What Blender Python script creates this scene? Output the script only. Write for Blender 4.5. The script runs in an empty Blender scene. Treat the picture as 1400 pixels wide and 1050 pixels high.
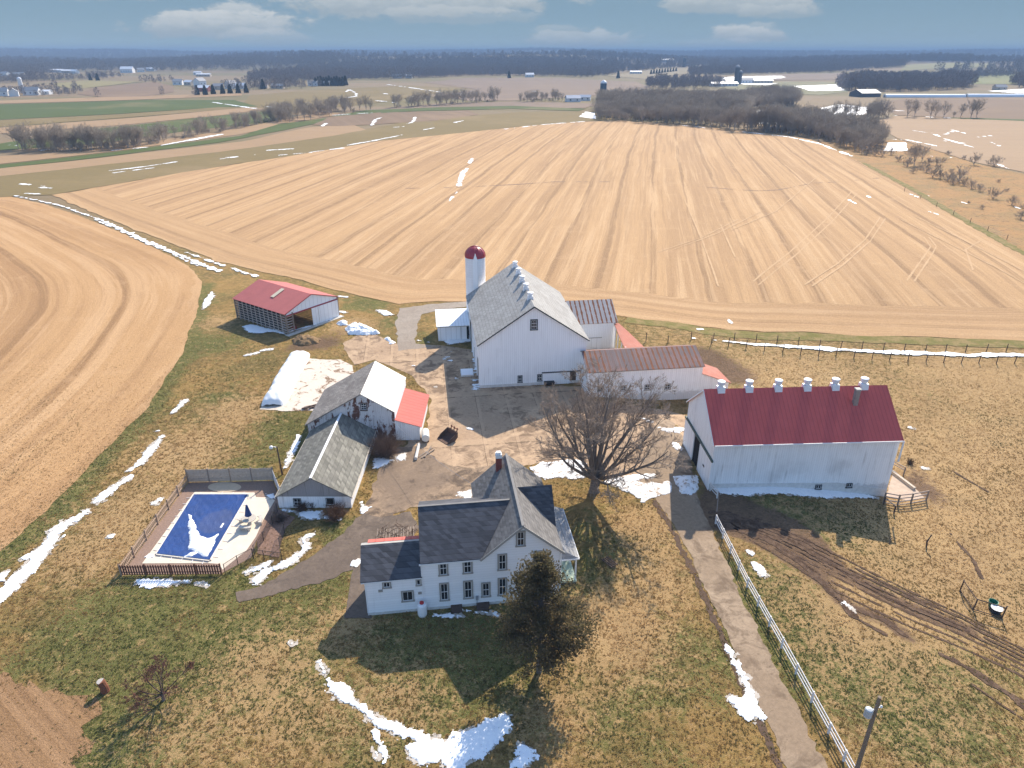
import bpy, math, random
import numpy as np
from mathutils import Vector
from mathutils.geometry import delaunay_2d_cdt

random.seed(7)
RNG = np.random.default_rng(11)
SC = bpy.context.scene
COL = SC.collection
PI = math.pi
R = math.radians

# ------------------------------------------------------------------ terrain
CAM_H = 45.0
FPX = 952.0                      # focal length in photo pixels (photo 1400 wide)
PITCH = R(25.5)

def sm(a, b, x):
    t = np.clip((np.asarray(x, float) - a) / (b - a), 0, 1)
    return t * t * (3 - 2 * t)

def tz(x, y):
    """height of the land"""
    x = np.asarray(x, float); y = np.asarray(y, float)
    near = 1 - sm(100, 160, y)
    z = -2.0 * sm(28, 48, x) * near
    z = z - 1.35 * sm(9, 24, x) * sm(80, 91, y) * (1 - sm(28, 46, x)) * (1 - sm(99, 112, y))
    r = np.hypot(x, y)
    roll = np.sin(x / 410 + 1.3) * np.cos(y / 530 + .4) + .6 * np.sin(x / 190 + y / 260)
    z = z + sm(500, 1300, r) * roll * 1.2
    z = z + sm(1500, 3000, r) * (6 + 4 * np.sin(x / 700 + 2) * np.sin(y / 480 + 1))
    az = np.arctan2(x, np.maximum(y, 1))
    mid = 20 + 9 * np.sin(az * 7 + 2.2) + 6 * np.sin(az * 17 + .3)
    ridge = 44 + 6 * np.sin(az * 9 + 1) + 4 * np.sin(az * 23 + .5) + 2 * np.sin(az * 51)
    z = z + (sm(1900, 2900, r) - sm(3300, 4300, r)) * (mid - 6) + sm(4600, 6600, r) * (ridge - 6)
    return z

def zt(x, y):
    return float(tz(x, y))

def at(px, py, h=0.0):
    """the point of the land (plus h) that photo pixel px, py looks at"""
    u = (525 - py) / FPX
    w = (px - 700) / FPX
    d = (w, math.cos(PITCH) + u * math.sin(PITCH), -math.sin(PITCH) + u * math.cos(PITCH))
    t = np.concatenate([np.linspace(10, 400, 1500), np.geomspace(401, 12000, 3000)])
    g = CAM_H + d[2] * t - tz(d[0] * t, d[1] * t) - h
    i = int(np.argmax(g < 0)) if (g < 0).any() else len(t) - 1
    if i:
        k = g[i - 1] / (g[i - 1] - g[i]) if g[i] < 0 else 1
        T = t[i - 1] + (t[i] - t[i - 1]) * k
    else: T = t[0]
    return Vector((d[0] * T, d[1] * T, zt(d[0] * T, d[1] * T) + h))

def PX(pts, ox=0, oy=0, s=1.0):
    """points read off an enlarged crop -> photo pixels"""
    return [(ox + x / s, oy + y / s) for x, y in pts]

def W2(pts):
    return [tuple(at(*p)[:2]) for p in pts]

# ------------------------------------------------------------------ noise on arrays
def _hash(ix, iy, seed):
    n = (ix * 374761393 + iy * 668265263 + seed * 974634777) & 0xffffffff
    n = ((n ^ (n >> 13)) * 1274126177) & 0xffffffff
    return ((n ^ (n >> 16)) & 0xffff) / 65535.0

def vnoise(x, y, seed=0):
    xi = np.floor(x).astype(np.int64); yi = np.floor(y).astype(np.int64)
    fx = x - xi; fy = y - yi
    fx = fx * fx * (3 - 2 * fx); fy = fy * fy * (3 - 2 * fy)
    a = _hash(xi, yi, seed); b = _hash(xi + 1, yi, seed)
    c = _hash(xi, yi + 1, seed); d = _hash(xi + 1, yi + 1, seed)
    return (a * (1 - fx) + b * fx) * (1 - fy) + (c * (1 - fx) + d * fx) * fy

def fbm(x, y, oct=4, seed=0):
    s = 0; a = .5; t = 0
    for k in range(oct):
        s = s + a * vnoise(x * 2 ** k, y * 2 ** k, seed + k); t += a; a *= .5
    return s / t * 2 - 1

# ------------------------------------------------------------------ objects
def tag(o, label=None, cat=None, group=None, kind=None):
    if label: o['label'] = label
    if cat: o['category'] = cat
    if group: o['group'] = group
    if kind: o['kind'] = kind
    return o

def thing(name, label, cat, loc=(0, 0, 0), rz=0.0, group=None):
    o = bpy.data.objects.new(name, None)
    COL.objects.link(o)
    o.location = loc; o.rotation_euler = (0, 0, rz)
    o.empty_display_size = .3
    return tag(o, label, cat, group)

def copy_tree(o, parent=None):
    c = o.copy(); COL.objects.link(c)
    if parent is not None: c.parent = parent
    for ch in list(o.children): copy_tree(ch, c)
    return c

class MB:
    """collects shapes into ONE mesh"""
    def __init__(s):
        s.v = []; s.f = []
    def add(s, v, f):
        k = len(s.v); s.v += [tuple(p) for p in v]; s.f += [tuple(i + k for i in q) for q in f]
        return s
    def box(s, x0, x1, y0, y1, z0, z1):
        v = [(x0, y0, z0), (x1, y0, z0), (x1, y1, z0), (x0, y1, z0), (x0, y0, z1), (x1, y0, z1), (x1, y1, z1), (x0, y1, z1)]
        return s.add(v, [(0, 3, 2, 1), (4, 5, 6, 7), (0, 1, 5, 4), (1, 2, 6, 5), (2, 3, 7, 6), (3, 0, 4, 7)])
    def bar(s, p, q, w, h):
        """rectangular bar from p to q, w wide, h tall"""
        p = Vector(p); q = Vector(q); d = (q - p).normalized()
        side = d.cross(Vector((0, 0, 1)))
        if side.length < 1e-3: side = Vector((1, 0, 0))
        side.normalize(); up = side.cross(d).normalized()
        v = []
        for c in (p, q):
            for a, b in ((-1, -1), (1, -1), (1, 1), (-1, 1)):
                v.append(c + side * (a * w / 2) + up * (b * h / 2))
        return s.add(v, [(0, 1, 2, 3), (7, 6, 5, 4), (0, 4, 5, 1), (1, 5, 6, 2), (2, 6, 7, 3), (3, 7, 4, 0)])
    def prism(s, poly, axis, a0, a1):
        """polygon (u, z) swept along axis 'x' or 'y'"""
        n = len(poly)
        mk = (lambda u, z, a: (a, u, z)) if axis == 'x' else (lambda u, z, a: (u, a, z))
        v = [mk(u, z, a0) for u, z in poly] + [mk(u, z, a1) for u, z in poly]
        f = [tuple(range(n)), tuple(range(2 * n - 1, n - 1, -1))]
        f += [(i, i + n, (i + 1) % n + n, (i + 1) % n) for i in range(n)]
        return s.add(v, f)
    def slab(s, pts, t):
        """flat polygon thickened downwards by t"""
        P = [Vector(p) for p in pts]; n = len(P)
        nn = Vector((0, 0, 0))
        for i in range(n): nn += P[i].cross(P[(i + 1) % n])
        nn.normalize()
        if nn.z < 0: P.reverse(); nn = -nn
        v = P + [p - nn * t for p in P]
        f = [tuple(range(n)), tuple(range(2 * n - 1, n - 1, -1))]
        f += [(i, i + n, (i + 1) % n + n, (i + 1) % n) for i in range(n)]
        return s.add(v, f)
    def tube(s, pts, rad, n=6, cap=True):
        P = [Vector(p) for p in pts]; m = len(P)
        rr = rad if hasattr(rad, '__len__') else [rad] * m
        t0 = (P[1] - P[0]).normalized()
        ref = Vector((0, 0, 1)) if abs(t0.z) < .9 else Vector((1, 0, 0))
        v = []
        for i in range(m):
            t = (P[min(i + 1, m - 1)] - P[max(i - 1, 0)])
            if t.length < 1e-9: t = t0
            t = t.normalized()
            a = t.cross(ref)
            if a.length < 1e-4: a = t.cross(Vector((0, 1, 0)))
            a.normalize(); b = t.cross(a)
            for k in range(n):
                an = 2 * PI * k / n
                v.append(P[i] + (a * math.cos(an) + b * math.sin(an)) * rr[i])
        f = []
        for i in range(m - 1):
            for k in range(n):
                k2 = (k + 1) % n
                f.append((i * n + k, i * n + k2, (i + 1) * n + k2, (i + 1) * n + k))
        if cap:
            f.append(tuple(range(n - 1, -1, -1))); f.append(tuple(range((m - 1) * n, m * n)))
        return s.add(v, f)
    def lathe(s, prof, n=16, c=(0, 0, 0)):
        """profile (r, z) turned about the vertical through c"""
        v = []; f = []
        for r, z in prof:
            for k in range(n):
                an = 2 * PI * k / n
                v.append((c[0] + r * math.cos(an), c[1] + r * math.sin(an), c[2] + z))
        m = len(prof)
        for i in range(m - 1):
            for k in range(n):
                k2 = (k + 1) % n
                f.append((i * n + k, i * n + k2, (i + 1) * n + k2, (i + 1) * n + k))
        f.append(tuple(range(n - 1, -1, -1))); f.append(tuple(range((m - 1) * n, m * n)))
        return s.add(v, f)
    def build(s, name, mat, parent=None, smooth=False):
        me = bpy.data.meshes.new(name)
        me.from_pydata(s.v, [], s.f)
        me.materials.append(mat)
        if smooth: me.polygons.foreach_set('use_smooth', [True] * len(me.polygons))
        me.update()
        o = bpy.data.objects.new(name, me); COL.objects.link(o)
        if parent is not None: o.parent = parent
        return o

def raw_mesh(name, v, f, mat, parent=None, smooth=False):
    """numpy vertices (n,3) and faces (m,k)"""
    v = np.asarray(v, np.float32); f = np.asarray(f, np.int32)
    me = bpy.data.meshes.new(name)
    me.vertices.add(len(v)); me.vertices.foreach_set('co', v.ravel())
    k = f.shape[1]
    me.loops.add(f.size); me.loops.foreach_set('vertex_index', f.ravel())
    me.polygons.add(len(f))
    me.polygons.foreach_set('loop_start', np.arange(0, f.size, k, dtype=np.int32))
    if smooth: me.polygons.foreach_set('use_smooth', np.ones(len(f), bool))
    me.materials.append(mat)
    me.update(calc_edges=True); me.validate()
    o = bpy.data.objects.new(name, me); COL.objects.link(o)
    if parent is not None: o.parent = parent
    return o

# ------------------------------------------------------------------ materials
class N:
    """small helper for node materials"""
    def __init__(s, name, rough=.85, spec=.3):
        s.m = bpy.data.materials.new(name); s.m.use_nodes = True
        s.t = s.m.node_tree; s.b = s.t.nodes['Principled BSDF']
        s.b.inputs['Roughness'].default_value = rough
        s.b.inputs['Specular IOR Level'].default_value = spec
        s.tc = s.t.nodes.new('ShaderNodeTexCoord')
    def put(s, sock, val):
        if isinstance(val, bpy.types.NodeSocket): s.t.links.new(val, sock)
        elif isinstance(val, tuple) and len(val) == 3 and sock.type == 'RGBA': sock.default_value = val + (1,)
        else: sock.default_value = val
    def obj(s): return s.tc.outputs['Object']
    def attr(s, name):
        n = s.t.nodes.new('ShaderNodeAttribute'); n.attribute_name = name
        return n
    def sep(s, v):
        n = s.t.nodes.new('ShaderNodeSeparateXYZ'); s.put(n.inputs[0], v); return n.outputs
    def comb(s, x=0., y=0., z=0.):
        n = s.t.nodes.new('ShaderNodeCombineXYZ')
        for i, q in enumerate((x, y, z)): s.put(n.inputs[i], q)
        return n.outputs[0]
    def math(s, op, a, b=0., c=0.):
        n = s.t.nodes.new('ShaderNodeMath'); n.operation = op
        s.put(n.inputs[0], a); s.put(n.inputs[1], b); s.put(n.inputs[2], c)
        return n.outputs[0]
    def map(s, v, scale=(1, 1, 1), rot=(0, 0, 0), loc=(0, 0, 0)):
        n = s.t.nodes.new('ShaderNodeMapping'); s.put(n.inputs[0], v)
        n.inputs['Scale'].default_value = scale; n.inputs['Rotation'].default_value = rot; n.inputs['Location'].default_value = loc
        return n.outputs[0]
    def noise(s, v, scale=1., detail=4., rough=.55, dist=0.):
        n = s.t.nodes.new('ShaderNodeTexNoise'); s.put(n.inputs['Vector'], v)
        n.inputs['Scale'].default_value = scale; n.inputs['Detail'].default_value = detail
        n.inputs['Roughness'].default_value = rough; n.inputs['Distortion'].default_value = dist
        return n.outputs['Fac']
    def step(s, v, a, b):
        n = s.t.nodes.new('ShaderNodeMapRange'); n.interpolation_type = 'SMOOTHSTEP'
        s.put(n.inputs['Value'], v); n.inputs['From Min'].default_value = a; n.inputs['From Max'].default_value = b
        return n.outputs[0]
    def mix(s, f, a, b, mode='MIX'):
        n = s.t.nodes.new('ShaderNodeMix'); n.data_type = 'RGBA'; n.blend_type = mode
        s.put(n.inputs[0], f); s.put(n.inputs[6], a); s.put(n.inputs[7], b)
        return n.outputs[2]
    def gain(s, col, f):
        """colour times a scalar"""
        n = s.t.nodes.new('ShaderNodeVectorMath'); n.operation = 'SCALE'
        s.put(n.inputs[0], col); s.put(n.inputs['Scale'], f)
        return n.outputs[0]
    def bump(s, h, strength=.3, dist=.05):
        n = s.t.nodes.new('ShaderNodeBump'); n.inputs['Strength'].default_value = strength
        n.inputs['Distance'].default_value = dist; s.put(n.inputs['Height'], h)
        s.t.links.new(n.outputs[0], s.b.inputs['Normal'])
    def out(s, col):
        s.put(s.b.inputs['Base Color'], col); return s.m

def plain(name, col, rough=.8, var=.25, scale=3., metal=0., spec=.3, bump=0.):
    n = N(name, rough, spec)
    n.b.inputs['Metallic'].default_value = metal
    a = n.noise(n.obj(), scale, 5, .6)
    f = n.math('MULTIPLY_ADD', a, 2 * var, 1 - var)
    if bump: n.bump(n.noise(n.obj(), scale * 6, 3), bump, .03)
    return n.out(n.gain(col, f))

def siding(name, col, seam=.28, axis='xy', dirt=.18, stain=(.35, .3, .26), peel=None, peel_amt=0., horizontal=False, seamdark=.72):
    """painted boards: seams, rain streaks, worn spots"""
    n = N(name, .75, .25)
    o = n.obj(); x, y, z = n.sep(o)
    u = z if horizontal else n.math('ADD', x, y)
    fr = n.math('FRACT', n.math('DIVIDE', u, seam))
    line = n.math('LESS_THAN', fr, .07)
    cell = n.math('FLOOR', n.math('DIVIDE', u, seam))
    cv = n.noise(n.comb(n.math('MULTIPLY', cell, 3.7), n.math('MULTIPLY', z, .15), 0.), 1., 1)
    streak = n.noise(n.map(o, (2.6, 2.6, .22)), 1., 5, .65)
    big = n.noise(o, .22, 4)
    c = n.gain(col, n.math('MULTIPLY_ADD', cv, .14, .93))
    c = n.mix(n.math('MULTIPLY', n.step(streak, .52, .78), dirt * 2), c, stain)
    c = n.mix(n.math('MULTIPLY', n.step(big, .5, .75), dirt), c, stain)
    c = n.mix(n.math('MULTIPLY', n.step(n.math('MULTIPLY_ADD', n.noise(n.map(o, (1.3, 1.3, 3)), 1., 5, .7), 1.6, n.math('MULTIPLY', z, -.75)), .55, 1.05), .5), c, n.gain(stain, .8))
    c = n.mix(line, c, n.gain(c, seamdark))
    if peel:
        p = n.noise(n.map(o, (.9, .9, .4)), 1., 8, .75, .5)
        c = n.mix(n.step(p, .62 - peel_amt, .66 - peel_amt), c, n.gain(peel, n.math('MULTIPLY_ADD', cv, .8, .6)))
    h = n.math('MULTIPLY', line, -1.)
    n.bump(h, .25, .02)
    return n.out(c)

def shingle(name, col, row=.16, wid=.33, var=.35, stain=None, stain_amt=.3):
    n = N(name, .9, .2)
    o = n.obj(); x, y, z = n.sep(o)
    u = n.math('ADD', x, y)
    rw = n.math('DIVIDE', z, row)
    ri = n.math('FLOOR', rw)
    uu = n.math('ADD', n.math('DIVIDE', u, wid), n.math('MULTIPLY', ri, .47))
    ci = n.math('FLOOR', uu)
    wn = n.t.nodes.new('ShaderNodeTexWhiteNoise'); wn.noise_dimensions = '2D'
    n.put(wn.inputs['Vector'], n.comb(ci, ri, 0.))
    f = n.math('MULTIPLY_ADD', wn.outputs['Value'], var, 1 - var / 2)
    c = n.gain(col, f)
    edge = n.math('LESS_THAN', n.math('FRACT', rw), .14)
    c = n.mix(n.math('MULTIPLY', edge, .45), c, n.gain(c, .4))
    gr = n.noise(o, 2.2, 6, .7)
    c = n.gain(c, n.math('MULTIPLY_ADD', gr, .5, .75))
    if stain:
        s_ = n.noise(n.map(o, (.35, .35, .8)), 1., 6, .7)
        c = n.mix(n.math('MULTIPLY', n.step(s_, .42, .62), stain_amt), c, stain)
    n.bump(n.math('FRACT', rw), .35, .02)
    return n.out(c)

def metal_roof(name, col, rib=.3, rust=None, rust_amt=0., rough=.45, var=.1, fade=None):
    n = N(name, max(rough, .62) + .1, .15)
    o = n.obj(); x, y, z = n.sep(o)
    g = n.t.nodes.new('ShaderNodeAttribute'); g.attribute_name = 'run'
    u = g.outputs['Fac']
    fr = n.math('FRACT', n.math('DIVIDE', u, rib))
    ridge = n.math('LESS_THAN', fr, .16)
    cell = n.math('FLOOR', n.math('DIVIDE', u, rib * 3))
    cv = n.noise(n.comb(n.math('MULTIPLY', cell, 5.3), 0., 0.), 1., 0)
    c = n.gain(col, n.math('MULTIPLY_ADD', cv, var * 2, 1 - var))
    blot = n.noise(o, .8, 5, .65)
    c = n.gain(c, n.math('MULTIPLY_ADD', blot, .3, .85))
    if fade: c = n.mix(n.math('MULTIPLY', n.step(n.noise(o, .35, 4), .4, .7), .7), c, fade)
    c = n.mix(n.math('MULTIPLY', ridge, .5), c, n.gain(c, .6))
    if rust:
        sheet = n.math('FRACT', n.math('DIVIDE', u, .78))
        band = n.math('LESS_THAN', n.math('ABSOLUTE', n.math('SUBTRACT', sheet, .5)), n.math('MULTIPLY_ADD', n.noise(n.map(o, (1.2, 1.2, 2.)), 1., 4), .5, -.08))
        zone = n.noise(n.comb(n.math('MULTIPLY', u, .12), 0., 0.), 1., 2)
        c = n.mix(n.math('MULTIPLY', band, n.step(zone, .5 - rust_amt, .62 - rust_amt)), c, n.gain(rust, n.math('MULTIPLY_ADD', blot, 1.2, .4)))
    n.bump(n.math('MULTIPLY', ridge, 1.), .5, .03)
    return n.out(c)

def set_run(o, axis):
    """per-vertex distance along the ridge, read by the ribbed metal"""
    me = o.data
    a = me.attributes.new('run', 'FLOAT', 'POINT')
    a.data.foreach_set('value', [p.co[axis] for p in me.vertices])
    return o

def glass(name, col=(.02, .022, .026)):
    n = N(name, .12, .5)
    return n.out(n.gain(col, n.math('MULTIPLY_ADD', n.noise(n.obj(), .7, 3), 1.5, .4)))
# ================================================================== GROUND
def poly_sdf(P, X, Y):
    """signed distance to a polygon, negative inside"""
    P = np.asarray(P, float); d = np.full(X.shape, 1e18); ins = np.zeros(X.shape, bool)
    for i in range(len(P)):
        a = P[i]; b = P[(i + 1) % len(P)]
        e = b - a; wx = X - a[0]; wy = Y - a[1]
        t = np.clip((wx * e[0] + wy * e[1]) / max(e @ e, 1e-12), 0, 1)
        d = np.minimum(d, (wx - e[0] * t) ** 2 + (wy - e[1] * t) ** 2)
        c = (a[1] > Y) != (b[1] > Y)
        if abs(b[1] - a[1]) > 1e-12:
            ins ^= c & (X < (b[0] - a[0]) * (Y - a[1]) / (b[1] - a[1]) + a[0])
    return np.where(ins, -1, 1) * np.sqrt(d)

def line_dist(P, X, Y, wid=None):
    """distance to a polyline, minus its (varying) half width"""
    P = np.asarray(P, float); d = np.full(X.shape, 1e18)
    wid = np.zeros(len(P)) if wid is None else (np.asarray(wid, float) if hasattr(wid, '__len__') else np.full(len(P), wid))
    for i in range(len(P) - 1):
        a = P[i]; b = P[i + 1]; e = b - a; wx = X - a[0]; wy = Y - a[1]
        t = np.clip((wx * e[0] + wy * e[1]) / max(e @ e, 1e-12), 0, 1)
        d = np.minimum(d, np.hypot(wx - e[0] * t, wy - e[1] * t) - (wid[i] * (1 - t) + wid[i + 1] * t))
    return d

FENCE_BASE = [(976, 713), (1021, 803), (1068, 886), (1132, 1003), (1175, 1082)]
BORDER = [(278, 392), (268, 430), (246, 490), (202, 560), (122, 640), (42, 722), (-20, 775)]

# ---- the land: fine near the farm, coarse to the horizon
def axis_lines(lo, hi, step, end0, end1, g=1.13):
    a = list(np.arange(lo, hi + 1e-6, step))
    d = step; x = hi
    while x < end1: d = min(d * g, 160); x += d; a.append(x)
    d = step; x = lo
    while x > end0: d = min(d * g, 160); x -= d; a.insert(0, x)
    return np.array(a)
gx = axis_lines(-66, 62, .6, -9500, 9500)
gy = axis_lines(24, 128, .6, -260, 10500)
GX, GY = np.meshgrid(gx, gy)
GZ = tz(GX, GY)
G_ = np.zeros_like(GX); D_ = np.zeros_like(GX); M_ = np.zeros_like(GX)
near = (GX > -110) & (GX < 110) & (GY > 15) & (GY < 190)
def blob(A, px, py, rad, val, sy=1.0):
    p = at(px, py)
    A += val * np.exp(-(((GX - p.x) / rad) ** 2 + ((GY - p.y) / (rad * sy)) ** 2))
for a in [(240, 850, 7, .55), (340, 866, 6, .5), (420, 850, 4, .35), (600, 905, 7, .5), (690, 880, 4, .3), (150, 1025, 6, .6), (290, 940, 4, .3),
          (500, 985, 5, .3), (470, 730, 2.5, .6), (430, 805, 2.5, .55), (455, 790, 2, .4), (410, 600, 5, .6), (330, 650, 4, .45), (420, 510, 4, .3),
          (290, 470, 5, .45), (380, 575, 4, .4), (300, 540, 4, .3), (830, 740, 5, .3), (790, 800, 3, .4), (960, 900, 4, .35), (860, 960, 6, .25),
          (1020, 790, 3, .6), (1060, 800, 3.5, .55), (1090, 860, 4, .65), (1140, 900, 5, .6), (1200, 930, 4, .5), (1260, 975, 4, .5), (1330, 1020, 5, .5),
          (1150, 705, 7, .75), (1050, 680, 5, .5), (1215, 735, 4, .5), (1000, 530, 6, .15), (1130, 530, 9, .25), (1340, 560, 9, .2), (560, 470, 5, .2),
          (500, 415, 5, .5), (540, 440, 3, .3), (580, 460, 3, .2), (100, 700, 5, .15), (200, 800, 5, .3), (90, 880, 5, .3), (1320, 900, 5, .3)]:
    blob(G_, *a)
for a in [(880, 720, 4, .6), (900, 790, 4, .5), (810, 850, 4, .5), (860, 880, 5, .4), (1180, 850, 5, .4), (1300, 700, 11, .6), (1380, 620, 12, .6), (1200, 620, 8, .3),
          (1250, 800, 6, .4), (1330, 800, 7, .4), (1100, 520, 9, .5), (1350, 520, 10, .5), (250, 620, 6, .6), (330, 560, 5, .5), (190, 700, 5, .6), (120, 760, 5, .4),
          (480, 445, 4, .5), (300, 440, 4, .4), (360, 900, 4, .4), (480, 850, 3, .4), (550, 960, 4, .35), (400, 990, 5, .3), (250, 1000, 4, .3), (760, 980, 4, .3)]:
    blob(D_, *a)
for L_, w_, v_ in ([(232, 20), (330, 45), (430, 72), (520, 110), (620, 175), (720, 240), (800, 285), (960, 365), (1180, 450)], 1.5, .8), ([(240, 30), (420, 100), (510, 165), (600, 240), (720, 355), (870, 415), (960, 480)], 1.3, .7), ([(215, 10), (330, 30), (440, 60), (540, 110)], 2.6, .9), ([(1080, 545), (1230, 620), (1400, 730)], .9, .5):
    M_ += v_ * np.exp(-(line_dist(W2(PX(L_, 900, 700, 2.8)), GX, GY) / w_) ** 2)
for a in [(1010, 700, 3.5, .3), (1050, 720, 3.5, .7), (1090, 745, 3, .5), (985, 675, 2.5, .9), (985, 500, 6, .55), (1010, 520, 5, .4), (960, 480, 4, .35),
          (1255, 665, 3, .6), (1290, 690, 3, .4), (1250, 640, 3, .4), (1290, 600, 4, .25), (1060, 480, 4, .3), (900, 465, 4, .3), (420, 470, 3.5, .5),
          (450, 470, 4, .5), (470, 450, 4, .45), (395, 478, 3, .3), (930, 575, 3, .3)]:
    blob(M_, *a)
bd = line_dist(W2(BORDER), GX, GY)
G_ += .55 * np.exp(-(bd / 2.2) ** 2) * near
fb = np.array(W2(FENCE_BASE))
past = sm(-1, 1.5, GX - np.interp(GY, fb[::-1, 1], fb[::-1, 0])) * near * (GX > 17)
past = np.maximum(past, (sm(96, 99, GY) * sm(26, 30, GX)) * near)
D_ += .2 * past
nx, ny = len(gx), len(gy)
vid = np.arange(nx * ny).reshape(ny, nx)
gf = np.stack([vid[:-1, :-1], vid[:-1, 1:], vid[1:, 1:], vid[1:, :-1]], -1).reshape(-1, 4)

def ground_material():
    n = N('grass_land', .95, .1)
    o = n.obj()
    def A(name): return n.attr(name).outputs['Fac']
    g, d, m, far = A('green'), A('dry'), A('mud'), A('far')
    n0 = n.noise(o, .09, 4, .6, .3); n1 = n.noise(o, .33, 5, .6, .4); n2 = n.noise(o, 1.1, 5, .65, .6)
    n3 = n.noise(n.map(o, (3.2, 4.6, 4), (0, 0, .5)), 1., 5, .7, 1.2); n4 = n.noise(n.map(o, (9, 15, 9), (0, 0, -.4)), 1., 4, .7, .8)
    n5 = n.noise(n.map(o, (5, 8, 5), (0, 0, 1.1)), 1., 6, .8, 1.5)
    olive = (.15, .112, .036); gold = (.285, .175, .058); green = (.095, .105, .027); tan = (.385, .245, .112); straw = (.45, .305, .16); mud = (.105, .066, .043)
    c = n.mix(n.step(n.math('ADD', n.math('MULTIPLY', n0, .5), n.math('MULTIPLY', n2, .5)), .4, .6), olive, gold)
    gg = n.math('ADD', n.math('MULTIPLY_ADD', n1, .55, n.math('MULTIPLY', n3, .45)), n.math('MULTIPLY', g, .5))
    c = n.mix(n.math('MULTIPLY', n.step(gg, .53, .68), .85), c, green)
    dd = n.math('ADD', n.math('MULTIPLY_ADD', n2, .5, n.math('MULTIPLY', n3, .5)), n.math('MULTIPLY', d, .34))
    c = n.mix(n.math('MULTIPLY', n.step(dd, .52, .64), .85), c, tan)
    c = n.mix(n.math('MULTIPLY', n.step(n.math('ADD', n.math('MULTIPLY_ADD', n4, .5, n.math('MULTIPLY', n5, .5)), n.math('MULTIPLY', d, .06)), .52, .63), .75), c, straw)
    c = n.mix(n.math('MULTIPLY', n.step(n5, .45, .33), .35), c, n.gain(olive, .7))
    mm = n.math('ADD', n.math('MULTIPLY_ADD', n2, .45, n.math('MULTIPLY', n3, .3)), n.math('MULTIPLY', m, .62))
    c = n.mix(n.math('MULTIPLY', n.step(mm, .6, .78), .9), c, n.mix(n.step(n3, .4, .6), mud, (.17, .105, .065)))
    c = n.mix(n.math('MULTIPLY', n.step(n4, .42, .31), .38), c, n.gain(c, .5))
    c = n.gain(c, n.math('MULTIPLY_ADD', n1, .7, .72))
    # far country: fields and strips of dead grass, woods on the last ridges
    f0 = n.noise(n.map(o, (1, 2.2, 1)), .0022, 3, .5); f1 = n.noise(o, .02, 5, .6)
    fc = n.mix(n.step(f0, .42, .58), (.225, .165, .098), (.17, .14, .068))
    fc = n.mix(n.math('MULTIPLY', n.step(f1, .5, .72), .5), fc, (.26, .19, .12))
    c = n.mix(far, c, fc)
    wood = A('wood')
    wn = n.noise(o, .035, 4, .7)
    c = n.mix(wood, c, n.gain((.052, .046, .045), n.math('MULTIPLY_ADD', wn, 1.2, .4)))
    h = n.math('ADD', n.math('MULTIPLY', n3, .6), n.math('MULTIPLY', n4, .5))
    n.bump(n.math('ADD', h, n5), .8, .16)
    return n.out(c)

ground = raw_mesh('ground', np.stack([GX.ravel(), GY.ravel(), GZ.ravel()], 1), gf, ground_material(), smooth=True)
tag(ground, kind='structure')
rr = np.hypot(GX, GY)
pat = fbm(GX / 900, GY / 420, 3, 5)
wood_amt = np.clip(sm(1700, 2900, rr) * sm(-.4, -.12, pat + .3 * sm(3000, 6000, rr)), 0, 1)
for nm, arr in (('green', np.clip(G_, 0, 1.2)), ('dry', np.clip(D_, 0, 1.2)), ('mud', np.clip(M_, 0, 1.2)), ('far', sm(150, 320, rr)), ('wood', wood_amt)):
    at_ = ground.data.attributes.new(nm, 'FLOAT', 'POINT')
    at_.data.foreach_set('value', arr.ravel().astype(np.float32))

# ---- sheets laid on the land
def densify(P, step):
    out = []
    for i in range(len(P)):
        a = np.array(P[i]); b = np.array(P[(i + 1) % len(P)])
        k = max(1, int(np.hypot(*(b - a)) / step))
        for j in range(k): out.append(tuple(a + (b - a) * j / k))
    return out

SHEETS = []
def sheet(name, P, mat, off=.02, grid=4., jit=0., edge=None, attrs=None, kind='structure', grow=.0003):
    """a polygon (world x, y) laid over the land"""
    edge = edge or grid
    SHEETS.append((name, list(P)))
    B = densify(P, edge)
    if jit:
        B = [(x + jit * float(fbm(np.array(x / (edge * 2)), np.array(y / (edge * 2)), 2, 3)), y + jit * float(fbm(np.array(x / (edge * 2)), np.array(y / (edge * 2)), 2, 9))) for x, y in B]
    b = np.array(B); x0, y0 = b.min(0); x1, y1 = b.max(0)
    X, Y = np.meshgrid(np.arange(x0, x1, grid) + grid * .37, np.arange(y0, y1, grid) + grid * .41)
    s = poly_sdf(b, X.ravel(), Y.ravel()); k = s < -edge * .6
    pts = B + list(zip(X.ravel()[k].tolist(), Y.ravel()[k].tolist()))
    n = len(B)
    vs, es, fs, *_ = delaunay_2d_cdt([Vector(p) for p in pts], [(i, (i + 1) % n) for i in range(n)], [list(range(n))], 1, 1e-5)
    v = np.array([(p.x, p.y) for p in vs])
    r = np.hypot(v[:, 0], v[:, 1])
    z = tz(v[:, 0], v[:, 1]) + off + np.maximum(r - 70, 0) * grow
    me = bpy.data.meshes.new(name)
    me.from_pydata(np.column_stack([v, z]).tolist(), [], [tuple(f) for f in fs])
    for p in me.polygons:
        if p.normal.z < 0: p.flip()
    me.polygons.foreach_set('use_smooth', [True] * len(me.polygons))
    me.materials.append(mat); me.update()
    if attrs:
        for nm, fn in attrs.items():
            a = me.attributes.new(nm, 'FLOAT', 'POINT')
            a.data.foreach_set('value', np.asarray(fn(v[:, 0], v[:, 1]), np.float32))
    o = bpy.data.objects.new(name, me); COL.objects.link(o)
    return tag(o, kind=kind)

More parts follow.
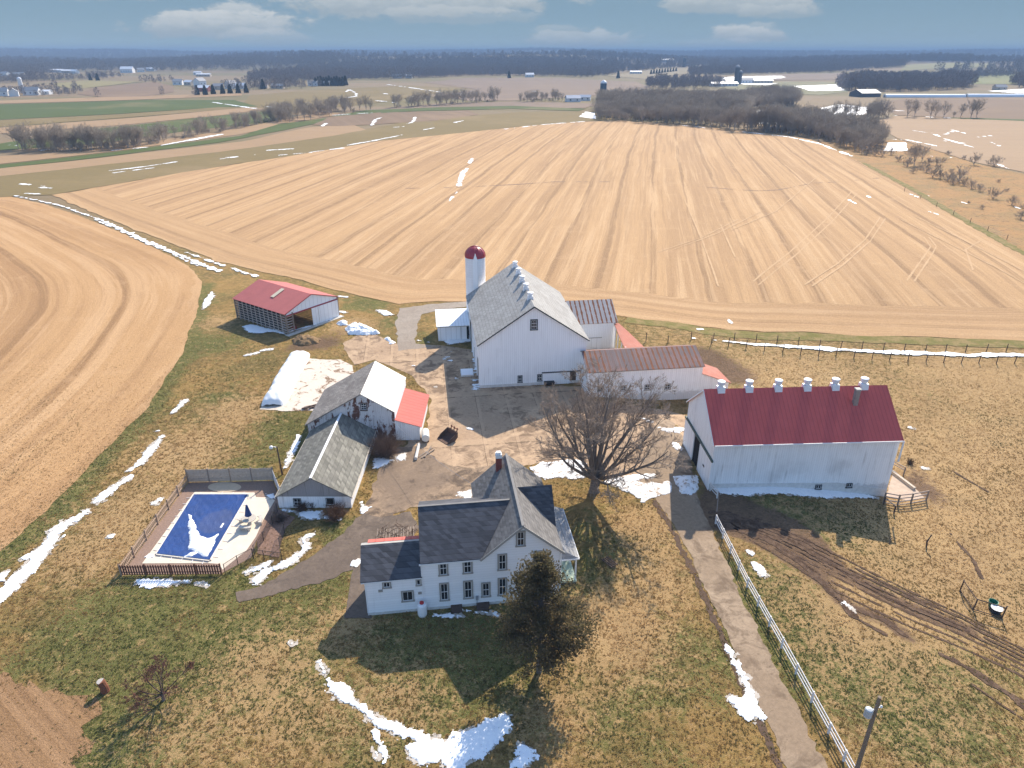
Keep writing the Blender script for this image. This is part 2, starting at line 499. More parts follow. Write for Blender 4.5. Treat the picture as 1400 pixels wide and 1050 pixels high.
def patch(name, shapes, mat, cell=.12, off=.03, height=.0, rag=.25, ragscale=1.2, kind='structure', grow=.0006, seed=0, far=False, hnoise=0., fine=.35, slope=1.0, swell=0.):
    """ragged-edged ground cover: shapes are ('poly', world points) or ('line', points, half widths)"""
    VS = []; FS = []; base = 0
    for si, sh in enumerate(shapes):
        P = np.array(sh[1], float); wmax = 0
        if sh[0] == 'line': wmax = np.max(sh[2])
        dist = np.hypot(*P.mean(0))
        cx = cell; cy = cell
        if far:
            cx = max(cell, dist * .0009); cy = max(cx, dist * dist * .000006)
        m = wmax + rag * 1.5 + cx
        x0, y0 = P.min(0) - m; x1, y1 = P.max(0) + m
        gx_ = np.arange(x0, x1 + cx, cx); gy_ = np.arange(y0, y1 + cy, cy)
        X, Y = np.meshgrid(gx_, gy_)
        s = poly_sdf(P, X, Y) if sh[0] == 'poly' else line_dist(P, X, Y, sh[2])
        sc = ragscale * (max(1, cx / cell))
        s = s + rag * (max(1, cx / cell) if far else 1) * (fbm(X / sc, Y / sc, 5, seed + si * 7) + (fine * fbm(X / (sc * .3), Y / (sc * .3), 3, seed + 5)))
        s = s - swell
        c = (s[:-1, :-1] + s[:-1, 1:] + s[1:, 1:] + s[1:, :-1]) < 0
        if not c.any(): continue
        idx = np.full(X.shape, -1); used = np.zeros(X.shape, bool)
        used[:-1, :-1] |= c; used[:-1, 1:] |= c; used[1:, 1:] |= c; used[1:, :-1] |= c
        idx[used] = np.arange(used.sum()) + base
        z = tz(X, Y) + off + (si % 14) * .0028 + np.maximum(np.hypot(X, Y) - 70, 0) * grow
        if height:
            z = z + height * (1 - np.exp(-np.maximum(-s, 0) * slope / height)) * (1 + hnoise * fbm(X / .5, Y / .5, 4, 77))
        VS.append(np.stack([X[used], Y[used], z[used]], 1))
        jj, ii = np.nonzero(c)
        FS.append(np.stack([idx[jj, ii], idx[jj, ii + 1], idx[jj + 1, ii + 1], idx[jj + 1, ii]], 1))
        base += int(used.sum())
    o = raw_mesh(name, np.concatenate(VS), np.concatenate(FS), mat, smooth=True)
    return tag(o, kind=kind) if kind else o

# ---- crop stubble
def stubble(name, base, dark, light, wide=.083, fine=.9, spot=.5):
    n = N(name, .95, .1)
    o = n.obj(); x, y, z = n.sep(o)
    psi = n.attr('psi').outputs['Fac']; edge = n.attr('edge').outputs['Fac']; head = n.attr('head').outputs['Fac']
    q = n.math('MULTIPLY_ADD', n.noise(o, .02, 2), 2.2, psi)
    hn = n.math('ADD', head, n.math('MULTIPLY_ADD', n.noise(o, .12, 3), .5, -.25))
    hs = n.step(hn, .4, .6)
    row = n.math('ADD', n.math('MULTIPLY', q, n.math('SUBTRACT', 1., hs)), n.math('MULTIPLY', edge, hs))
    def streak(freq, along, det=3, rough=.6, off=0.):
        return n.noise(n.comb(n.math('MULTIPLY_ADD', row, freq, off), n.math('MULTIPLY', x, along), n.math('MULTIPLY', y, along)), 1., det, rough)
    s0 = streak(wide * 2.1, .004, 1, .5); s1 = streak(wide * 6, .009, 3, .6, 7.); s2 = streak(fine, .016, 4, .7); s3 = streak(fine * 3.2, .05, 3, .7)
    b0 = n.noise(o, .02, 4, .6); gr = n.noise(o, 2.2, 5, .8); gr2 = n.noise(o, 7., 4, .8); b1 = n.noise(o, .16, 5, .65)
    c = n.mix(n.math('MULTIPLY', n.step(s0, .5, .62), .55), base, dark)
    c = n.mix(n.math('MULTIPLY', n.step(s1, .53, .6), n.math('MULTIPLY_ADD', b1, .9, .15)), c, dark)
    c = n.mix(n.math('MULTIPLY', n.step(s1, .44, .38), .55), c, light)
    rl = n.math('ABSOLUTE', n.math('SUBTRACT', n.math('FRACT', n.math('DIVIDE', n.math('MULTIPLY_ADD', n.noise(o, .06, 3), 1.2, row), 11.4)), .5))
    c = n.mix(n.math('MULTIPLY', n.step(rl, .09, .04), n.step(s1, .34, .52)), c, n.gain(dark, .85))
    c = n.mix(n.math('MULTIPLY', n.step(s2, .52, .66), .35), c, dark)
    c = n.mix(n.math('MULTIPLY', n.step(s2, .48, .36), .45), c, light)
    c = n.mix(n.math('MULTIPLY', n.step(s3, .53, .68), .35), c, dark)
    c = n.mix(n.math('MULTIPLY', n.step(b0, .5, .7), .22), c, dark)
    c = n.mix(n.math('MULTIPLY', n.step(b1, .52, .7), .3), c, light)
    c = n.mix(n.math('MULTIPLY', hs, .3), c, n.mix(.5, base, dark))
    c = n.gain(c, n.math('MULTIPLY_ADD', gr, spot * 1.3, 1 - spot * .65))
    c = n.mix(n.math('MULTIPLY', n.step(gr2, .52, .64), .5), c, n.gain(light, 1.1))
    c = n.mix(n.math('MULTIPLY', n.step(gr2, .47, .36), .5), c, n.gain(dark, .6))
    n.bump(n.math('ADD', n.math('MULTIPLY', gr, .5), n.math('ADD', n.math('MULTIPLY', gr2, .5), n.math('MULTIPLY', s3, .4))), .8, .16)
    return n.out(c)

MAIN_FIELD = [(72, 267), (160, 252), (250, 236), (400, 213), (520, 193), (640, 181), (720, 172.5), (790, 167), (850, 165.5), (930, 170.5), (1000, 178), (1060, 183.5), (1110, 191), (1160, 212), (1240, 252),
              (1330, 305), (1400, 343), (1560, 425), (1560, 466), (1400, 466), (1250, 461), (1100, 455), (960, 447), (880, 437), (840, 430), (780, 425), (690, 415), (600, 412), (545, 416), (490, 405), (455, 397), (420, 386), (380, 377), (300, 358), (200, 320), (110, 284)]
m_near = W2([(1560, 466), (1400, 466), (1250, 461), (1100, 455), (960, 447), (880, 437), (840, 430), (780, 425), (690, 415), (600, 412), (545, 416), (490, 405), (420, 386), (300, 358), (200, 320), (110, 284), (72, 267)])
cr, sr_ = math.cos(R(10.3)), math.sin(R(10.3))
stub_main = stubble('corn_stubble', (.445, .276, .138), (.32, .193, .098), (.535, .355, .196))
sheet('stubble_field', W2(MAIN_FIELD), stub_main, .05, 6., .8, 2.2, dict(
    psi=lambda x, y: x * cr - y * sr_ - 1.1e-4 * np.maximum(y - 300, 0) ** 2,
    edge=lambda x, y: line_dist(m_near, x, y),
    head=lambda x, y: 1 - sm(9, 20, line_dist(m_near, x, y))))

LEFT_FIELD = [(-260, 266), (15, 269), (60, 279), (110, 296), (165, 318), (215, 341), (258, 364), (276, 385), (270, 425), (248, 485), (203, 556), (122, 637), (40, 720), (0, 752), (-160, 880), (-500, 1000)]
l_edge = W2([(-1500, 245), (-600, 255), (-120, 262), (15, 269), (60, 279), (110, 296), (165, 318), (215, 341), (258, 364), (276, 385), (270, 425), (248, 485), (203, 556), (122, 637), (40, 720), (0, 752), (-160, 880), (-500, 1130), (-900, 1400)])
def l_psi(x, y):
    P = np.array(l_edge)
    # soft distance so that the rows bend round the corner
    D = []
    Q = np.array([q for a_, b_ in zip(P[:-1], P[1:]) for q in [tuple(a_ + (b_ - a_) * t) for t in np.linspace(0, 1, max(2, int(np.hypot(*(b_ - a_)) / 3)), endpoint=False)]])
    d = np.hypot(x[:, None] - Q[None, :, 0], y[:, None] - Q[None, :, 1])
    k = 9.0
    m = d.min(1)
    return m - k * np.log(np.exp(-(d - m[:, None]) / k).sum(1)) 
stub_left = stubble('wheat_stubble', (.43, .256, .12), (.305, .173, .08), (.52, .332, .178), wide=.07, fine=.55)
sheet('stubble_field', W2(LEFT_FIELD), stub_left, .02, 3., .35, 1.2, dict(psi=l_psi, edge=lambda x, y: x * 0, head=lambda x, y: x * 0))
sheet('stubble_field', W2([(-160, 915), (0, 928), (62, 934), (108, 950), (130, 978), (118, 1012), (100, 1040), (70, 1100), (-160, 1100)]),
      stubble('garden_stubble', (.25, .145, .07), (.17, .095, .046), (.35, .21, .11), wide=.2, fine=.6), .02, 1.5, 1.5, .4,
      dict(psi=lambda x, y: x * .6 + y * .8, edge=lambda x, y: x * 0, head=lambda x, y: x * 0))

# ---- farther fields: strips one behind the other
def strip_field(name, col, px, psi_deg=80., var=.12, grid=14., off=.03, jit=1.5):
    n = N(name, .95, .1)
    o = n.obj(); x, y, z = n.sep(o)
    a = R(psi_deg)
    row = n.math('ADD', n.math('MULTIPLY', x, math.cos(a)), n.math('MULTIPLY', y, math.sin(a)))
    s1 = n.noise(n.comb(n.math('MULTIPLY', row, .12), n.math('MULTIPLY', x, .004), n.math('MULTIPLY', y, .004)), 1., 4, .65)
    b = n.noise(o, .012, 5, .65); gr = n.noise(o, .4, 4, .7)
    f = n.math('ADD', n.math('MULTIPLY', s1, 2 * var), n.math('ADD', n.math('MULTIPLY', b, 2 * var), n.math('MULTIPLY_ADD', gr, .3, .85 - 2 * var)))
    c = n.gain(col, f)
    c = n.mix(n.math('MULTIPLY', n.step(b, .5, .7), .3), c, (.3, .21, .12))
    sheet(name, W2(px), n.out(c), .04 + off * .35, grid, jit, grid * .6, grow=.00022)
TAN = (.31, .205, .115); OLV = (.19, .14, .06); GRN = (.08, .1, .028); BRN = (.2, .135, .085); PNK = (.205, .148, .105)
strip_field('pasture', OLV, [(-300, 290), (15, 269), (72, 267), (160, 252), (250, 236), (400, 213), (520, 193), (640, 181), (720, 172.5), (790, 167), (840, 163), (815, 152), (700, 154), (560, 166), (430, 190), (300, 208), (150, 224), (-50, 240), (-300, 255)], off=.12)
strip_field('plowed_strip', TAN, [(-300, 256), (-50, 241), (0, 241), (150, 225), (300, 208), (430, 190), (500, 178), (480, 170), (420, 175), (330, 194), (150, 215), (0, 231), (-300, 250)], off=.16)
strip_field('contour_field', BRN, [(428, 171), (450, 160), (520, 154), (600, 153), (640, 151), (655, 157), (600, 165), (520, 170), (460, 173)], 20, .3, off=.2)
strip_field('winter_wheat', GRN, [(-300, 247), (0, 231), (150, 214), (300, 195), (390, 178), (430, 170), (450, 161), (425, 165), (380, 170), (330, 186), (150, 209), (0, 226), (-300, 242)], off=.2)
strip_field('stubble_strip', TAN, [(-300, 240), (0, 225), (150, 208), (330, 184), (400, 168), (470, 156), (440, 153), (330, 175), (150, 203), (0, 214), (-300, 225)], off=.16)
strip_field('winter_wheat', GRN, [(450, 160), (560, 152.5), (700, 149), (790, 152), (800, 149), (700, 145), (600, 147), (500, 151)], off=.2)
strip_field('plowed_strip', PNK, [(560, 151), (700, 148), (800, 148), (820, 142), (700, 139), (600, 142), (480, 152)], off=.13)
strip_field('winter_wheat', GRN, [(-200, 207), (0, 197), (120, 178), (260, 163), (372, 151), (376, 166), (250, 180), (140, 196), (0, 206), (-200, 215)], off=.12)
strip_field('plowed_strip', TAN, [(-200, 196), (0, 183), (160, 172), (300, 158), (370, 149), (340, 147), (200, 160), (0, 175), (-200, 185)], off=.15)
strip_field('hay_strip', OLV, [(-200, 184), (0, 174), (200, 159), (345, 147), (300, 147), (160, 157), (0, 165), (-200, 172)], off=.18)
strip_field('winter_wheat', GRN, [(-200, 171), (0, 164), (160, 156), (300, 147), (352, 146), (320, 137), (200, 137), (100, 140), (0, 143), (-200, 150)], off=.13)
strip_field('stubble_strip', TAN, [(-200, 149), (0, 142), (150, 138), (330, 131), (330, 128), (200, 131), (0, 138), (-200, 142)], off=.15, grid=20)
strip_field('plowed_strip', BRN, [(105, 129), (130, 120), (210, 112), (238, 118), (238, 126), (200, 132), (140, 133)], off=.2, grid=20)
strip_field('hay_strip', (.24, .2, .09), [(72, 115), (120, 110), (190, 112), (150, 117), (105, 122), (85, 120)], off=.2, grid=20)
strip_field('hay_strip', OLV, [(330, 147), (340, 131), (420, 124), (560, 117), (640, 121), (560, 134), (520, 140), (430, 150), (376, 152)], off=.12, grid=20)
strip_field('plowed_field', PNK, [(580, 113), (640, 106.5), (760, 107), (870, 112), (890, 120), (862, 128), (700, 138), (640, 138), (600, 131), (650, 122)], off=.12, grid=20)
strip_field('plowed_field', BRN, [(1225, 158), (1205, 140), (1240, 134), (1400, 133), (1700, 133), (1700, 165), (1400, 164.5), (1300, 161)], off=.12, grid=20)
strip_field('stubble_field', (.33, .225, .135), [(1180, 168), (1225, 159), (1320, 162), (1420, 166), (1700, 172), (1700, 330), (1400, 236), (1330, 222), (1260, 200), (1225, 188)], 86, .1, off=.1, grid=10)
strip_field('hay_strip', GRN, [(1300, 161), (1420, 164.3), (1700, 168), (1700, 171), (1420, 166.6), (1300, 162.2)], off=.25)
strip_field('meadow', (.2, .185, .1), [(980, 120), (1040, 112), (1150, 112), (1160, 126), (1120, 130), (1020, 126)], off=.14, grid=25)
strip_field('plowed_field', PNK, [(1010, 110), (1060, 102), (1155, 100), (1158, 109), (1080, 110)], off=.14, grid=25)
strip_field('meadow', (.22, .2, .09), [(1230, 97), (1300, 93), (1360, 92), (1358, 87), (1290, 86), (1238, 89)], off=.14, grid=30)
strip_field('meadow', (.2, .2, .08), [(1320, 115), (1340, 100), (1500, 96), (1500, 116)], off=.14, grid=30)
strip_field('meadow', (.25, .2, .12), [(830, 104), (900, 93), (960, 84), (1010, 86), (980, 97), (930, 102), (880, 108)], off=.14, grid=30)

# ---- marsh grass beside the creek, right of the field
n = N('marsh_grass', .95, .1)
o_ = n.obj()
a1 = n.noise(o_, .12, 5, .65, .5); a2 = n.noise(o_, .7, 5, .7, .6); a3 = n.noise(o_, 3., 4, .7)
c_ = n.mix(n.step(a1, .4, .65), (.36, .205, .085), (.27, .18, .08))
c_ = n.mix(n.math('MULTIPLY', n.step(a2, .52, .68), .8), c_, (.13, .08, .05))
c_ = n.mix(n.math('MULTIPLY', n.step(a3, .55, .7), .5), c_, (.47, .31, .15))
n.bump(n.math('ADD', a2, a3), .6, .3)
MARSH = n.out(c_)
sheet('marsh', W2([(1118, 193), (1180, 200), (1225, 190), (1262, 201), (1330, 223), (1400, 238), (1600, 300), (1600, 452), (1400, 349), (1330, 310), (1240, 256), (1165, 217)]), MARSH, .06, 4., 1.2, 1.5)
verge = N('verge_grass', .95, .1)
g1 = verge.noise(verge.obj(), .5, 5, .7); g2 = verge.noise(verge.obj(), 4., 3, .7)
vc = verge.mix(verge.step(g1, .4, .62), (.16, .14, .04), (.25, .18, .075))
vc = verge.gain(vc, verge.math('MULTIPLY_ADD', g2, .6, .7)); verge.bump(g2, .5, .1)
VERGE = verge.out(vc)
def band(px, w):  # strip of constant ground width along a line of photo pixels
    P = [Vector((a, b)) for a, b in W2(px)]; L = []; Rr = []
    for i, p in enumerate(P):
        d = (P[min(i + 1, len(P) - 1)] - P[max(i - 1, 0)]).normalized(); nn = Vector((-d.y, d.x))
        L.append(tuple(p + nn * w / 2)); Rr.append(tuple(p - nn * w / 2))
    return L + Rr[::-1]
sheet('grass_verge', band([(1180, 223), (1240, 255), (1330, 308), (1400, 347), (1560, 432)], 2.6), VERGE, .1, 2., .7, 1.)
sheet('grass_verge', band([(858, 437), (960, 452), (1100, 460), (1250, 466), (1400, 471), (1560, 471)], 3.4), VERGE, .04, 1.5, .5, .8)
# ================================================================== PAVED YARD, DRIVES, MUD, SNOW
def paving(name, base, wet, light, joints=0., dark_amt=.5, jrot=R(7.4), scale=1.):
    n = N(name, .9, .2)
    o = n.obj()
    a0 = n.noise(o, .1 * scale, 5, .65, .6); a1 = n.noise(o, .5 * scale, 6, .68, .8); a2 = n.noise(o, 2.6, 5, .7); a3 = n.noise(o, 14., 3, .7)
    c = n.mix(n.step(a0, .4, .62), base, light)
    c = n.mix(n.math('MULTIPLY', n.step(n.math('MULTIPLY_ADD', a1, .55, n.math('MULTIPLY', a0, .45)), .47, .6), dark_amt), c, wet)
    c = n.gain(c, n.math('MULTIPLY_ADD', a2, .8, .6))
    c = n.gain(c, n.math('MULTIPLY_ADD', a3, .5, .75))
    c = n.mix(n.math('MULTIPLY', n.step(n.noise(o, 1.4, 6, .75, 1.), .6, .68), .6), c, n.gain(wet, .8))
    if joints:
        r = n.map(o, (1, 1, 1), (0, 0, -jrot)); x, y, z = n.sep(r)
        w = n.math('MULTIPLY_ADD', n.noise(o, .8, 3), .1, -.05)
        for ax, sp in ((x, joints), (y, joints * 3.3)):
            fr = n.math('FRACT', n.math('DIVIDE', n.math('ADD', ax, w), sp))
            ln = n.math('LESS_THAN', n.math('ABSOLUTE', n.math('SUBTRACT', fr, .5)), .012)
            c = n.mix(n.math('MULTIPLY', n.math('MULTIPLY', ln, n.step(a1, .4, .55)), .55), c, n.gain(wet, .6))
            ln2 = n.math('LESS_THAN', n.math('ABSOLUTE', n.math('SUBTRACT', fr, .56)), .05)
            c = n.mix(n.math('MULTIPLY', n.math('MULTIPLY', ln2, a1), .5), c, n.gain(light, 1.15))
    n.bump(n.math('ADD', a2, n.math('MULTIPLY', a3, .4)), .3, .04)
    return n.out(c)
YARD_M = paving('worn_concrete', (.35, .238, .148), (.16, .104, .064), (.46, .32, .2), 4.2, .9)
ASPH_M = paving('muddy_asphalt', (.19, .135, .092), (.085, .06, .043), (.33, .23, .145), 0, .9)
DRIVE_M = paving('driveway_gravel', (.245, .176, .115), (.13, .088, .056), (.33, .245, .165), 0, .85)
PATH_M = paving('path_asphalt', (.118, .088, .067), (.068, .051, .04), (.17, .128, .095), 0, .6)
GRAV_M = paving('gravel', (.25, .2, .155), (.16, .125, .095), (.3, .25, .2), 0, .3)

sheet('yard', W2([(468, 470), (500, 452), (545, 470), (560, 470), (592, 472), (650, 478), (656, 524), (730, 528), (800, 528), (812, 548), (870, 556), (905, 560), (936, 568), (944, 612), (930, 640), (905, 668), (880, 668),
               (850, 658), (800, 648), (745, 632), (700, 640), (640, 655), (570, 640), (545, 628), (560, 600), (584, 588), (590, 545), (560, 512), (512, 492), (484, 500)]), YARD_M, .024, 2.5, .35, .6)
sheet('gravel_track', W2([(545, 470), (540, 440), (548, 422), (590, 416), (640, 412), (642, 419), (600, 424), (578, 430), (570, 445), (568, 470), (592, 474), (545, 480)]), GRAV_M, .035, 2., .35, .6)
sheet('asphalt_yard', W2([(514, 652), (522, 622), (545, 610), (575, 612), (600, 632), (650, 640), (700, 632), (700, 660), (640, 690), (600, 690), (572, 692), (545, 700), (520, 715), (498, 702), (508, 676)]), ASPH_M, .03, 2., .5, .6)
sheet('path', W2([(498, 700), (520, 708), (560, 700), (575, 720), (560, 750), (500, 770), (492, 772), (455, 790), (400, 806), (352, 818), (328, 822), (321, 811), (360, 800), (400, 778), (440, 752), (470, 728)]), PATH_M, .036, 1.5, .35, .4)
sheet('path', W2([(483, 776), (500, 768), (508, 845), (471, 846)]), PATH_M, .042, 1., .1, .4)
sheet('driveway', W2([(868, 660), (886, 668), (905, 694), (928, 730), (956, 786), (985, 845), (1015, 915), (1048, 985), (1080, 1062), (1112, 1140), (1172, 1140), (1135, 1060), (1098, 985), (1062, 915), (1031, 850), (1000, 785), (974, 728), (962, 700), (950, 664), (940, 610), (905, 560), (890, 600)]), DRIVE_M, .03, 1.2, .32, .35)
sheet('dirt_verge', band([(893, 684), (920, 726), (948, 784), (976, 845), (1006, 915), (1040, 988), (1080, 1080)], .55), plain('bare_dirt', (.09, .055, .035), .95, .5, 2., bump=.5), .022, .4, .3, .25)
MUDM = N('mud_ruts', .95, .1)
q1 = MUDM.noise(MUDM.obj(), 1.5, 5, .7, .5); q2 = MUDM.noise(MUDM.obj(), 9., 4, .7)
mc = MUDM.mix(MUDM.step(q1, .4, .65), (.075, .046, .03), (.14, .09, .058)); mc = MUDM.gain(mc, MUDM.math('MULTIPLY_ADD', q2, .8, .6)); MUDM.bump(q2, .7, .08)
MUD = MUDM.out(mc)
Z8 = lambda pts: W2(PX(pts, 900, 700, 2.8))
ruts = []
for L, w in [([(232, 10), (330, 45), (430, 70), (520, 105), (620, 170), (720, 235), (800, 285), (880, 330), (960, 365), (1060, 400), (1180, 450)], .28),
             ([(240, 40), (330, 62), (420, 100), (510, 165), (600, 240), (660, 310), (720, 355), (790, 385), (870, 415), (940, 470)], .3),
             ([(260, 60), (350, 80), (450, 130), (540, 195), (640, 275), (700, 340), (760, 400)], .2),
             ([(480, 95), (560, 140), (640, 190), (740, 240), (820, 260), (920, 310), (1000, 340), (1070, 365)], .2),
             ([(820, 248), (900, 290), (980, 325), (1060, 362), (1140, 400)], .16), ([(1080, 545), (1140, 575), (1230, 620), (1330, 690), (1400, 730)], .22), ([(1130, 560), (1250, 650), (1340, 700), (1420, 770)], .16),
             ([(600, 255), (680, 320), (740, 400), (800, 430), (870, 470)], .14), ([(1200, 660), (1300, 730), (1390, 790)], .15)]:
    ruts.append(('line', Z8(L), w))
for o1, w1 in ((-34, .09), (-22, .13), (-9, .1), (6, .12), (20, .1), (38, .14), (58, .1), (82, .12)):
    ruts.append(('line', Z8([(250 + o1 * .3, 14 + o1 * .4), (330, 45 + o1 * .6), (440, 84 + o1 * .9), (560, 140 + o1 * 1.1), (680, 205 + o1 * 1.2), (820, 275 + o1 * 1.2), (980, 352 + o1 * 1.15), (1150, 425 + o1 * 1.1), (1300, 500 + o1), (1420, 560 + o1)]), w1))
for o1 in (8, 44):
    ruts.append(('line', Z8([(225 + o1 * .4, 10 + o1), (330, 45 + o1 * .9), (430, 72 + o1), (520, 108 + o1 * 1.3), (600, 160 + o1 * 1.5), (660, 200 + o1 * 1.7)]), .1))
RB0 = [(1240, 640), (1262, 655), (1290, 668), (1310, 690)]
ruts.append(('line', W2([(1300, 730), (1312, 745), (1330, 765), (1342, 790)]), .14))
ruts.append(('line', W2([(1296, 640), (1320, 655), (1350, 672)]), .12))
patch('mud', ruts, MUD, .09, .03, rag=.2, ragscale=1.1, kind='structure', seed=3)
patch('mud', [('poly', Z8([(205, -5), (330, 20), (440, 50), (560, 100), (590, 130), (480, 120), (370, 85), (250, 75), (215, 40)]))], MUD, .14, .025, rag=1.0, ragscale=.9, seed=8)
patch('mud', [('line', W2([(556, 258), (620, 257), (700, 253), (760, 249), (850, 249), (905, 250), (960, 256), (1010, 260), (1040, 261.5), (1065, 260), (1085, 256), (1110, 251), (1150, 249), (1200, 244)]), .28)], plain('washed_soil', (.225, .14, .085), .95, .3), .5, .1, rag=.55, ragscale=6., seed=4, far=True, grow=.0003)
# straw-coloured wheel marks crossing the stubble
trk = []
for L in [[(1165, 262), (1130, 300), (1080, 345), (1030, 385)], [(1172, 265), (1137, 304), (1087, 350), (1037, 390)], [(1270, 325), (1280, 338), (1272, 352), (1250, 385)], [(1263, 325), (1272, 338), (1264, 350), (1240, 384)],
          [(1340, 330), (1320, 342), (1330, 370)], [(1250, 296), (1300, 320), (1400, 372)], [(1230, 300), (1290, 330), (1400, 388)], [(1010, 300), (960, 325), (900, 345)], [(1040, 290), (980, 320), (920, 342)],
          [(1210, 300), (1190, 330), (1150, 365), (1110, 392)], [(1203, 298), (1183, 328), (1144, 362), (1100, 390)], [(1120, 240), (1060, 290), (1000, 315)], [(936, 274), (960, 330), (982, 392)], [(985, 308), (1005, 352)]]:
    trk.append(('line', W2(L), .2))
patch('wheel_tracks', trk, plain('crushed_straw', (.47, .3, .157), .95, .3), .14, .06, rag=.16, ragscale=2., seed=14)

# ---- snow
SN = N('snow_surface', .6, .3)
s1 = SN.noise(SN.obj(), 3., 5, .7); s2 = SN.noise(SN.obj(), 14., 4, .7)
SN.bump(SN.math('ADD', s1, SN.math('MULTIPLY', s2, .4)), .35, .06)
SNOW = SN.out(SN.mix(SN.step(s1, .35, .6), (.8, .81, .83), (.88, .88, .87)))
DS = N('dirty_snow', .7, .25)
s1 = DS.noise(DS.obj(), 1.6, 6, .75, .4); s2 = DS.noise(DS.obj(), 9., 4, .7)
DS.bump(DS.math('ADD', s1, s2), .6, .1)
DSNOW = DS.out(DS.mix(DS.step(s1, .5, .62), (.84, .83, .82), (.34, .26, .19)))
C2 = lambda p: W2(PX(p, 400, 750, 2.8))
C8 = Z8
C4 = lambda p: W2(PX(p, 140, 540, 3.5))
C1 = lambda p: W2(PX(p, 0, 700, 2.8))
C5 = lambda p: W2(PX(p, 440, 590, 3.5))
C3 = lambda p: W2(PX(p, 900, 480, 3.5))
CM = lambda p: W2(PX(p, 700, 480, 4.77))
snow = []
P_ = lambda pts: snow.append(('poly', pts))
L_ = lambda pts, w: snow.append(('line', pts, w))
P_(C2([(140, 505), (200, 520), (260, 590), (330, 650), (420, 680), (500, 710), (590, 735), (640, 700), (700, 680), (770, 645), (830, 640), (835, 690), (790, 750), (740, 790), (690, 810), (650, 840), (600, 845), (560, 820), (500, 830), (440, 800), (440, 760), (480, 735), (400, 715), (340, 690), (280, 640), (200, 590), (130, 545)]))
P_(C2([(870, 745), (920, 760), (935, 800), (900, 840), (820, 840), (860, 800)])); L_(C2([(103, 435), (110, 455), (125, 478)]), .09)
L_(C2([(315, 700), (330, 745), (348, 780), (355, 815)]), .1); L_(C2([(310, 770), (325, 800)]), .16); L_(C2([(620, 705), (650, 712)]), .12)
P_(C8([(255, 500), (285, 545), (315, 600), (345, 640), (375, 720), (400, 770), (395, 795), (330, 790), (290, 750), (265, 715), (275, 700), (330, 715), (338, 690), (315, 640), (290, 590), (260, 530)]))
L_(C8([(345, 150), (360, 160)]), .2); L_(C8([(365, 200), (380, 215), (400, 240)]), .28); L_(C8([(715, 350), (745, 375)]), .12)
L_(C4([(1000, 672), (960, 690), (975, 740), (930, 775), (890, 800), (850, 820), (790, 840), (740, 890)]), [.2, .25, .3, .4, .45, .35, .35, .5])
L_(C4([(800, 800), (740, 830), (690, 850)]), [.2, .35, .25])
L_(C4([(400, 25), (370, 55), (335, 85)]), [.3, .4, .2]); L_(C4([(285, 200), (230, 270), (175, 335)]), [.2, .5, .35]); L_(C4([(140, 390), (60, 440), (-20, 505)]), [.25, .5, .6])
L_(C4([(150, 348), (130, 362)]), .18); L_(C4([(255, 175), (265, 172)]), .15); L_(C4([(275, 500), (250, 520)]), [.12, .3])
L_(C1([(330, 0), (220, 70), (170, 150), (100, 230), (40, 290), (-30, 340)]), [.4, .55, .6, .8, .8, .9])
L_(C1([(245, 95), (180, 125), (100, 175)]), [.15, .3, .35]); L_(C1([(245, 38), (190, 75)]), .18); L_(C1([(20, 235), (5, 262)]), .3)
P_(C4([(170, 885), (250, 880), (390, 890), (360, 905), (300, 915), (180, 920)])); L_(C4([(400, 893), (450, 900), (500, 912)]), .12)
P_(C3([(262, 652), (400, 646), (550, 641), (700, 650), (850, 665), (1050, 698), (1045, 706), (950, 703), (800, 705), (650, 690), (500, 685), (430, 692), (300, 685)]))
P_(C4([(925, 565), (1000, 556), (1045, 560), (1045, 600), (960, 590)])); L_(C4([(1075, 585), (1135, 598)]), .15); P_(C4([(780, 480), (815, 478), (830, 495), (800, 503)])); L_(C4([(870, 552), (900, 556)]), .14)
P_(C4([(1240, 515), (1278, 540), (1262, 560), (1238, 566)])); L_(C4([(938, 200), (915, 250), (890, 320), (875, 345)]), [.35, .3, .3, .15])
P_(W2(PX([(710, 920), (800, 915), (860, 930), (800, 965), (735, 1000), (705, 985)], 390, 470, 5.833))); P_(W2(PX([(885, 890), (960, 880), (950, 915), (905, 938), (875, 925)], 390, 470, 5.833))); P_(W2(PX([(725, 850), (790, 860), (800, 885), (725, 885)], 390, 470, 5.833)))
L_(C5([(545, 882), (600, 880), (655, 884)]), .17); P_(C5([(670, 852), (740, 860), (840, 862), (845, 884), (760, 872), (690, 864)]))
P_(C5([(660, 290), (715, 283), (716, 325), (690, 322), (655, 305)])); L_(C5([(160, 632), (178, 625)]), .3)
P_(W2(PX([(1075, 515), (1180, 490), (1225, 485), (1222, 512), (1100, 530)], 300, 320, 3.5)))
P_(W2(PX([(220, 610), (300, 590), (400, 610), (480, 630), (560, 645), (630, 683), (560, 668), (460, 658), (400, 672), (290, 665)], 300, 360, 7.)))
P_(W2([(290, 400), (293, 405), (285, 418), (278, 423), (279, 412)])); P_(W2(PX([(750, 366), (800, 368), (832, 388), (790, 392)], 300, 320, 3.5)))
L_(W2(PX([(125, 582), (180, 570)], 300, 320, 3.5)), .25); L_(W2(PX([(205, 558), (250, 552)], 300, 320, 3.5)), .25); L_(W2(PX([(570, 300), (605, 302)], 300, 320, 3.5)), .35); L_(W2(PX([(580, 372), (600, 378)], 300, 320, 3.5)), .3)
L_(W2(PX([(330, 468), (440, 440), (580, 395)], 300, 320, 3.5)), .12)
for px, py in ((1243, 585), (1262, 640), (395, 880), (150, 733), (205, 760), (640, 586)): L_(W2([(px, py), (px + 4, py + 1)]), .16)
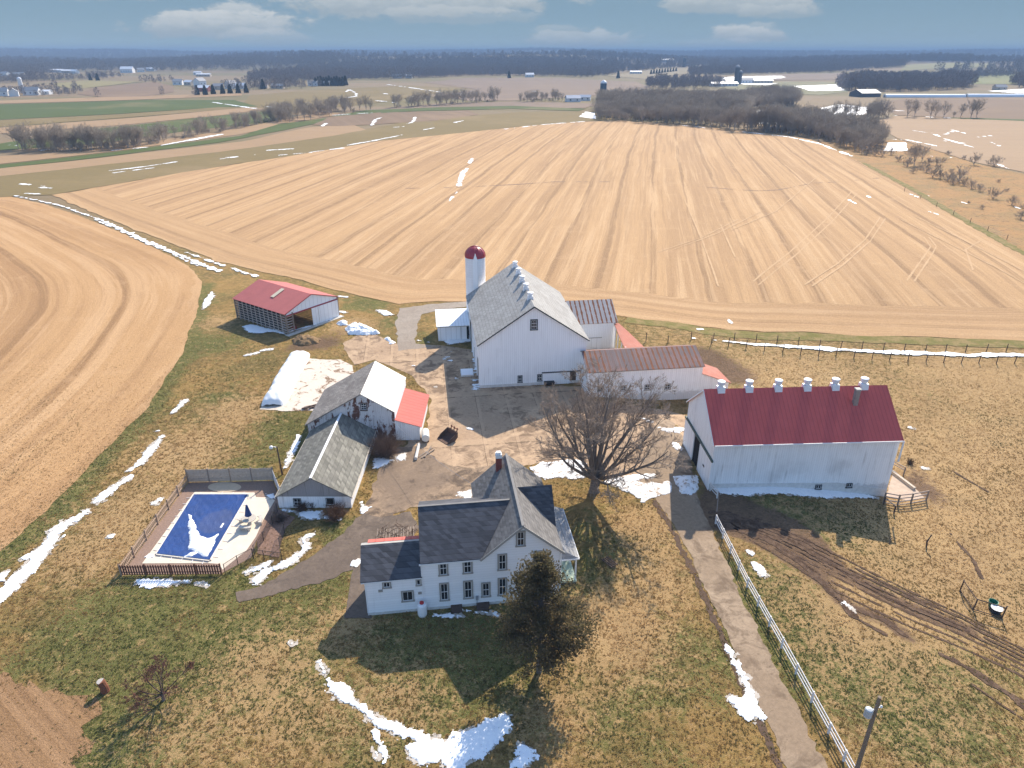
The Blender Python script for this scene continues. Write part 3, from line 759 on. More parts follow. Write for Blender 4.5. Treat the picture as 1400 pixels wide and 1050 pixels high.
for q in range(26):
    p = at(random.uniform(560, 640), random.uniform(455, 545)); 
    if q % 3 == 0: snow.append(('line', [(p.x, p.y), (p.x + .3, p.y)], .08))
for q in range(14):
    a = random.random(); p = at(654 - 3 * random.random(), 478 + a * 55); snow.append(('line', [(p.x - .4, p.y), (p.x + .2, p.y + .1)], random.uniform(.1, .3)))
patch('slush', snow, plain('grey_slush', (.42, .37, .31), .8, .35, 3.), .1, .024, rag=.5, ragscale=.6, kind='stuff', seed=20, fine=.9, swell=.09)
patch('snow', snow, SNOW, .085, .03, .07, .42, .7, 'stuff', seed=20, fine=.75)
# churned snow by the big tree
ds = [('poly', CM([(115, 762), (200, 728), (300, 718), (420, 705), (480, 735), (470, 800), (470, 830), (400, 840), (300, 828), (210, 845)])), ('poly', CM([(640, 822), (780, 808), (950, 800), (940, 822), (860, 835), (800, 850), (900, 868), (1030, 848), (1030, 930), (900, 950), (860, 985), (790, 950), (700, 890), (600, 858)])),
      ('line', CM([(830, 432), (870, 445), (910, 465)]), .15), ('line', CM([(1010, 520), (1100, 510)]), .5), ('line', CM([(960, 500), (1080, 530)]), .35), ('line', CM([(1060, 610), (1090, 640)]), .5)]
patch('snow', ds, DSNOW, .1, .04, .07, .55, .9, 'stuff', seed=31)
far_snow = []
F_ = lambda px, w: far_snow.append(('line', W2(px), (np.array(w) * .8).tolist() if hasattr(w, '__len__') else w * .8))
BS = [('line', W2([(20, 268), (80, 281), (140, 302), (190, 325), (230, 343), (262, 356), (298, 371)]), [.15, .25, .35, .5, .5, .45, .6]), ('line', W2([(255, 346), (300, 362), (350, 378)]), [.1, .3, .35]), ('line', W2([(130, 301), (180, 323), (240, 350), (270, 364)]), .2)]; patch('snow', BS, SNOW, .16, .08, .05, 1.0, 1.3, 'stuff', seed=61); F_([(35, 265), (55, 266)], .6); F_([(58, 257), (70, 258)], .8)
F_([(645, 217), (642, 224)], 1.0); F_([(638, 231), (632, 238), (627, 255)], [.8, 1.3, .9]); F_([(625, 263), (614, 275)], .3)
F_([(946, 463), (1000, 468), (1060, 473), (1120, 477), (1180, 481), (1240, 483), (1320, 486), (1420, 486)], [.3, .4, .6, .7, .8, .8, .9, .9]); F_([(955, 451), (962, 451)], .35); F_([(996, 438), (999, 442)], .3)
F_([(1000, 179), (1040, 183.5), (1080, 188), (1120, 197), (1165, 214)], [.5, .8, 1.1, 1.3, .6]); F_([(930, 171.5), (980, 177)], .5)
F_([(690, 177), (740, 171), (800, 166.5)], [.6, 1., .8]); F_([(476, 199), (515, 192), (550, 185)], [.6, 1., .8]); F_([(422, 209), (468, 203)], [.6, 1.4]); F_([(380, 213), (425, 209)], .5); F_([(366, 206), (398, 204)], 1.2); F_([(310, 216), (350, 212), (300, 218)], .4)
F_([(150, 234), (200, 228), (240, 222)], .8); F_([(155, 237), (210, 230)], .6); F_([(30, 252), (60, 255)], .5)
F_([(222, 199), (260, 192), (304, 184)], [1., 2.6, 1.5]); F_([(155, 206), (200, 202)], 1.); F_([(58, 206), (76, 204)], 1.2); F_([(12, 199), (28, 200)], 1.)
F_([(456, 158), (490, 155.5), (525, 154.5)], [1., 1.6, .8]); F_([(508, 172), (513, 164), (522, 161)], 1.); F_([(556, 170), (565, 167), (568, 160)], [.6, 1.2, .8]); F_([(540, 174.5), (552, 173.5)], 1.); F_([(622, 168), (635, 165)], 1.); F_([(578, 178), (595, 175)], .5); F_([(440, 173), (446, 169)], 1.)
F_([(290, 140), (330, 146), (350, 149), (362, 149)], [1., 1.6, 1.8, 1.]); F_([(365, 146), (378, 148)], 1.5)
F_([(473, 126), (478, 123), (487, 128), (487, 132), (470, 135)], 1.3); F_([(395, 125), (425, 126)], 1.2); F_([(524, 128), (540, 131), (580, 133)], 1.4); F_([(515, 138), (535, 140), (545, 142)], 1.6); F_([(530, 116), (560, 120), (600, 126), (650, 131)], [1.5, 2., 2., 1.2]); F_([(475, 112), (520, 111.5)], 2.5)
F_([(640, 120), (690, 121)], .9); F_([(700, 112), (730, 112)], 1.); F_([(745, 118), (790, 117)], .9); F_([(715, 124), (740, 126)], .8)
F_([(700, 106), (740, 105.5), (765, 107)], 2.); F_([(800, 109), (840, 108.5)], 2.5); F_([(300, 91), (360, 93), (410, 94.5)], 3.)
P2 = lambda px: far_snow.append(('poly', W2(px)))
P2([(793, 160), (800, 153), (812, 155), (815, 163)]); P2([(1022, 168), (1030, 153), (1052, 149), (1080, 150), (1078, 166), (1050, 170)]); P2([(1208, 207), (1214, 196), (1238, 195), (1240, 207)]); P2([(1122, 148), (1150, 143), (1190, 148), (1180, 158), (1130, 160)])
P2([(938, 109), (1010, 105), (1070, 104), (1072, 107), (1000, 111)]); P2([(1000, 115), (1030, 113), (1060, 114), (1050, 117)]); P2([(1085, 118), (1145, 116), (1155, 124), (1110, 125)]); P2([(1350, 125), (1420, 121), (1500, 122), (1500, 128), (1390, 128)])
F_([(1200, 190), (1240, 192), (1280, 200)], .7); F_([(1240, 178), (1275, 183), (1290, 190), (1340, 205)], [.3, .6, .7, .5]); F_([(1288, 186), (1302, 180)], .5); F_([(1300, 178), (1320, 183)], .4); F_([(1290, 193), (1330, 198)], .8); F_([(1335, 188), (1355, 186)], .5); F_([(1355, 195), (1375, 204)], .4); F_([(1260, 213), (1300, 216)], .4)
F_([(1362, 224), (1380, 232)], .6); F_([(1386, 283), (1394, 286)], .4); F_([(1268, 268), (1276, 270)], .25); F_([(1312, 276), (1322, 279)], .3); F_([(1244, 266), (1254, 270)], .3); F_([(1182, 266), (1192, 272)], .25); F_([(1270, 290), (1282, 294)], .3); F_([(1160, 274), (1170, 279)], .25)
F_([(1215, 158), (1260, 160), (1300, 162)], 1.2); F_([(1200, 151), (1235, 152)], 2.)
patch('snow', far_snow, SNOW, .2, .1, .05, .75, 2.2, 'stuff', seed=40, far=True, grow=.0003)
# ================================================================== BUILDINGS
WHITE = siding('white_barn_boards', (.87, .87, .87), .3, 'xy', .16, (.45, .42, .4))
WHITE_OLD = siding('weathered_white_boards', (.84, .84, .84), .26, 'xy', .36, (.4, .38, .37), peel=(.2, .14, .11), peel_amt=-.1)
PEEL = siding('peeling_boards', (.62, .6, .6), .24, 'xy', .45, (.25, .2, .18), peel=(.13, .06, .042), peel_amt=.11)
GREYBOARD = siding('bare_grey_boards', (.3, .28, .275), .2, 'xy', .5, (.15, .13, .12))
CLAP = siding('house_shingle_siding', (.88, .88, .89), .27, 'xy', .1, (.5, .48, .46), horizontal=True, seamdark=.82)
MWHITE = siding('white_metal_panel', (.84, .85, .86), .9, 'xy', .05, (.5, .5, .5))
STONE = plain('whitewashed_stone', (.6, .58, .55), .95, .3, 2.5, bump=.5)
SLATE = shingle('slate_roof', (.33, .32, .3), .3, .3, .25, (.17, .15, .135), .32)
ASPHALT_SH = shingle('grey_shingles', (.155, .145, .136), .22, .36, .5)
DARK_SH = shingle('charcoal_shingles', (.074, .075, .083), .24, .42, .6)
GREEN_SH = shingle('grey_green_shingles', (.19, .18, .15), .26, .42, .6, (.14, .13, .115), .35)
OLD_SH = shingle('old_brown_shingles', (.24, .215, .19), .22, .35, .4, (.12, .1, .09), .5)
RED_DARK = metal_roof('dark_red_metal', (.52, .1, .088), .48, None, 0, .5, .06)
RED_SHED = metal_roof('faded_red_metal', (.45, .14, .125), .3, None, 0, .45, .05)
RED_LEAN = metal_roof('salmon_metal', (.46, .12, .095), .8, None, 0, .4, .06)
RUST_PINK = metal_roof('rusty_tin', (.165, .125, .122), .26, (.2, .068, .028), .14, .6, .2, (.27, .15, .13))
RUST_GREY = metal_roof('rust_streaked_tin', (.36, .34, .34), .26, (.2, .075, .035), .3, .6, .12)
RUST_RED = metal_roof('red_oxide_tin', (.4, .145, .1), .3, None, 0, .7, .12, (.42, .2, .15))
CREAM = metal_roof('cream_metal', (.82, .77, .66), .9, None, 0, .4, .03)
WMETAL = metal_roof('white_metal_roof', (.78, .8, .82), .5, None, 0, .35, .04)
TRIM = plain('taupe_trim', (.33, .31, .28), .7, .15)
DARKTRIM = plain('dark_trim', (.05, .055, .055), .7, .2)
WTRIM = plain('white_trim', (.8, .8, .8), .6, .08)
GREENTRIM = plain('green_trim', (.09, .12, .1), .7, .2)
REDTRIM = plain('red_trim', (.3, .04, .045), .6, .15)
GLASS = glass('window_glass')
DARK = plain('dark_interior', (.012, .011, .01), 1., .3)
BRICK_R = plain('red_brick', (.22, .06, .045), .9, .35, 6., bump=.4)
BRICK_G = plain('grey_brick', (.3, .24, .21), .9, .4, 5., bump=.4)
GALV = plain('galvanised_steel', (.74, .76, .78), .5, .12, 4., metal=.1, spec=.4)
WOODP = plain('weathered_wood', (.24, .19, .15), .9, .35, 3., bump=.3)
DKWOOD = plain('dark_wood', (.09, .06, .045), .9, .35, 3., bump=.3)
CONC = plain('concrete', (.5, .46, .4), .9, .2, 1.5, bump=.3)
BLACK = plain('black_iron', (.02, .02, .022), .6, .3)

def facing_window(parent, a0, a1, z0, z1, y=0., trim=TRIM, tw=.14, bars=(1, 1), face='-y', name='window', glz=GLASS, sill=True):
    """a window on the wall plane: trim ring, sash, panes. face -y: wall along x at depth y; face -x: wall along y at x=y; face +x the other way"""
    def bx(mb, u0, u1, d0, d1, v0, v1):
        if face == '-y': mb.box(u0, u1, y - d1, y - d0, v0, v1)
        elif face == '-x': mb.box(y - d1, y - d0, u0, u1, v0, v1)
        else: mb.box(y + d0, y + d1, u0, u1, v0, v1)
    m = MB()
    bx(m, a0, a0 + tw, .0, .07, z0, z1); bx(m, a1 - tw, a1, .0, .07, z0, z1)
    bx(m, a0 + tw, a1 - tw, .0, .07, z1 - tw, z1)
    if sill: bx(m, a0 - .04, a1 + .04, .0, .12, z0 - .07, z0 + .05)
    else: bx(m, a0 + tw, a1 - tw, .0, .07, z0, z0 + tw)
    w = m.build(name, trim, parent)
    b0, b1, c0, c1 = a0 + tw, a1 - tw, z0 + (.05 if sill else tw), z1 - tw
    p = MB(); bx(p, b0, b1, .0, .012, c0, c1); p.build('pane', glz, w)
    s = MB(); t = .035
    bx(s, b0, b0 + t, .013, .04, c0, c1); bx(s, b1 - t, b1, .013, .04, c0, c1)
    bx(s, b0 + t, b1 - t, .013, .04, c0, c0 + t); bx(s, b0 + t, b1 - t, .013, .04, c1 - t, c1)
    for i in range(1, bars[0] + 1):
        u = b0 + (b1 - b0) * i / (bars[0] + 1); bx(s, u - .014, u + .014, .013, .034, c0 + t, c1 - t)
    for i in range(1, bars[1] + 1):
        u = c0 + (c1 - c0) * i / (bars[1] + 1); bx(s, b0 + t, b1 - t, .013, .043, u - .02, u + .02)
    s.build('sash', WTRIM, w)
    return w

def gable_walls(mb, a0, a1, b0, b1, eave, ridge, along='x', base=-2.6, peak=None):
    """five-sided prism; along = direction of the ridge"""
    if along == 'x':
        pk = (b0 + b1) / 2 if peak is None else peak
        mb.prism([(b0, base), (b1, base), (b1, eave), (pk, ridge), (b0, eave)], 'x', a0, a1)
    else:
        pk = (a0 + a1) / 2 if peak is None else peak
        mb.prism([(a0, base), (a1, base), (a1, eave), (pk, ridge), (a0, eave)], 'y', b0, b1)

def gable_roof(parent, mat, a0, a1, b0, b1, eave, ridge, along='x', over=.3, end=.3, t=.12, name='roof', lift=.1, peak=None, run=False):
    mb = MB()
    if along == 'x':
        pk = (b0 + b1) / 2 if peak is None else peak
        for e, s in ((b0, -1), (b1, 1)):
            sl = (ridge - eave) / abs(pk - e)
            ez = eave - sl * over + lift
            mb.slab([(a0 - end, e + s * over, ez), (a1 + end, e + s * over, ez), (a1 + end, pk, ridge + lift), (a0 - end, pk, ridge + lift)], t)
    else:
        pk = (a0 + a1) / 2 if peak is None else peak
        for e, s in ((a0, -1), (a1, 1)):
            sl = (ridge - eave) / abs(pk - e)
            ez = eave - sl * over + lift
            mb.slab([(e + s * over, b0 - end, ez), (e + s * over, b1 + end, ez), (pk, b1 + end, ridge + lift), (pk, b0 - end, ridge + lift)], t)
    o = mb.build(name, mat, parent)
    if run: set_run(o, 0 if along == 'x' else 1)
    return o

def ventilator(label, group, loc, rz, h=1.15, r=.36, name='roof_ventilator', parent=None):
    """round galvanised barn ventilator: saddle base, drum, conical cap"""
    b = MB()
    b.prism([(-.48, -.45), (.48, -.45), (.34, .25), (-.34, .25)], 'x', -.42, .42)
    o = b.build(name, GALV, parent); o.location = loc; o.rotation_euler = (0, 0, rz)
    d = MB(); d.lathe([(r * .85, .2), (r * .82, h * .45), (r * 1.1, h * .47), (r * 1.1, h * .8), (r * .9, h * .82)], 16); d.build('drum', GALV, o, False)
    c = MB(); c.lathe([(r * 1.25, h * .82), (r * 1.2, h * .88), (r * .6, h * .96), (.05, h * .98)], 16); c.build('cap', GALV, o, False)
    return o

# ------------------------------------------------------------------ farmhouse
HT = R(7.4)
H = thing('farmhouse', 'white two-storey farmhouse with dark shingle cross-gable roofs and taupe window trim', 'house', (-12.72, 46.79, 0), HT)
w = MB()
w.prism([(0, -1), (4.2, -1), (4.2, 4.66), (3.6, 5.0), (2.95, 5.3), (0, 3.85)], 'x', 0, 4.9)
gable_walls(w, 4.88, 10.6, 0.003, 8.7, 5.5, 8.05, 'x', -1, 4.3)
gable_walls(w, 10.38, 17.1, 0, 11.3, 5.5, 8.5, 'y', -1)
gable_walls(w, 14., 17.13, 3.6, 8.4, 5.5, 8.2, 'x', -1)
walls = w.build('wall', CLAP, H)
f = MB(); f.box(.02, 17.08, -.03, .1, -1, .28); f.build('foundation', STONE, H)
for q in ((-.02, .1, -.02, .1, .28, 3.75), (17.02, 17.13, -.025, .1, .28, 5.4), (17.16, 17.25, -.1, -.0, .3, 5.3), (4.9, 4.99, -.09, -.0, .3, 5.3)):
    cb = MB(); cb.box(*q); cb.build('corner_trim', WTRIM, H)
for q in ((-.3, 4.85, -.135, -.075, 3.68, 3.77), (4.75, 10.2, -.26, -.18, 5.2, 5.34)):
    cb = MB(); cb.box(*q); cb.build('eave_board', WTRIM, H)
# the low wing: shingles in front, a pale shingle strip and red metal behind the ridge
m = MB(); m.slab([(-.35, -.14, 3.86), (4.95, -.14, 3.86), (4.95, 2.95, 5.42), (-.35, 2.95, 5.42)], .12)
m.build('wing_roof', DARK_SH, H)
m = MB(); m.slab([(-.35, 2.955, 5.425), (4.9, 2.955, 5.425), (4.9, 3.62, 5.16), (-.35, 3.62, 5.16)], .1); m.build('ridge_strip', shingle('pale_shingles', (.34, .33, .31), .2, .34, .3), H)
m = MB(); m.slab([(.2, 3.5, 5.24), (4.9, 3.5, 5.24), (4.9, 4.5, 4.82), (.2, 4.5, 4.82)], .05); o = m.build('rear_metal_roof', RED_LEAN, H); set_run(o, 0)
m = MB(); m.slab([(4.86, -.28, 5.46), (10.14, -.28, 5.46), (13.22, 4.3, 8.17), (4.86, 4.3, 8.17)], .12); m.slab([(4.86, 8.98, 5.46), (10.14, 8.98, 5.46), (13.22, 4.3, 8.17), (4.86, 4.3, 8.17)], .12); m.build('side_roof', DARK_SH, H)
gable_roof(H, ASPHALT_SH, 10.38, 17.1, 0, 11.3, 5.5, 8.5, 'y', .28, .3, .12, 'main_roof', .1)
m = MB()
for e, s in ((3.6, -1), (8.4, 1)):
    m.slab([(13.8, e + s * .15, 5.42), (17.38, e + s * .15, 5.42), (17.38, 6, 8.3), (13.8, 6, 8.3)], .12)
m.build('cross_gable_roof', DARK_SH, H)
rc = MB(); rc.bar((13.74, -.3, 8.62), (13.74, 11.6, 8.62), .22, .05); rc.bar((4.86, 4.3, 8.19), (13.15, 4.3, 8.19), .2, .05); rc.build('ridge_cap', plain('ridge_shingles', (.2, .19, .18), .9, .25), H)
rk = MB()
for s in (-1, 1): rk.bar((13.74 + s * 3.72, -.33, 5.28), (13.74, -.33, 8.52), .06, .2)
rk.build('bargeboard', TRIM, H)
ch = MB(); ch.box(12.55, 13.1, 9.9, 10.45, 7, 9.15); c = ch.build('chimney', BRICK_R, H)
ch = MB(); ch.box(12.52, 13.13, 9.87, 10.48, 9.152, 9.55); ch.box(12.62, 13.03, 9.97, 10.38, 9.552, 9.75); ch.build('chimney_cap', plain('chimney_mortar', (.7, .68, .66), .9, .2), c)
wins = [(6.38, 7.24, 3.82, 5.4), (8.48, 9.36, 3.82, 5.4), (11.54, 12.4, 3.85, 5.6), (14.7, 15.56, 3.9, 5.6), (13.16, 14.0, 6.3, 7.9), (6.36, 7.23, .98, 2.96), (8.46, 9.34, .98, 2.98), (10.06, 10.9, .98, 2.6), (11.53, 12.4, .99, 2.95), (14.7, 15.56, 1.0, 2.9)]
for a0, a1, z0, z1 in wins: facing_window(H, a0, a1, z0, z1, 0, bars=(1, 1))
facing_window(H, 1.48, 2.25, 2.98, 3.66, 0, bars=(1, 0), tw=.12); facing_window(H, 4.36, 4.86, 2.95, 3.62, 0, bars=(0, 0), tw=.1)
facing_window(H, 3.02, 4.14, 1.28, 2.44, 0, bars=(1, 0), tw=.13)
v = MB(); v.box(1.1, 1.48, -.06, 0, 2.55, 2.8); v.build('vent', TRIM, H)
v = MB(); v.box(4.5, 4.82, -.05, 0, 1.9, 2.16); v.build('vent', TRIM, H)
v = MB(); v.box(9.55, 9.78, -.16, 0, .75, 1.15); v.bar((9.66, -.06, .2), (9.66, -.06, .8), .05, .05); v.build('electric_meter', plain('meter_grey', (.3, .31, .32), .5), H)
HATCH_M = plain('dark_brown_planks', (.07, .045, .035), .9, .4)
for a0, a1 in ((7.3, 8.3), (9.6, 10.75)):
    v = MB(); v.prism([(-.75, -.3), (-.02, -.3), (-.02, .34), (-.75, .16)], 'x', a0, a1); v.build('cellar_door', HATCH_M, H)
# porch on the right
pr_ = MB()
pr_.slab([(17.05, 2.3, 3.95), (17.05, 9.3, 3.95), (19.25, 9.3, 3.05), (19.25, 1.55, 3.05)], .1)
pr_.add([(17.05, 1.55, 3.05), (19.25, 1.55, 3.05), (17.05, 2.3, 3.95), (17.05, 1.55, 2.95), (19.25, 1.55, 2.95), (17.05, 2.3, 3.85)], [(0, 1, 2), (3, 5, 4), (0, 3, 4, 1)])
pr_.build('porch_roof', shingle('grey_porch_shingles', (.27, .265, .26), .2, .3, .3), H)
e_ = MB(); e_.bar((17.05, 1.53, 2.98), (19.27, 1.53, 2.98), .05, .14); e_.bar((19.27, 1.53, 2.98), (19.27, 9.3, 2.98), .05, .14); e_.build('porch_fascia', WTRIM, H)
for b in (1.8, 4.2, 6.6, 9.0):
    p = MB(); p.box(18.95, 19.1, b - .07, b + .07, .35, 2.95); p.build('porch_post', WTRIM, H)
fl = MB(); fl.box(17.12, 19.15, 1.65, 9.2, .18, .36); fl.build('porch_floor', plain('pale_green_paint', (.42, .52, .4), .6, .15), H)
fl = MB(); fl.box(17.13, 17.16, 1.7, 3.5, .4, 3.2); fl.build('porch_wall_panel', plain('pale_green_boards', (.45, .56, .44), .6, .12), H)
fl = MB(); fl.box(17.2, 19.1, 1.62, 1.66, -.5, .19); fl.build('porch_skirt', DARKTRIM, H)

# ------------------------------------------------------------------ big white barn
B = thing('bank_barn', 'tall white gabled barn with pale slate roof and five ridge ventilators', 'barn', (-4.70, 92.90, 0), HT)
w = MB(); gable_walls(w, 0, 15.8, 0, 22.4, 7.06, 12.42, 'y'); w.build('wall', WHITE, B)
gable_roof(B, SLATE, 0, 15.8, 0, 22.4, 7.06, 12.42, 'y', .4, .3, .14, 'roof', .1)
t = MB()
for s in (-1, 1): t.bar((7.9 + s * 8.25, -.33, 6.83), (7.9, -.33, 12.4), .06, .16)
t.build('bargeboard', DARKTRIM, B)
f = MB(); f.box(-.04, 15.84, -.04, .1, -2, .45); f.build('foundation', STONE, B)
facing_window(B, 7.38, 8.47, 8.87, 10.47, 0, bars=(2, 2), trim=DARKTRIM, tw=.16)
facing_window(B, 5.58, 6.31, .62, 1.74, 0, bars=(1, 1), trim=DARKTRIM, tw=.1); facing_window(B, 8.51, 9.3, .68, 1.76, 0, bars=(1, 1), trim=DARKTRIM, tw=.1)
d = MB(); d.box(2.43, 3.35, -.05, 0, .75, 1.82); d.build('hatch', WTRIM, B)
d = MB(); d.box(9.3, 13.45, -.09, -.01, -.25, 1.9); d.build('sliding_door', WHITE, B)
d = MB(); d.box(9.2, 15.3, -.16, -.0, 1.92, 2.06); d.build('door_track', DARKTRIM, B)
d = MB(); d.box(13.46, 14.41, -.03, 0, -.4, 1.9); d.build('doorway', plain('brown_door_gap', (.1, .065, .04), .9, .3), B)
for b0_, b1_, z1_ in ((1.5, 3.9, 3.4), (9., 10.2, 2.4), (14.5, 18.5, 4.2)):
    d = MB(); d.box(-.035, 0, b0_, b1_, .2, z1_); d.build('side_doorway', DARK, B)
for b in (.8, 4.6, 8., 12., 14., 19.):
    d = MB(); d.box(-.14, -.0, b - .12, b + .12, -.5, 6.6); d.build('wall_pilaster', WTRIM, B)
for i, b in enumerate((3.6, 7.9, 12., 16.2, 20.3)):
    ventilator(None, None, (7.9, b, 12.58), PI / 2, .85, .36, parent=B)

# concrete cellar head, left of the barn
k = thing('cellar_hatch', 'small white concrete hatchway beside the left corner of the tall white barn', 'hatchway', tuple(at(638, 512)), HT)
m = MB(); m.prism([(-.9, -1), (.9, -1), (.9, .55), (-.9, .3)], 'x', -.9, 1.05); m.build('body', STONE, k)
m = MB(); m.slab([(-.85, -.98, .36), (.98, -.98, .36), (.98, .85, .62), (-.85, .85, .62)], .06); m.build('lid', WTRIM, k)
k = thing('feed_trough', 'black feed trough standing against the tall white barn front', 'trough', tuple(at(751, 527)), HT)
m = MB(); m.prism([(-.35, .25), (.35, .25), (.45, .65), (-.45, .65)], 'x', -.75, .75); m.build('basin', BLACK, k)
for sx in (-.6, .6):
    for sy in (-.28, .28):
        m = MB(); m.box(sx - .04, sx + .04, sy - .04, sy + .04, -.1, .26); m.build('leg', BLACK, k)

# ------------------------------------------------------------------ silo
si = thing('silo', 'tall white concrete silo with red domed cap behind the big barn', 'silo', (-6.35, 117.6, 0), 0)
m = MB(); m.lathe([(1.72, -1)] + [(1.72 + (.02 if k % 2 else 0), .4 + k * .43) for k in range(30)] + [(1.72, 13.3)], 32)
m.build('shaft', siding('silo_staves', (.78, .78, .79), .43, 'xy', .15, (.5, .48, .46), horizontal=True, seamdark=.85), si, True)
m = MB(); m.lathe([(1.78, 13.2)] + [(1.78 * math.cos(a), 13.3 + 1.75 * math.sin(a)) for a in np.linspace(0, 1.5, 9)], 24); m.build('dome', plain('red_dome', (.33, .03, .045), .35, .12, spec=.5), si, False)
m = MB()
for k in range(12):
    a = k * PI / 6; m.tube([(1.8 * math.cos(b) * math.cos(a), 1.8 * math.cos(b) * math.sin(a), 13.31 + 1.77 * math.sin(b)) for b in np.linspace(0, 1.5, 7)], .035, 4)
m.build('dome_rib', plain('red_rib', (.38, .06, .07), .4, .1), si)
m = MB()
a0 = -1.35
m.prism([(-.42, 0), (.42, 0), (.42, 12.9), (0, 14.2), (-.42, 12.9)], 'y', -2.15, -1.6); ob = m.build('chute', MWHITE, si); ob.rotation_euler = (0, 0, .06)

# ------------------------------------------------------------------ white metal shed by the silo
k = thing('metal_shed', 'small white metal shed tucked against the left rear of the tall barn', 'shed', (-4.70, 92.90, 0), HT)
m = MB(); m.prism([(19.5, -2), (25.4, -2), (25.4, 3.45), (19.5, 2.65)], 'x', -5.5, -.25); m.build('wall', MWHITE, k)
m = MB(); m.slab([(-5.75, 19.2, 2.75), (-.05, 19.2, 2.75), (-.05, 25.6, 3.62), (-5.75, 25.6, 3.62)], .1); o = m.build('roof', WMETAL, k); set_run(o, 0)
m = MB(); m.box(-5.55, -.6, 19.38, 19.5, 2.5, 2.6); m.box(-1.64, -1.58, 19.42, 19.5, .1, 2.5); m.build('door_track', TRIM, k)
m = MB(); m.box(-.6, -.26, 19.46, 19.5, .1, 2.5); m.build('doorway', DARK, k)

# ------------------------------------------------------------------ rear outbuilding, red roofed link and long low stable
k = thing('outbuilding', 'white outbuilding with rust-streaked tin roof behind the tall barn', 'outbuilding', (-4.70, 92.90, 0), HT)
m = MB(); gable_walls(m, 15.9, 23.8, 12.75, 21.4, 4.7, 7.05, 'x'); m.build('wall', WHITE, k)
gable_roof(k, RUST_GREY, 15.9, 23.8, 12.75, 21.4, 4.7, 7.05, 'x', .3, .25, .08, 'roof', .08, None, True)
m = MB(); m.box(18.6, 21.4, 12.66, 12.75, -.6, 1.95); m.build('door', MWHITE, k)
m = MB(); m.box(18.5, 21.5, 12.6, 12.66, 1.95, 2.03); m.build('door_track', TRIM, k)
k = thing('open_shed', 'open cattle shed with curved red oxide roof between two white outbuildings', 'shed', (-4.70, 92.90, 0), HT)
m = MB(); m.slab([(23.5, 12.7, 4.35), (24.3, 12.9, 4.3), (25.1, 11., 3.8), (25.9, 7.5, 3.35), (26.6, 3., 3.)  , (22.5, 3., 4.05), (22.9, 7.5, 4.2)], .1); o = m.build('roof', RUST_RED, k); set_run(o, 1)
m = MB(); m.box(25.2, 25.3, 2.5, 11.5, -2, 3.0); m.build('wall', WHITE, k)
for a, b in ((23.7, 12.3), (23.2, 9.), (22.9, 5.8), (22.8, 3.4)):
    m = MB(); m.box(a - .09, a + .09, b - .09, b + .09, -2, 4.0); m.build('post', WTRIM, k)
LB = thing('stable', 'long low white stable with pinkish rusted tin roof right of the tall barn', 'stable', (-4.70, 92.90, 0), HT)
m = MB(); gable_walls(m, 15.05, 32.1, -4.75, 2.95, 3.95, 5.45, 'x'); m.build('wall', WHITE, LB)
gable_roof(LB, RUST_PINK, 15.05, 32.1, -4.75, 2.95, 3.95, 5.45, 'x', .3, .2, .08, 'roof', .08, None, True)
m = MB(); m.box(15.1, 32.1, -4.98, -4.9, 3.78, 3.9); m.build('gutter', TRIM, LB)
for a0, a1, z0, z1 in ((19.96, 20.84, .62, 1.49), (23.53, 24.44, .5, 1.42), (26.57, 27.5, .42, 1.34), (16.5, 17.4, .7, 1.55)):
    facing_window(LB, a0, a1, z0, z1, -4.75, bars=(1, 1), trim=TRIM, tw=.12)
m = MB(); m.prism([(32.1, -2.6), (36.4, -2.6), (36.4, .95), (32.1, 2.6)], 'y', -4.7, .3); m.build('lean_to_wall', WHITE, LB)
m = MB(); m.slab([(32.1, -4.95, 2.72), (36.7, -4.95, .95), (36.7, .5, .95), (32.1, .5, 2.72)], .08); o = m.build('lean_to_roof', RUST_RED, LB); set_run(o, 1)

# ------------------------------------------------------------------ red-roofed barn on the right
RT = R(2.92)
RB = thing('red_roofed_barn', 'long white barn with dark red metal roof and six ridge ventilators', 'barn', (22.39, 66.54, 0), RT)
m = MB(); gable_walls(m, 0, 21.1, 0, 10.17, 6.1, 10.12, 'x', -3.2); m.build('wall', WHITE_OLD, RB)
gable_roof(RB, RED_DARK, 0, 21.1, 0, 10.17, 6.1, 10.12, 'x', .35, .2, .08, 'roof', .08, None, True)
m = MB(); m.box(-.1, 21.3, -.42, -.32, 5.75, 5.9); m.box(21.2, 21.32, -.46, -.3, 3.2, 5.9); m.build('gutter', WTRIM, RB)
m = MB()
for s in (-1, 1): m.bar((-.22, 5.085 + s * 5.4, 5.83), (-.22, 5.085, 10.08), .05, .16)
m.build('bargeboard', WTRIM, RB)
m = MB(); m.box(-.2, .0, -.35, 10.4, 3.7, 3.92); m.build('door_track', GREENTRIM, RB)
m = MB(); m.box(-.03, .0, 4.1, 6.3, -.3, 3.7); m.build('doorway', DARK, RB)
m = MB(); m.box(-.16, -.06, -.25, 4.1, -.1, 3.68); dr = m.build('sliding_door', MWHITE, RB)
m = MB(); m.box(-.19, -.16, 1.75, 2.3, 1.75, 1.95); m.build('door_slot', DARK, dr)
m = MB(); m.box(-.16, -.06, 6.3, 10.25, -.3, 3.68); m.build('sliding_door', MWHITE, RB)
m = MB(); m.prism([(0, -3), (21.12, -3), (21.12, -.75), (15, .35), (9, .5), (0, .7)], 'y', -.05, .05); m.build('foundation', STONE, RB)
for a0, a1, z0, z1 in ((12.45, 13.2, -.38, .19), (16.08, 16.79, -.3, .26)):
    facing_window(RB, a0, a1, z0, z1, -.05, bars=(1, 0), trim=DARKTRIM, tw=.08)
for a in (1.75, 5.0, 8.4, 11.8, 15.1, 18.5): ventilator(None, None, (a, 5.085, 10.26), 0, 1.02, .37, parent=RB)
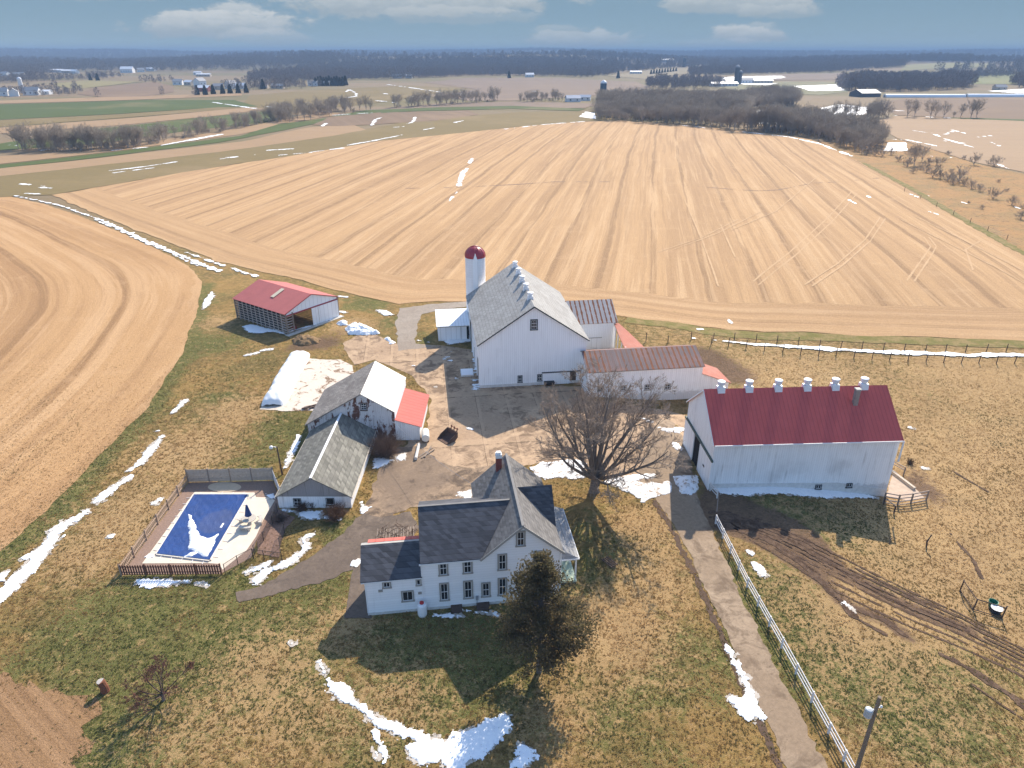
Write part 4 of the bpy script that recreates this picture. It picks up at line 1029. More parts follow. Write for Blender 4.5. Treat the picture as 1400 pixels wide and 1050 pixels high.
m = MB(); m.box(16.65, 17.15, 3.1, 3.6, 8.2, 10.55); c = m.build('chimney', BRICK_G, RB)
m = MB(); m.box(16.6, 17.2, 3.05, 3.65, 10.552, 10.7); m.build('chimney_cap', CONC, c)

# ------------------------------------------------------------------ open machine shed with red roof
SLATM = plain('pale_slats', (.46, .39, .34), .9, .25, 4.)
MS = thing('machine_shed', 'open machine shed with red gable roof, slatted sides and white sliding door', 'shed', (-39.45, 114.51, 0), R(54.18))
gable_roof(MS, RED_SHED, 0, 11.77, 0, 14.87, 3.85, 5.9, 'y', .25, .2, .08, 'roof', .06, None, True)
m = MB(); m.slab([(2.6, 6.4, 4.945), (3.0 + 2.2, 6.4, 5.85), (5.2, 7.3, 5.85), (2.6, 7.3, 4.945)], .04); m.build('skylight', plain('fibreglass_panel', (.62, .52, .36), .4, .1), MS)
m = MB(); m.prism([(-.1, 3.5), (11.87, 3.5), (11.87, 3.85), (5.885, 5.86), (-.1, 3.85)], 'y', .02, .1); m.build('gable', MWHITE, MS)
m = MB(); m.box(-.1, 11.9, -.08, .02, 3.3, 3.52); m.build('door_track', REDTRIM, MS)
m = MB()
for s in (-1, 1): m.bar((5.885 + s * 6.1, -.22, 3.83), (5.885, -.22, 5.93), .05, .14)
m.build('bargeboard', REDTRIM, MS)
m = MB(); m.box(5.6, 7.0, -.1, -.02, .1, 3.3); m.box(7.05, 11.6, -.16, -.08, .1, 3.3); m.build('sliding_door', MWHITE, MS)
for a, b in [(0, 0), (1.45, 0), (11.7, 0), (0, 14.8), (11.7, 14.8), (11.7, 4.9), (11.7, 9.9), (5.9, 14.8)]:
    m = MB(); m.box(a - .1, a + .1, b - .1, b + .1, -.3, 3.8); m.build('post', WOODP, MS)
for k in range(1, 12):
    m = MB(); m.box(-.11, .0, k * 1.24 - .06, k * 1.24 + .06, -.2, 3.8); m.build('post', SLATM, MS)
m = MB()
for z in np.arange(.25, 3.6, .48):
    m.box(-.03, .03, 0.1, 14.8, z, z + .12); m.box(11.6, 11.64, 0, 14.8, z, z + .3); m.box(0, 1.4, .03, .07, z, z + .13); m.box(0, 11.7, 14.84, 14.88, z, z + .3)
    m.box(.55, .6, .2, 2.5, z, z + .1)
m.build('wall_slat', SLATM, MS)
m = MB(); m.box(.35, .4, 2.5, 14.6, .0, 3.6); m.box(.4, 11.5, 14.4, 14.5, 0, 3.8); m.build('shade_backing', plain('painted_shed_shade', (.03, .026, .024), .95, .3), MS)  # near-black sheets added behind the slats, painting the shade of the open interior
m = MB(); m.box(-.5, 12.2, -.9, .2, -.3, .08); m.build('sill', CONC, MS)
k = thing('fuel_can', 'red fuel can standing at the corner of the open machine shed', 'fuel can', tuple(at(402.5, 450.5)), R(50))
m = MB(); m.box(-.3, .3, -.25, .25, 0, .6); m.build('body', REDTRIM, k)
m = MB(); m.tube([(.1, 0, .6), (.25, 0, .75), (.35, 0, .9)], .05, 6); m.build('spout', BLACK, k)

# ------------------------------------------------------------------ old wood shop with cream metal slope
S = thing('workshop', 'old workshop with peeling brown boards and a cream metal roof slope', 'workshop', (-18.79, 77.55, 0), 0)
m = MB(); m.prism([(-7.16, -.5), (3.95, -.5), (3.95, 4.2), (0, 6.6), (-7.16, 2.4)], 'y', 0.02, 9.82); m.build('wall', PEEL, S)
m = MB(); m.slab([(-7.45, -.25, 2.35), (-7.45, 10.05, 2.35), (0, 10.05, 6.75), (0, -.25, 6.75)], .12); m.build('roof', OLD_SH, S)
m = MB(); m.slab([(4.1, -.25, 4.22), (4.1, 10.05, 4.22), (.01, 10.05, 6.76), (.01, -.25, 6.76)], .08); o = m.build('metal_roof', CREAM, S); set_run(o, 1)
facing_window(S, -.22, .62, 4.36, 5.42, .02, bars=(1, 2), trim=DKWOOD, tw=.1)
m = MB(); m.prism([(3.95, -.6), (7.0, -.6), (7.0, 2.05), (3.95, 2.95)], 'y', .03, 8.9); m.build('lean_to_wall', WHITE_OLD, S)
m = MB(); m.slab([(3.95, -.25, 3.12), (7.35, -.25, 2.08), (7.35, 9., 2.08), (3.95, 9., 3.12)], .07); o = m.build('lean_to_roof', RED_LEAN, S); set_run(o, 1)
m = MB(); m.box(3.955, 4.02, -.02, 9.8, 3.15, 4.2); m.build('upper_wall', MWHITE, S)
m = MB(); m.box(7.0, 7.05, .0, 8.95, 1.85, 2.0); m.build('eave_board', WTRIM, S)

# ------------------------------------------------------------------ garage by the pool
GB = thing('garage', 'low garage with grey-green shingle roof and white ridge cap beside the pool', 'garage', (-25.48, 62.89, 0), 0)
m = MB(); m.prism([(0.02, -1), (7.96, -1), (7.96, 1.5), (.02, 1.5)], 'y', 0, 14.5); m.build('wall', WHITE_OLD, GB)
m = MB(); m.prism([(0.02, 1.502), (7.96, 1.502), (4.0, 3.85)], 'y', -.03, 14.5); m.build('gable', GREYBOARD, GB)
gable_roof(GB, GREEN_SH, .02, 7.96, 0, 14.4, 1.55, 3.9, 'y', .2, .2, .1, 'roof', .08)
m = MB(); m.bar((3.99, -.22, 4.0), (3.99, 14.6, 4.0), .26, .06); m.build('ridge_cap', WTRIM, GB)
m = MB(); m.bar((8.16, -.2, 1.42), (8.16, 14.6, 1.42), .07, .16); m.bar((-.18, -.2, 1.42), (-.18, 14.6, 1.42), .07, .16); m.build('fascia', plain('cream_fascia', (.66, .58, .48), .7, .15), GB)
facing_window(GB, 1.7, 2.55, .32, 1.26, 0, bars=(1, 1), trim=DARKTRIM, tw=.06, glz=DARK); facing_window(GB, 5.25, 6.15, .4, 1.32, 0, bars=(0, 0), trim=DARKTRIM, tw=.06, glz=DARK)
# ================================================================== YARD OBJECTS
HLOC = lambda a, b, z=0: (-12.72 + a * math.cos(HT) - b * math.sin(HT), 46.79 + a * math.sin(HT) + b * math.cos(HT), z)
k = thing('propane_tank', 'white upright propane tank with red cap against the farmhouse front', 'gas tank', HLOC(4.77, -.62), 0)
m = MB(); m.lathe([(.34, 0), (.34, .12), (.4, .14), (.42, .22), (.42, 1.15), (.38, 1.3), (.25, 1.38), (.12, 1.4)], 20); m.build('tank', plain('white_enamel', (.78, .79, .8), .35, .05), k, True)
m = MB(); m.lathe([(.15, 1.38), (.2, 1.42), (.2, 1.52), (.1, 1.56)], 14); m.build('cap', plain('red_enamel', (.45, .03, .03), .4, .1), k)

# garden arbor behind the low wing
k = thing('arbor', 'weathered slatted arbor lying behind the low wing of the farmhouse', 'arbor', HLOC(.6, 8.2), HT)
for a in (0, 3.3):
    for b in (0, 2.4):
        m = MB(); m.box(a, a + .12, b, b + .12, 0, 1.0); m.build('post', DKWOOD, k)
m = MB()
for i in range(13): m.bar((-.2 + i * .3 + random.uniform(-.05, .05), -.3, 1.05 + random.uniform(-.06, .06)), (-.1 + i * .3 + random.uniform(-.15, .15), 2.8, 1.05 + random.uniform(-.06, .06)), .08, .06)
m.build('slat', WOODP, k)
m = MB()
for i in range(70):
    x, y = random.uniform(-.4, 3.8), random.uniform(-.4, 3.)
    p = [(x, y, 1.1)]
    for q in range(4): p.append((p[-1][0] + random.uniform(-.5, .5), p[-1][1] + random.uniform(-.5, .5), max(.1, p[-1][2] + random.uniform(-.25, .25))))
    m.tube(p, .025, 3)
m.build('vine', plain('bare_vine', (.1, .06, .04), .9, .4), k)

# loader bucket on the yard
p = at(612, 601)
k = thing('loader_bucket', 'rusty dark loader bucket lying on the concrete yard', 'bucket', tuple(p), R(-18))
prof = [(-.95, .0), (.35, .0), (.85, .45), (.9, 1.15), (.75, 1.15), (.7, .55), (.3, .12), (-.95, .08)]
m = MB(); m.prism(prof, 'y', -1.0, 1.0); o = m.build('shell', plain('rusty_steel', (.1, .055, .038), .8, .5, 2.), k); o.rotation_euler = (0, 0, R(60))
for s in (-1, 1):
    m = MB(); m.prism([(-.95, 0), (.35, 0), (.85, .45), (.9, 1.15), (-.3, .6)], 'y', s * 1.0, s * 1.05); o = m.build('end_plate', DKWOOD, k); o.rotation_euler = (0, 0, R(60))
m = MB()
for q in (-.6, 0., .6): m.bar((.85, q, .3), (1.2, q, 1.5), .1, .1)
m.bar((1.15, -.75, 1.35), (1.15, .75, 1.35), .1, .1)
o = m.build('hitch_frame', plain('dull_orange_steel', (.2, .085, .05), .8, .4), k); o.rotation_euler = (0, 0, R(60))

k = thing('fuel_tank', 'white cylindrical tank lying beside the red lean-to', 'fuel tank', tuple(at(582, 601)), R(8))
m = MB(); m.tube([(0, -1.0, .7), (0, -.93, .7), (0, .93, .7), (0, 1.0, .7)], [.4, .5, .5, .4], 18); m.build('tank', plain('white_tank_paint', (.72, .69, .62), .5, .15), k)
for s in (-.6, .6):
    m = MB(); m.box(-.42, .42, s - .06, s + .06, 0, .35); m.build('cradle', DKWOOD, k)
k = thing('culvert_pipe', 'pale corrugated pipe lying on the ground below the white tank', 'pipe', tuple(at(571, 629)), 0)
a, b = at(573, 609), at(568.5, 629)
pp = [a.lerp(b, t) for t in np.linspace(0, 1, 24)]
base = at(571, 629)
m = MB(); m.tube([tuple(q - base + Vector((0, 0, .22))) for q in pp], [.22 if i % 2 else .19 for i in range(24)], 12); m.build('barrel', plain('pale_pipe', (.6, .56, .5), .6, .2), k)

k = thing('planks', 'loose pale planks lying on the yard edge by the white tank', 'planks', tuple(at(580, 620)), 0)
for i, (x0, y0, x1, y1) in enumerate(((-.6, -.9, .9, 1.2), (-.2, -1.2, 1.2, .8), (.2, -1., .7, 1.4))):
    m = MB(); m.bar((x0, y0, .06 + .05 * i), (x1, y1, .08 + .05 * i), .16, .05); m.build('plank', WOODP, k)

# concrete bunker slab and the long white silage bag
a = W2([(406, 488), (438, 492), (466, 492), (482, 500), (484, 512), (470, 545), (448, 562), (385, 562), (355, 560)])
CM2 = N('bunker_concrete', .9, .2)
e0 = CM2.noise(CM2.obj(), .45, 6, .75, .8); e1 = CM2.noise(CM2.obj(), 3., 5, .7)
cc = CM2.mix(CM2.step(e0, .53, .6), (.58, .5, .41), (.2, .125, .075)); cc = CM2.gain(cc, CM2.math('MULTIPLY_ADD', e1, .5, .75)); CM2.bump(e1, .3, .05)
sheet('bunker_slab', a, CM2.out(cc), .045, 1.5, .15, .5)
k0, k1 = at(372, 556), at(411, 484)
d = (k1 - k0); L = d.length
k = thing('silage_bag', 'long flattened white silage bag lying beside the concrete slab', 'silage bag', tuple(k0), math.atan2(d.y, d.x) - PI / 2)
nu, nv = 40, 60
V = []
for j in range(nv + 1):
    t = j / nv; y = t * L
    end = min(1, t * L / 1.6) ** .5 if t * L < 1.6 else min(1, max(0, (L - t * L) / 1.4)) ** .5
    hh = (1.35 if t < .12 else 1.05) * (.25 + .75 * end) * (1 + .06 * math.sin(y * 1.1) + .05 * math.sin(y * 2.9 + 1))
    ww = 1.75 * (.8 + .2 * end) + .05 * math.sin(y * 1.7)
    for i in range(nu + 1):
        s = -1 + 2 * i / nu
        prof = (1 - abs(s) ** 3.2) ** .75
        V.append((s * ww + .1 * math.sin(y * .5), y, hh * prof + .04 * math.sin(s * 9 + y * 3) * prof + .02))
F = [(j * (nu + 1) + i, j * (nu + 1) + i + 1, (j + 1) * (nu + 1) + i + 1, (j + 1) * (nu + 1) + i) for j in range(nv) for i in range(nu)]
raw_mesh('plastic_sheet', V, F, plain('white_plastic', (.82, .81, .79), .4, .04, 1., bump=.3), k, True)
k = thing('timber_heap', 'dark heap of old timbers at the front of the concrete slab', 'timber', tuple(at(424, 558)), R(8))
for i in range(9):
    m = MB(); x = random.uniform(-1.6, .6); m.bar((x, random.uniform(-.4, .4), .1 + .05 * (i % 3)), (x + random.uniform(1, 2.4), random.uniform(-.4, .6), .15 + .05 * (i % 4)), .16, .12); m.build('timber', DKWOOD if i % 3 else WOODP, k)

def mound(name, label, cat, shape, mat, h, kind=None, **kw):
    o = patch(name, shape, mat, .12, .02, h, kw.pop('rag', .3), kw.pop('ragscale', 1.), None, seed=kw.pop('seed', 1), hnoise=kw.pop('hn', .5), **kw)
    return tag(o, label, cat)
mound('straw_pile', 'low brown heap of old straw and manure before the machine shed', 'heap', [('poly', W2(PX([(345, 510), (370, 490), (430, 488), (485, 505), (470, 525), (400, 538), (350, 528)], 300, 320, 3.5)))], plain('old_straw', (.2, .125, .06), .95, .5, 2.5, bump=.8), .8)
mound('snow_pile', 'big dirty white snow pile in front of the machine shed door', 'snow pile', [('poly', W2(PX([(600, 452), (640, 430), (720, 445), (775, 478), (700, 487), (620, 482)], 300, 320, 3.5)))], SNOW, 1.1, seed=4)
mound('snow_pile', 'small snow heap at the right corner of the machine shed', 'snow pile', [('poly', W2(PX([(556, 430), (580, 416), (615, 420), (612, 436), (580, 438)], 300, 320, 3.5)))], SNOW, .7, seed=5)
mound('snow_pile', 'little snow heap at the edge of the gravel track', 'snow pile', [('poly', W2(PX([(785, 500), (810, 496), (845, 522), (820, 528)], 300, 320, 3.5)))], SNOW, .5, seed=6)
mound('snow_pile', 'grey rounded snow pile in the shade of the red-roofed barn', 'snow pile', [('poly', W2(PX([(72, 600), (185, 598), (196, 660), (160, 688), (110, 682), (88, 640)], 900, 480, 3.5)))], DSNOW, .9, seed=7)

# ------------------------------------------------------------------ fences
def rail_fence(name, label, pts, mat, postmat, h=1.2, rails=3, gap=2.4, rw=.04, rh=.12, pw=.12, group=None, cat='fence'):
    P = [Vector((p.x, p.y, 0)) for p in pts]
    k = thing(name, label, cat, tuple(pts[0]), 0, group); o0 = Vector(pts[0])
    S_ = []; 
    for i in range(len(P) - 1):
        n_ = max(1, round((P[i + 1] - P[i]).length / gap))
        for j in range(n_): S_.append(P[i].lerp(P[i + 1], j / n_))
    S_.append(P[-1])
    for s in S_:
        m = MB(); z = zt(s.x, s.y); hh = h + random.uniform(-.04, .05)
        m.box(s.x - o0.x - pw / 2, s.x - o0.x + pw / 2, s.y - o0.y - pw / 2, s.y - o0.y + pw / 2, z - o0.z - .3, z - o0.z + hh); m.build('post', postmat, k)
    for r_ in range(rails):
        m = MB(); zz = h * (.95 - r_ * .32)
        for a, b in zip(S_[:-1], S_[1:]):
            m.bar((a.x - o0.x, a.y - o0.y, zt(a.x, a.y) - o0.z + zz + random.uniform(-.03, .03)), (b.x - o0.x, b.y - o0.y, zt(b.x, b.y) - o0.z + zz + random.uniform(-.03, .03)), rw, rh)
        m.build('rail', mat, k)
    return k
FW = plain('fence_white', (.74, .72, .7), .7, .2, 5.)
rail_fence('rail_fence', 'long white three-rail fence running along the right side of the driveway', [at(978, 716), at(1021, 803), at(1068, 886), at(1132, 1003), at(1175, 1082)], FW, FW, 1.15)
rail_fence('rail_fence', 'short white fence panel at the corner of the red-roofed barn', [at(970.5, 671), at(980, 681)], FW, FW, 1.1, 3, 1.5)
k = thing('gate_pole', 'leaning bare wooden pole between the two white fence pieces', 'pole', tuple(at(978, 713)), 0)
q = at(981, 684) - at(978, 713)
m = MB(); m.tube([(0, 0, 1.0), (q.x, q.y, 1.15)], .05, 8); m.build('shaft', WOODP, k)
m = MB(); m.tube([(0, 0, -.2), (0, 0, 1.25)], .07, 8); m.build('post', DKWOOD, k)
TW = plain('tan_fence_boards', (.42, .34, .28), .85, .3, 4.)
rail_fence('board_fence', 'tan board fence at the right front corner of the red-roofed barn', [at(1208, 687), at(1227, 690), at(1245, 688), at(1266, 684)], TW, WOODP, 1.35, 4, 2., .05, .13, .14)
rail_fence('board_fence', 'sloping tan board fence on the right rear side of the red-roofed barn', [at(1218, 641), at(1235, 650)], TW, WOODP, 1.2, 2, 2.5, .05, .13, .12)
k = thing('concrete_kerb', 'pale concrete kerb running across the small barnyard', 'kerb', tuple(at(1217, 645)), 0)
q = at(1250, 670) - at(1217, 645); m = MB(); m.bar((0, 0, .15), (q.x, q.y, q.z + .15), .3, .4); m.build('wall', plain('cream_concrete', (.5, .42, .33), .9, .2), k)
sheet('barnyard_slab', W2([(1211, 680), (1222, 644), (1238, 656), (1250, 668), (1264, 680), (1240, 684)]), plain('barnyard_concrete', (.42, .32, .24), .9, .35, 1.5, bump=.3), .03, 1.2, .2, .5)
rail_fence('board_fence', 'single leaning rail fence below the right corner of the red-roofed barn', [at(1208, 690), at(1222, 702)], WOODP, DKWOOD, 1.0, 1, 2.5, .06, .1, .12)

def wire_fence(label, px, group):
    P = [at(*p) for p in px]; o0 = P[0]
    k = thing('wire_fence', label, 'fence', tuple(o0), 0, group)
    for p in P:
        q = p - o0; m = MB(); l = random.uniform(-.08, .08); m.tube([(q.x, q.y, q.z - .3), (q.x + l, q.y, q.z + 1.45 + random.uniform(-.1, .1))], [.075, .065], 6); m.build('post', DKWOOD, k)
    for z in (.4, .8, 1.2):
        m = MB(); m.tube([tuple(p - o0 + Vector((0, 0, z))) for p in P], .012, 3); m.build('wire', BLACK, k)
Z4b = lambda p: PX(p, 840, 380, 2.5)
wire_fence('upper wire fence on dark posts at the near edge of the big stubble field', Z4b([(40, 210), (108, 215), (183, 222), (262, 212), (337, 213), (410, 212), (484, 218), (556, 222), (628, 230), (700, 236), (773, 240), (845, 245), (918, 248), (990, 250), (1062, 252), (1131, 253), (1200, 254), (1270, 253), (1338, 252), (1410, 252), (1490, 252)]), 'wire fences behind the barns')
wire_fence('lower wire fence on short posts along the pasture side of the snowy ditch', Z4b([(330, 228), (390, 233), (450, 238), (512, 249), (575, 254), (635, 263), (697, 268), (757, 266), (818, 274), (880, 279), (940, 281), (1003, 284), (1065, 287), (1125, 290), (1185, 291), (1245, 291), (1305, 293), (1367, 292), (1440, 292)]), 'wire fences behind the barns')
wire_fence('wire fence on small posts in the marsh grass right of the stubble field', [(1236, 262), (1258, 272), (1280, 283), (1303, 294), (1326, 305), (1350, 316), (1376, 328), (1402, 340), (1440, 358)], 'wire fences behind the barns')

# pool fences
def picket(name, label, a, b, h, w, gap, mat, postmat, top='flat', thick=.025, group=None):
    a = Vector((a[0], a[1], 0)); b = Vector((b[0], b[1], 0)); d = (b - a); L = d.length
    k = thing(name, label, 'fence', (a.x, a.y, zt(a.x, a.y)), math.atan2(d.y, d.x), group)
    m = MB(); x = .05
    while x < L - w:
        hh = h + random.uniform(-.03, .03)
        if top == 'dog': m.prism([(x, .06), (x + w, .06), (x + w, hh - .08), (x + w / 2, hh), (x, hh - .08)], 'y', -thick, 0)
        else: m.box(x, x + w, -thick, 0, .05, hh)
        x += w + gap
    m.build('pickets', mat, k)
    m = MB(); m.box(0, L, .0, .05, h * .25, h * .25 + .09); m.box(0, L, 0, .05, h * .75, h * .75 + .09); m.build('rail', postmat, k)
    n_ = max(1, round(L / 2.5))
    for i in range(n_ + 1):
        m = MB(); x = L * i / n_; m.box(x - .06, x + .06, -.035, .1, -.2, h + .06); m.build('post', postmat, k)
    return k
BRN_P = plain('brown_pickets', (.12, .055, .035), .8, .35, 4.); LIT_P = plain('sunlit_brown_pickets', (.38, .27, .19), .85, .35, 4.); STK = plain('grey_pickets', (.38, .33, .28), .9, .4, 4.)  # left-side pickets: the same brown, sunlight painted in as a paler tone
SW, SE_, NW, NE = (-37.2, 52.0), (-27.7, 52.1), (-37.5, 67.9), (-27.7, 68.3)
picket('picket_fence', 'dark brown picket fence on the near side of the pool', SW, SE_, 1.25, .14, .1, BRN_P, BRN_P, 'dog')
picket('picket_fence', 'brown picket fence, painted pale as sunlit, along the left side of the pool', NW, SW, 1.25, .12, .13, LIT_P, LIT_P, 'dog')
picket('stockade_fence', 'tall grey stockade fence at the far end of the pool', NW, NE, 1.75, .13, .015, STK, WOODP, 'dog')
picket('panel_fence', 'short white board fence panel between the stockade and the garage', NE, (-25.7, 64.6), 1.5, .3, .01, siding('white_panel', (.66, .64, .62), .3, 'xy', .4), WOODP)
def chain(label, px, h=1.15):
    P = [at(*p) for p in px]; o0 = P[0]
    k = thing('chain_link_fence', label, 'fence', tuple(o0), 0, 'black chain-link fences by the pool')
    for a in P:
        q = a - o0; m = MB(); m.tube([(q.x, q.y, -.2), (q.x, q.y, h + .05)], .035, 8); m.build('post', BLACK, k)
    m = MB(); m.tube([tuple(a - o0 + Vector((0, 0, h))) for a in P], .022, 6); m.build('rail', BLACK, k)
    m = MB()
    for a, b in zip(P[:-1], P[1:]):
        d = b - a; L = d.length; st = .16; n_ = int(L / st)
        for i in range(-int(h / st), n_ + 1):
            for s in (1, -1):
                x0, z0, x1, z1 = (i * st, 0, i * st + h, h) if s > 0 else (i * st, h, i * st + h, 0)
                if x0 < 0: z0 = z0 + s * (-x0); x0 = 0
                if x1 > L: z1 = z1 - s * (x1 - L); x1 = L
                if x1 - x0 < .05: continue
                m.tube([tuple(a - o0 + d * (x0 / L) + Vector((0, 0, z0))), tuple(a - o0 + d * (x1 / L) + Vector((0, 0, z1)))], .006, 3, False)
    m.build('mesh', BLACK, k)
chain('black chain-link fence running diagonally from the brown pickets to the gate', PX([(588, 856), (650, 815), (722, 780)], 140, 540, 3.5))
chain('black chain-link gate panel on the lawn side of the pool', PX([(724, 783), (775, 790), (862, 800)], 140, 540, 3.5))
chain('black chain-link fence climbing from the gate toward the garage corner', PX([(728, 765), (772, 700), (815, 620), (838, 560)], 140, 540, 3.5))
chain('black chain-link fence beside the dry flower bed', PX([(862, 800), (850, 730), (872, 660)], 140, 540, 3.5))

# ------------------------------------------------------------------ pool
Z4 = lambda p: W2(PX(p, 140, 540, 3.5))
sheet('pool_surround', [(-37.2, 52.1), (-27.8, 52.2), (-25.7, 54.6), (-26.1, 57.5), (-25.6, 62.8), (-25.9, 64.5), (-27.8, 68.2), (-37.4, 67.8)], plain('brown_stones', (.24, .16, .12), .95, .5, 6., bump=.6), .03, 1.5)
sheet('pool_deck', Z4([(190, 808), (440, 466), (728, 468), (735, 490), (800, 492), (826, 505), (770, 600), (735, 680), (690, 745), (575, 838), (560, 810), (500, 806)]), plain('pool_concrete', (.62, .53, .42), .85, .15, 1.2, bump=.2), .05, 1.5)
sheet('pool_pad', W2(PX([(480 + 30 + 80 * math.cos(t) + 75, 443 + 24 * math.sin(t)) for t in np.linspace(0, 2 * PI, 28)[:-1]], 140, 540, 3.5)), plain('round_pad', (.5, .38, .26), .9, .2, 2.), .07, .8)
bed = Z4([(740, 760), (740, 690), (800, 560), (840, 545), (920, 590), (880, 640), (855, 700), (850, 780)])
sheet('flower_bed', bed, plain('dead_leaves', (.2, .12, .085), .95, .6, 4., bump=.9), .04, 1., .15, .4)
PC = thing('swimming_pool', 'covered swimming pool under a dark blue winter cover with snow on it', 'pool', (-35.3, 54.0, 0), 0)
PW, PL = 5.85, 11.3
c0, c1, c2, c3 = [Vector((*p, 0)) - Vector((-35.3, 54.0, 0)) for p in Z4([(262, 765), (515, 795), (697, 482), (440, 482)])]
def pool_xy(s, t): return (c0 * (1 - s) + c1 * s) * (1 - t) + (c3 * (1 - s) + c2 * s) * t
nu, nv = 46, 80
def pool_grid(dz, fn=None):
    V = []
    for j in range(nv + 1):
        for i in range(nu + 1):
            s, t = i / nu, j / nv; p = pool_xy(s, t)
            e = min(s, 1 - s, t * 2, 2 * (1 - t)) * 2
            sag = -.12 * min(1, e) + .012 * math.sin(s * 40) * math.sin(t * 60)
            V.append((p.x, p.y, .21 + sag * .8 + dz))
    return V
cov = N('pool_cover', .45, .4)
x, y, z = cov.sep(cov.obj())
lx = cov.math('LESS_THAN', cov.math('FRACT', cov.math('DIVIDE', y, 1.25)), .045); ly = cov.math('LESS_THAN', cov.math('FRACT', cov.math('DIVIDE', cov.math('SUBTRACT', x, cov.math('MULTIPLY', y, .0)), 1.25)), .045)
st = cov.math('MAXIMUM', lx, ly)
nz = cov.noise(cov.obj(), .5, 4, .6)
pc = cov.gain((.011, .04, .155), cov.math('MULTIPLY_ADD', nz, 1.2, .5))
# damp grey puddle stain in the middle of the cover
dm = cov.math('SQRT', cov.math('ADD', cov.math('POWER', cov.math('DIVIDE', cov.math('SUBTRACT', x, 3.9), 1.8), 2.), cov.math('POWER', cov.math('DIVIDE', cov.math('SUBTRACT', y, 6.3), 2.2), 2.)))
pc = cov.mix(cov.math('MULTIPLY', cov.step(cov.math('ADD', dm, cov.math('MULTIPLY', nz, .6)), 1.35, 1.1), .5), pc, (.065, .08, .16))
pc = cov.mix(cov.math('MULTIPLY', st, .35), pc, (.02, .03, .12))
F = [(j * (nu + 1) + i, j * (nu + 1) + i + 1, (j + 1) * (nu + 1) + i + 1, (j + 1) * (nu + 1) + i) for j in range(nv) for i in range(nu)]
cov.bump(cov.noise(cov.map(cov.obj(), (1.2, .5, 1)), 1., 4, .6, 1.2), .5, .14)
raw_mesh('cover', pool_grid(0), F, cov.out(pc), PC, True)
m = MB(); cop = [pool_xy(*q) for q in ((0, 0), (1, 0), (1, 1), (0, 1), (0, 0))]
for a, b in zip(cop[:-1], cop[1:]): m.bar((a.x, a.y, .1), (b.x, b.y, .1), .3, .14)
m.build('coping', plain('coping', (.68, .62, .53), .8, .1), PC)
m = MB()
for i in range(5):
    s = (i + .5) / 5
    for t, dt in ((0, -.055), (1, .055)):
        p, q = pool_xy(s, t), pool_xy(s, t + dt); m.bar((p.x, p.y, .14), (q.x, q.y, .075), .06, .02)
for i in range(9):
    t = (i + .5) / 9
    for s, ds_ in ((0, -.11), (1, .11)):
        p, q = pool_xy(s, t), pool_xy(s + ds_, t); m.bar((p.x, p.y, .14), (q.x, q.y, .075), .06, .02)
m.build('strap', plain('strap_white', (.6, .6, .62), .7), PC)
shape = Z4([(412, 578), (428, 582), (448, 640), (470, 680), (510, 690), (556, 672), (540, 700), (540, 725), (505, 780), (480, 782), (440, 755), (415, 745), (418, 690), (412, 640)])
o = patch('snow_heap', [('poly', shape), ('line', Z4([(395, 782), (425, 772), (465, 758)]), [.08, .35, .15]), ('line', Z4([(568, 640), (580, 622)]), .12), ('line', Z4([(290, 765), (305, 770)]), .1)], SNOW, .1, .16, .2, .18, .6, None, seed=50)
tag(o, 'streak of white snow lying on the blue pool cover', 'snow')
# folded umbrella, table and benches
p = at(342, 717)
k = thing('umbrella', 'closed dark blue parasol standing in the patio table', 'umbrella', (p.x, p.y, 0.05), 0)
m = MB(); m.tube([(0, 0, 0), (0, 0, 2.35)], .03, 8); m.build('pole', WTRIM, k)
m = MB(); n_ = 16
m.lathe([(.08, 2.42), (.14, 2.2), (.24, 1.7), (.36, 1.15), (.3, 1.1), (.05, 1.2)], n_); m.build('canopy', plain('navy_canvas', (.03, .055, .16), .8, .3), k)
k = thing('patio_table', 'pale stone patio table with curved benches beside the pool', 'table', (p.x, p.y, 0.05), R(20))
m = MB(); m.lathe([(.7, .68), (.74, .71), (.74, .76), (.1, .76)], 20); m.build('tabletop', plain('cast_stone', (.45, .4, .34), .85, .2), k)
m = MB(); m.lathe([(.3, 0), (.2, .1), (.15, .4), (.3, .68)], 12); m.build('pedestal', CONC, k)
for a in (0, 2.1, 4.2):
    m = MB(); pts = [(1.15 * math.cos(a + t), 1.15 * math.sin(a + t), .42) for t in np.linspace(-.6, .6, 6)]
    for u, v_ in zip(pts[:-1], pts[1:]): m.bar(u, v_, .36, .09)
    for t in (-.4, .4): m.box(1.15 * math.cos(a + t) - .12, 1.15 * math.cos(a + t) + .12, 1.15 * math.sin(a + t) - .12, 1.15 * math.sin(a + t) + .12, 0, .38)
    m.build('bench', CONC, k)

# ------------------------------------------------------------------ poles
p = at(386, 649)
k = thing('yard_light', 'wooden pole with a white yard lamp behind the garage', 'lamp post', tuple(p), 0)
m = MB(); m.tube([(0, 0, -.3), (-.1, 0, 3.85)], [.11, .08], 8); m.build('pole', DKWOOD, k)
m = MB(); m.tube([(-.1, 0, 3.7), (-.4, -.05, 3.85), (-.65, -.1, 3.85)], .035, 6); m.build('arm', GALV, k)
m = MB(); m.lathe([(.05, .2), (.16, .15), (.24, 0), (.2, -.14), (.05, -.2)], 12, (-.72, -.1, 3.8)); m.build('lamp', plain('lamp_white', (.75, .72, .66), .4), k)
tp = Vector(at(1203, 953, 8.2)); gz = zt(tp.x, tp.y)
k = thing('utility_pole', 'wooden utility pole with a grey transformer can at the lower right', 'utility pole', (tp.x, tp.y, gz), 0)
hh = 8.2
m = MB(); m.tube([(0, 0, -.5), (0, 0, hh)], [.16, .12], 10); m.build('pole', plain('grey_pole_wood', (.2, .155, .115), .9, .35, 3.), k)
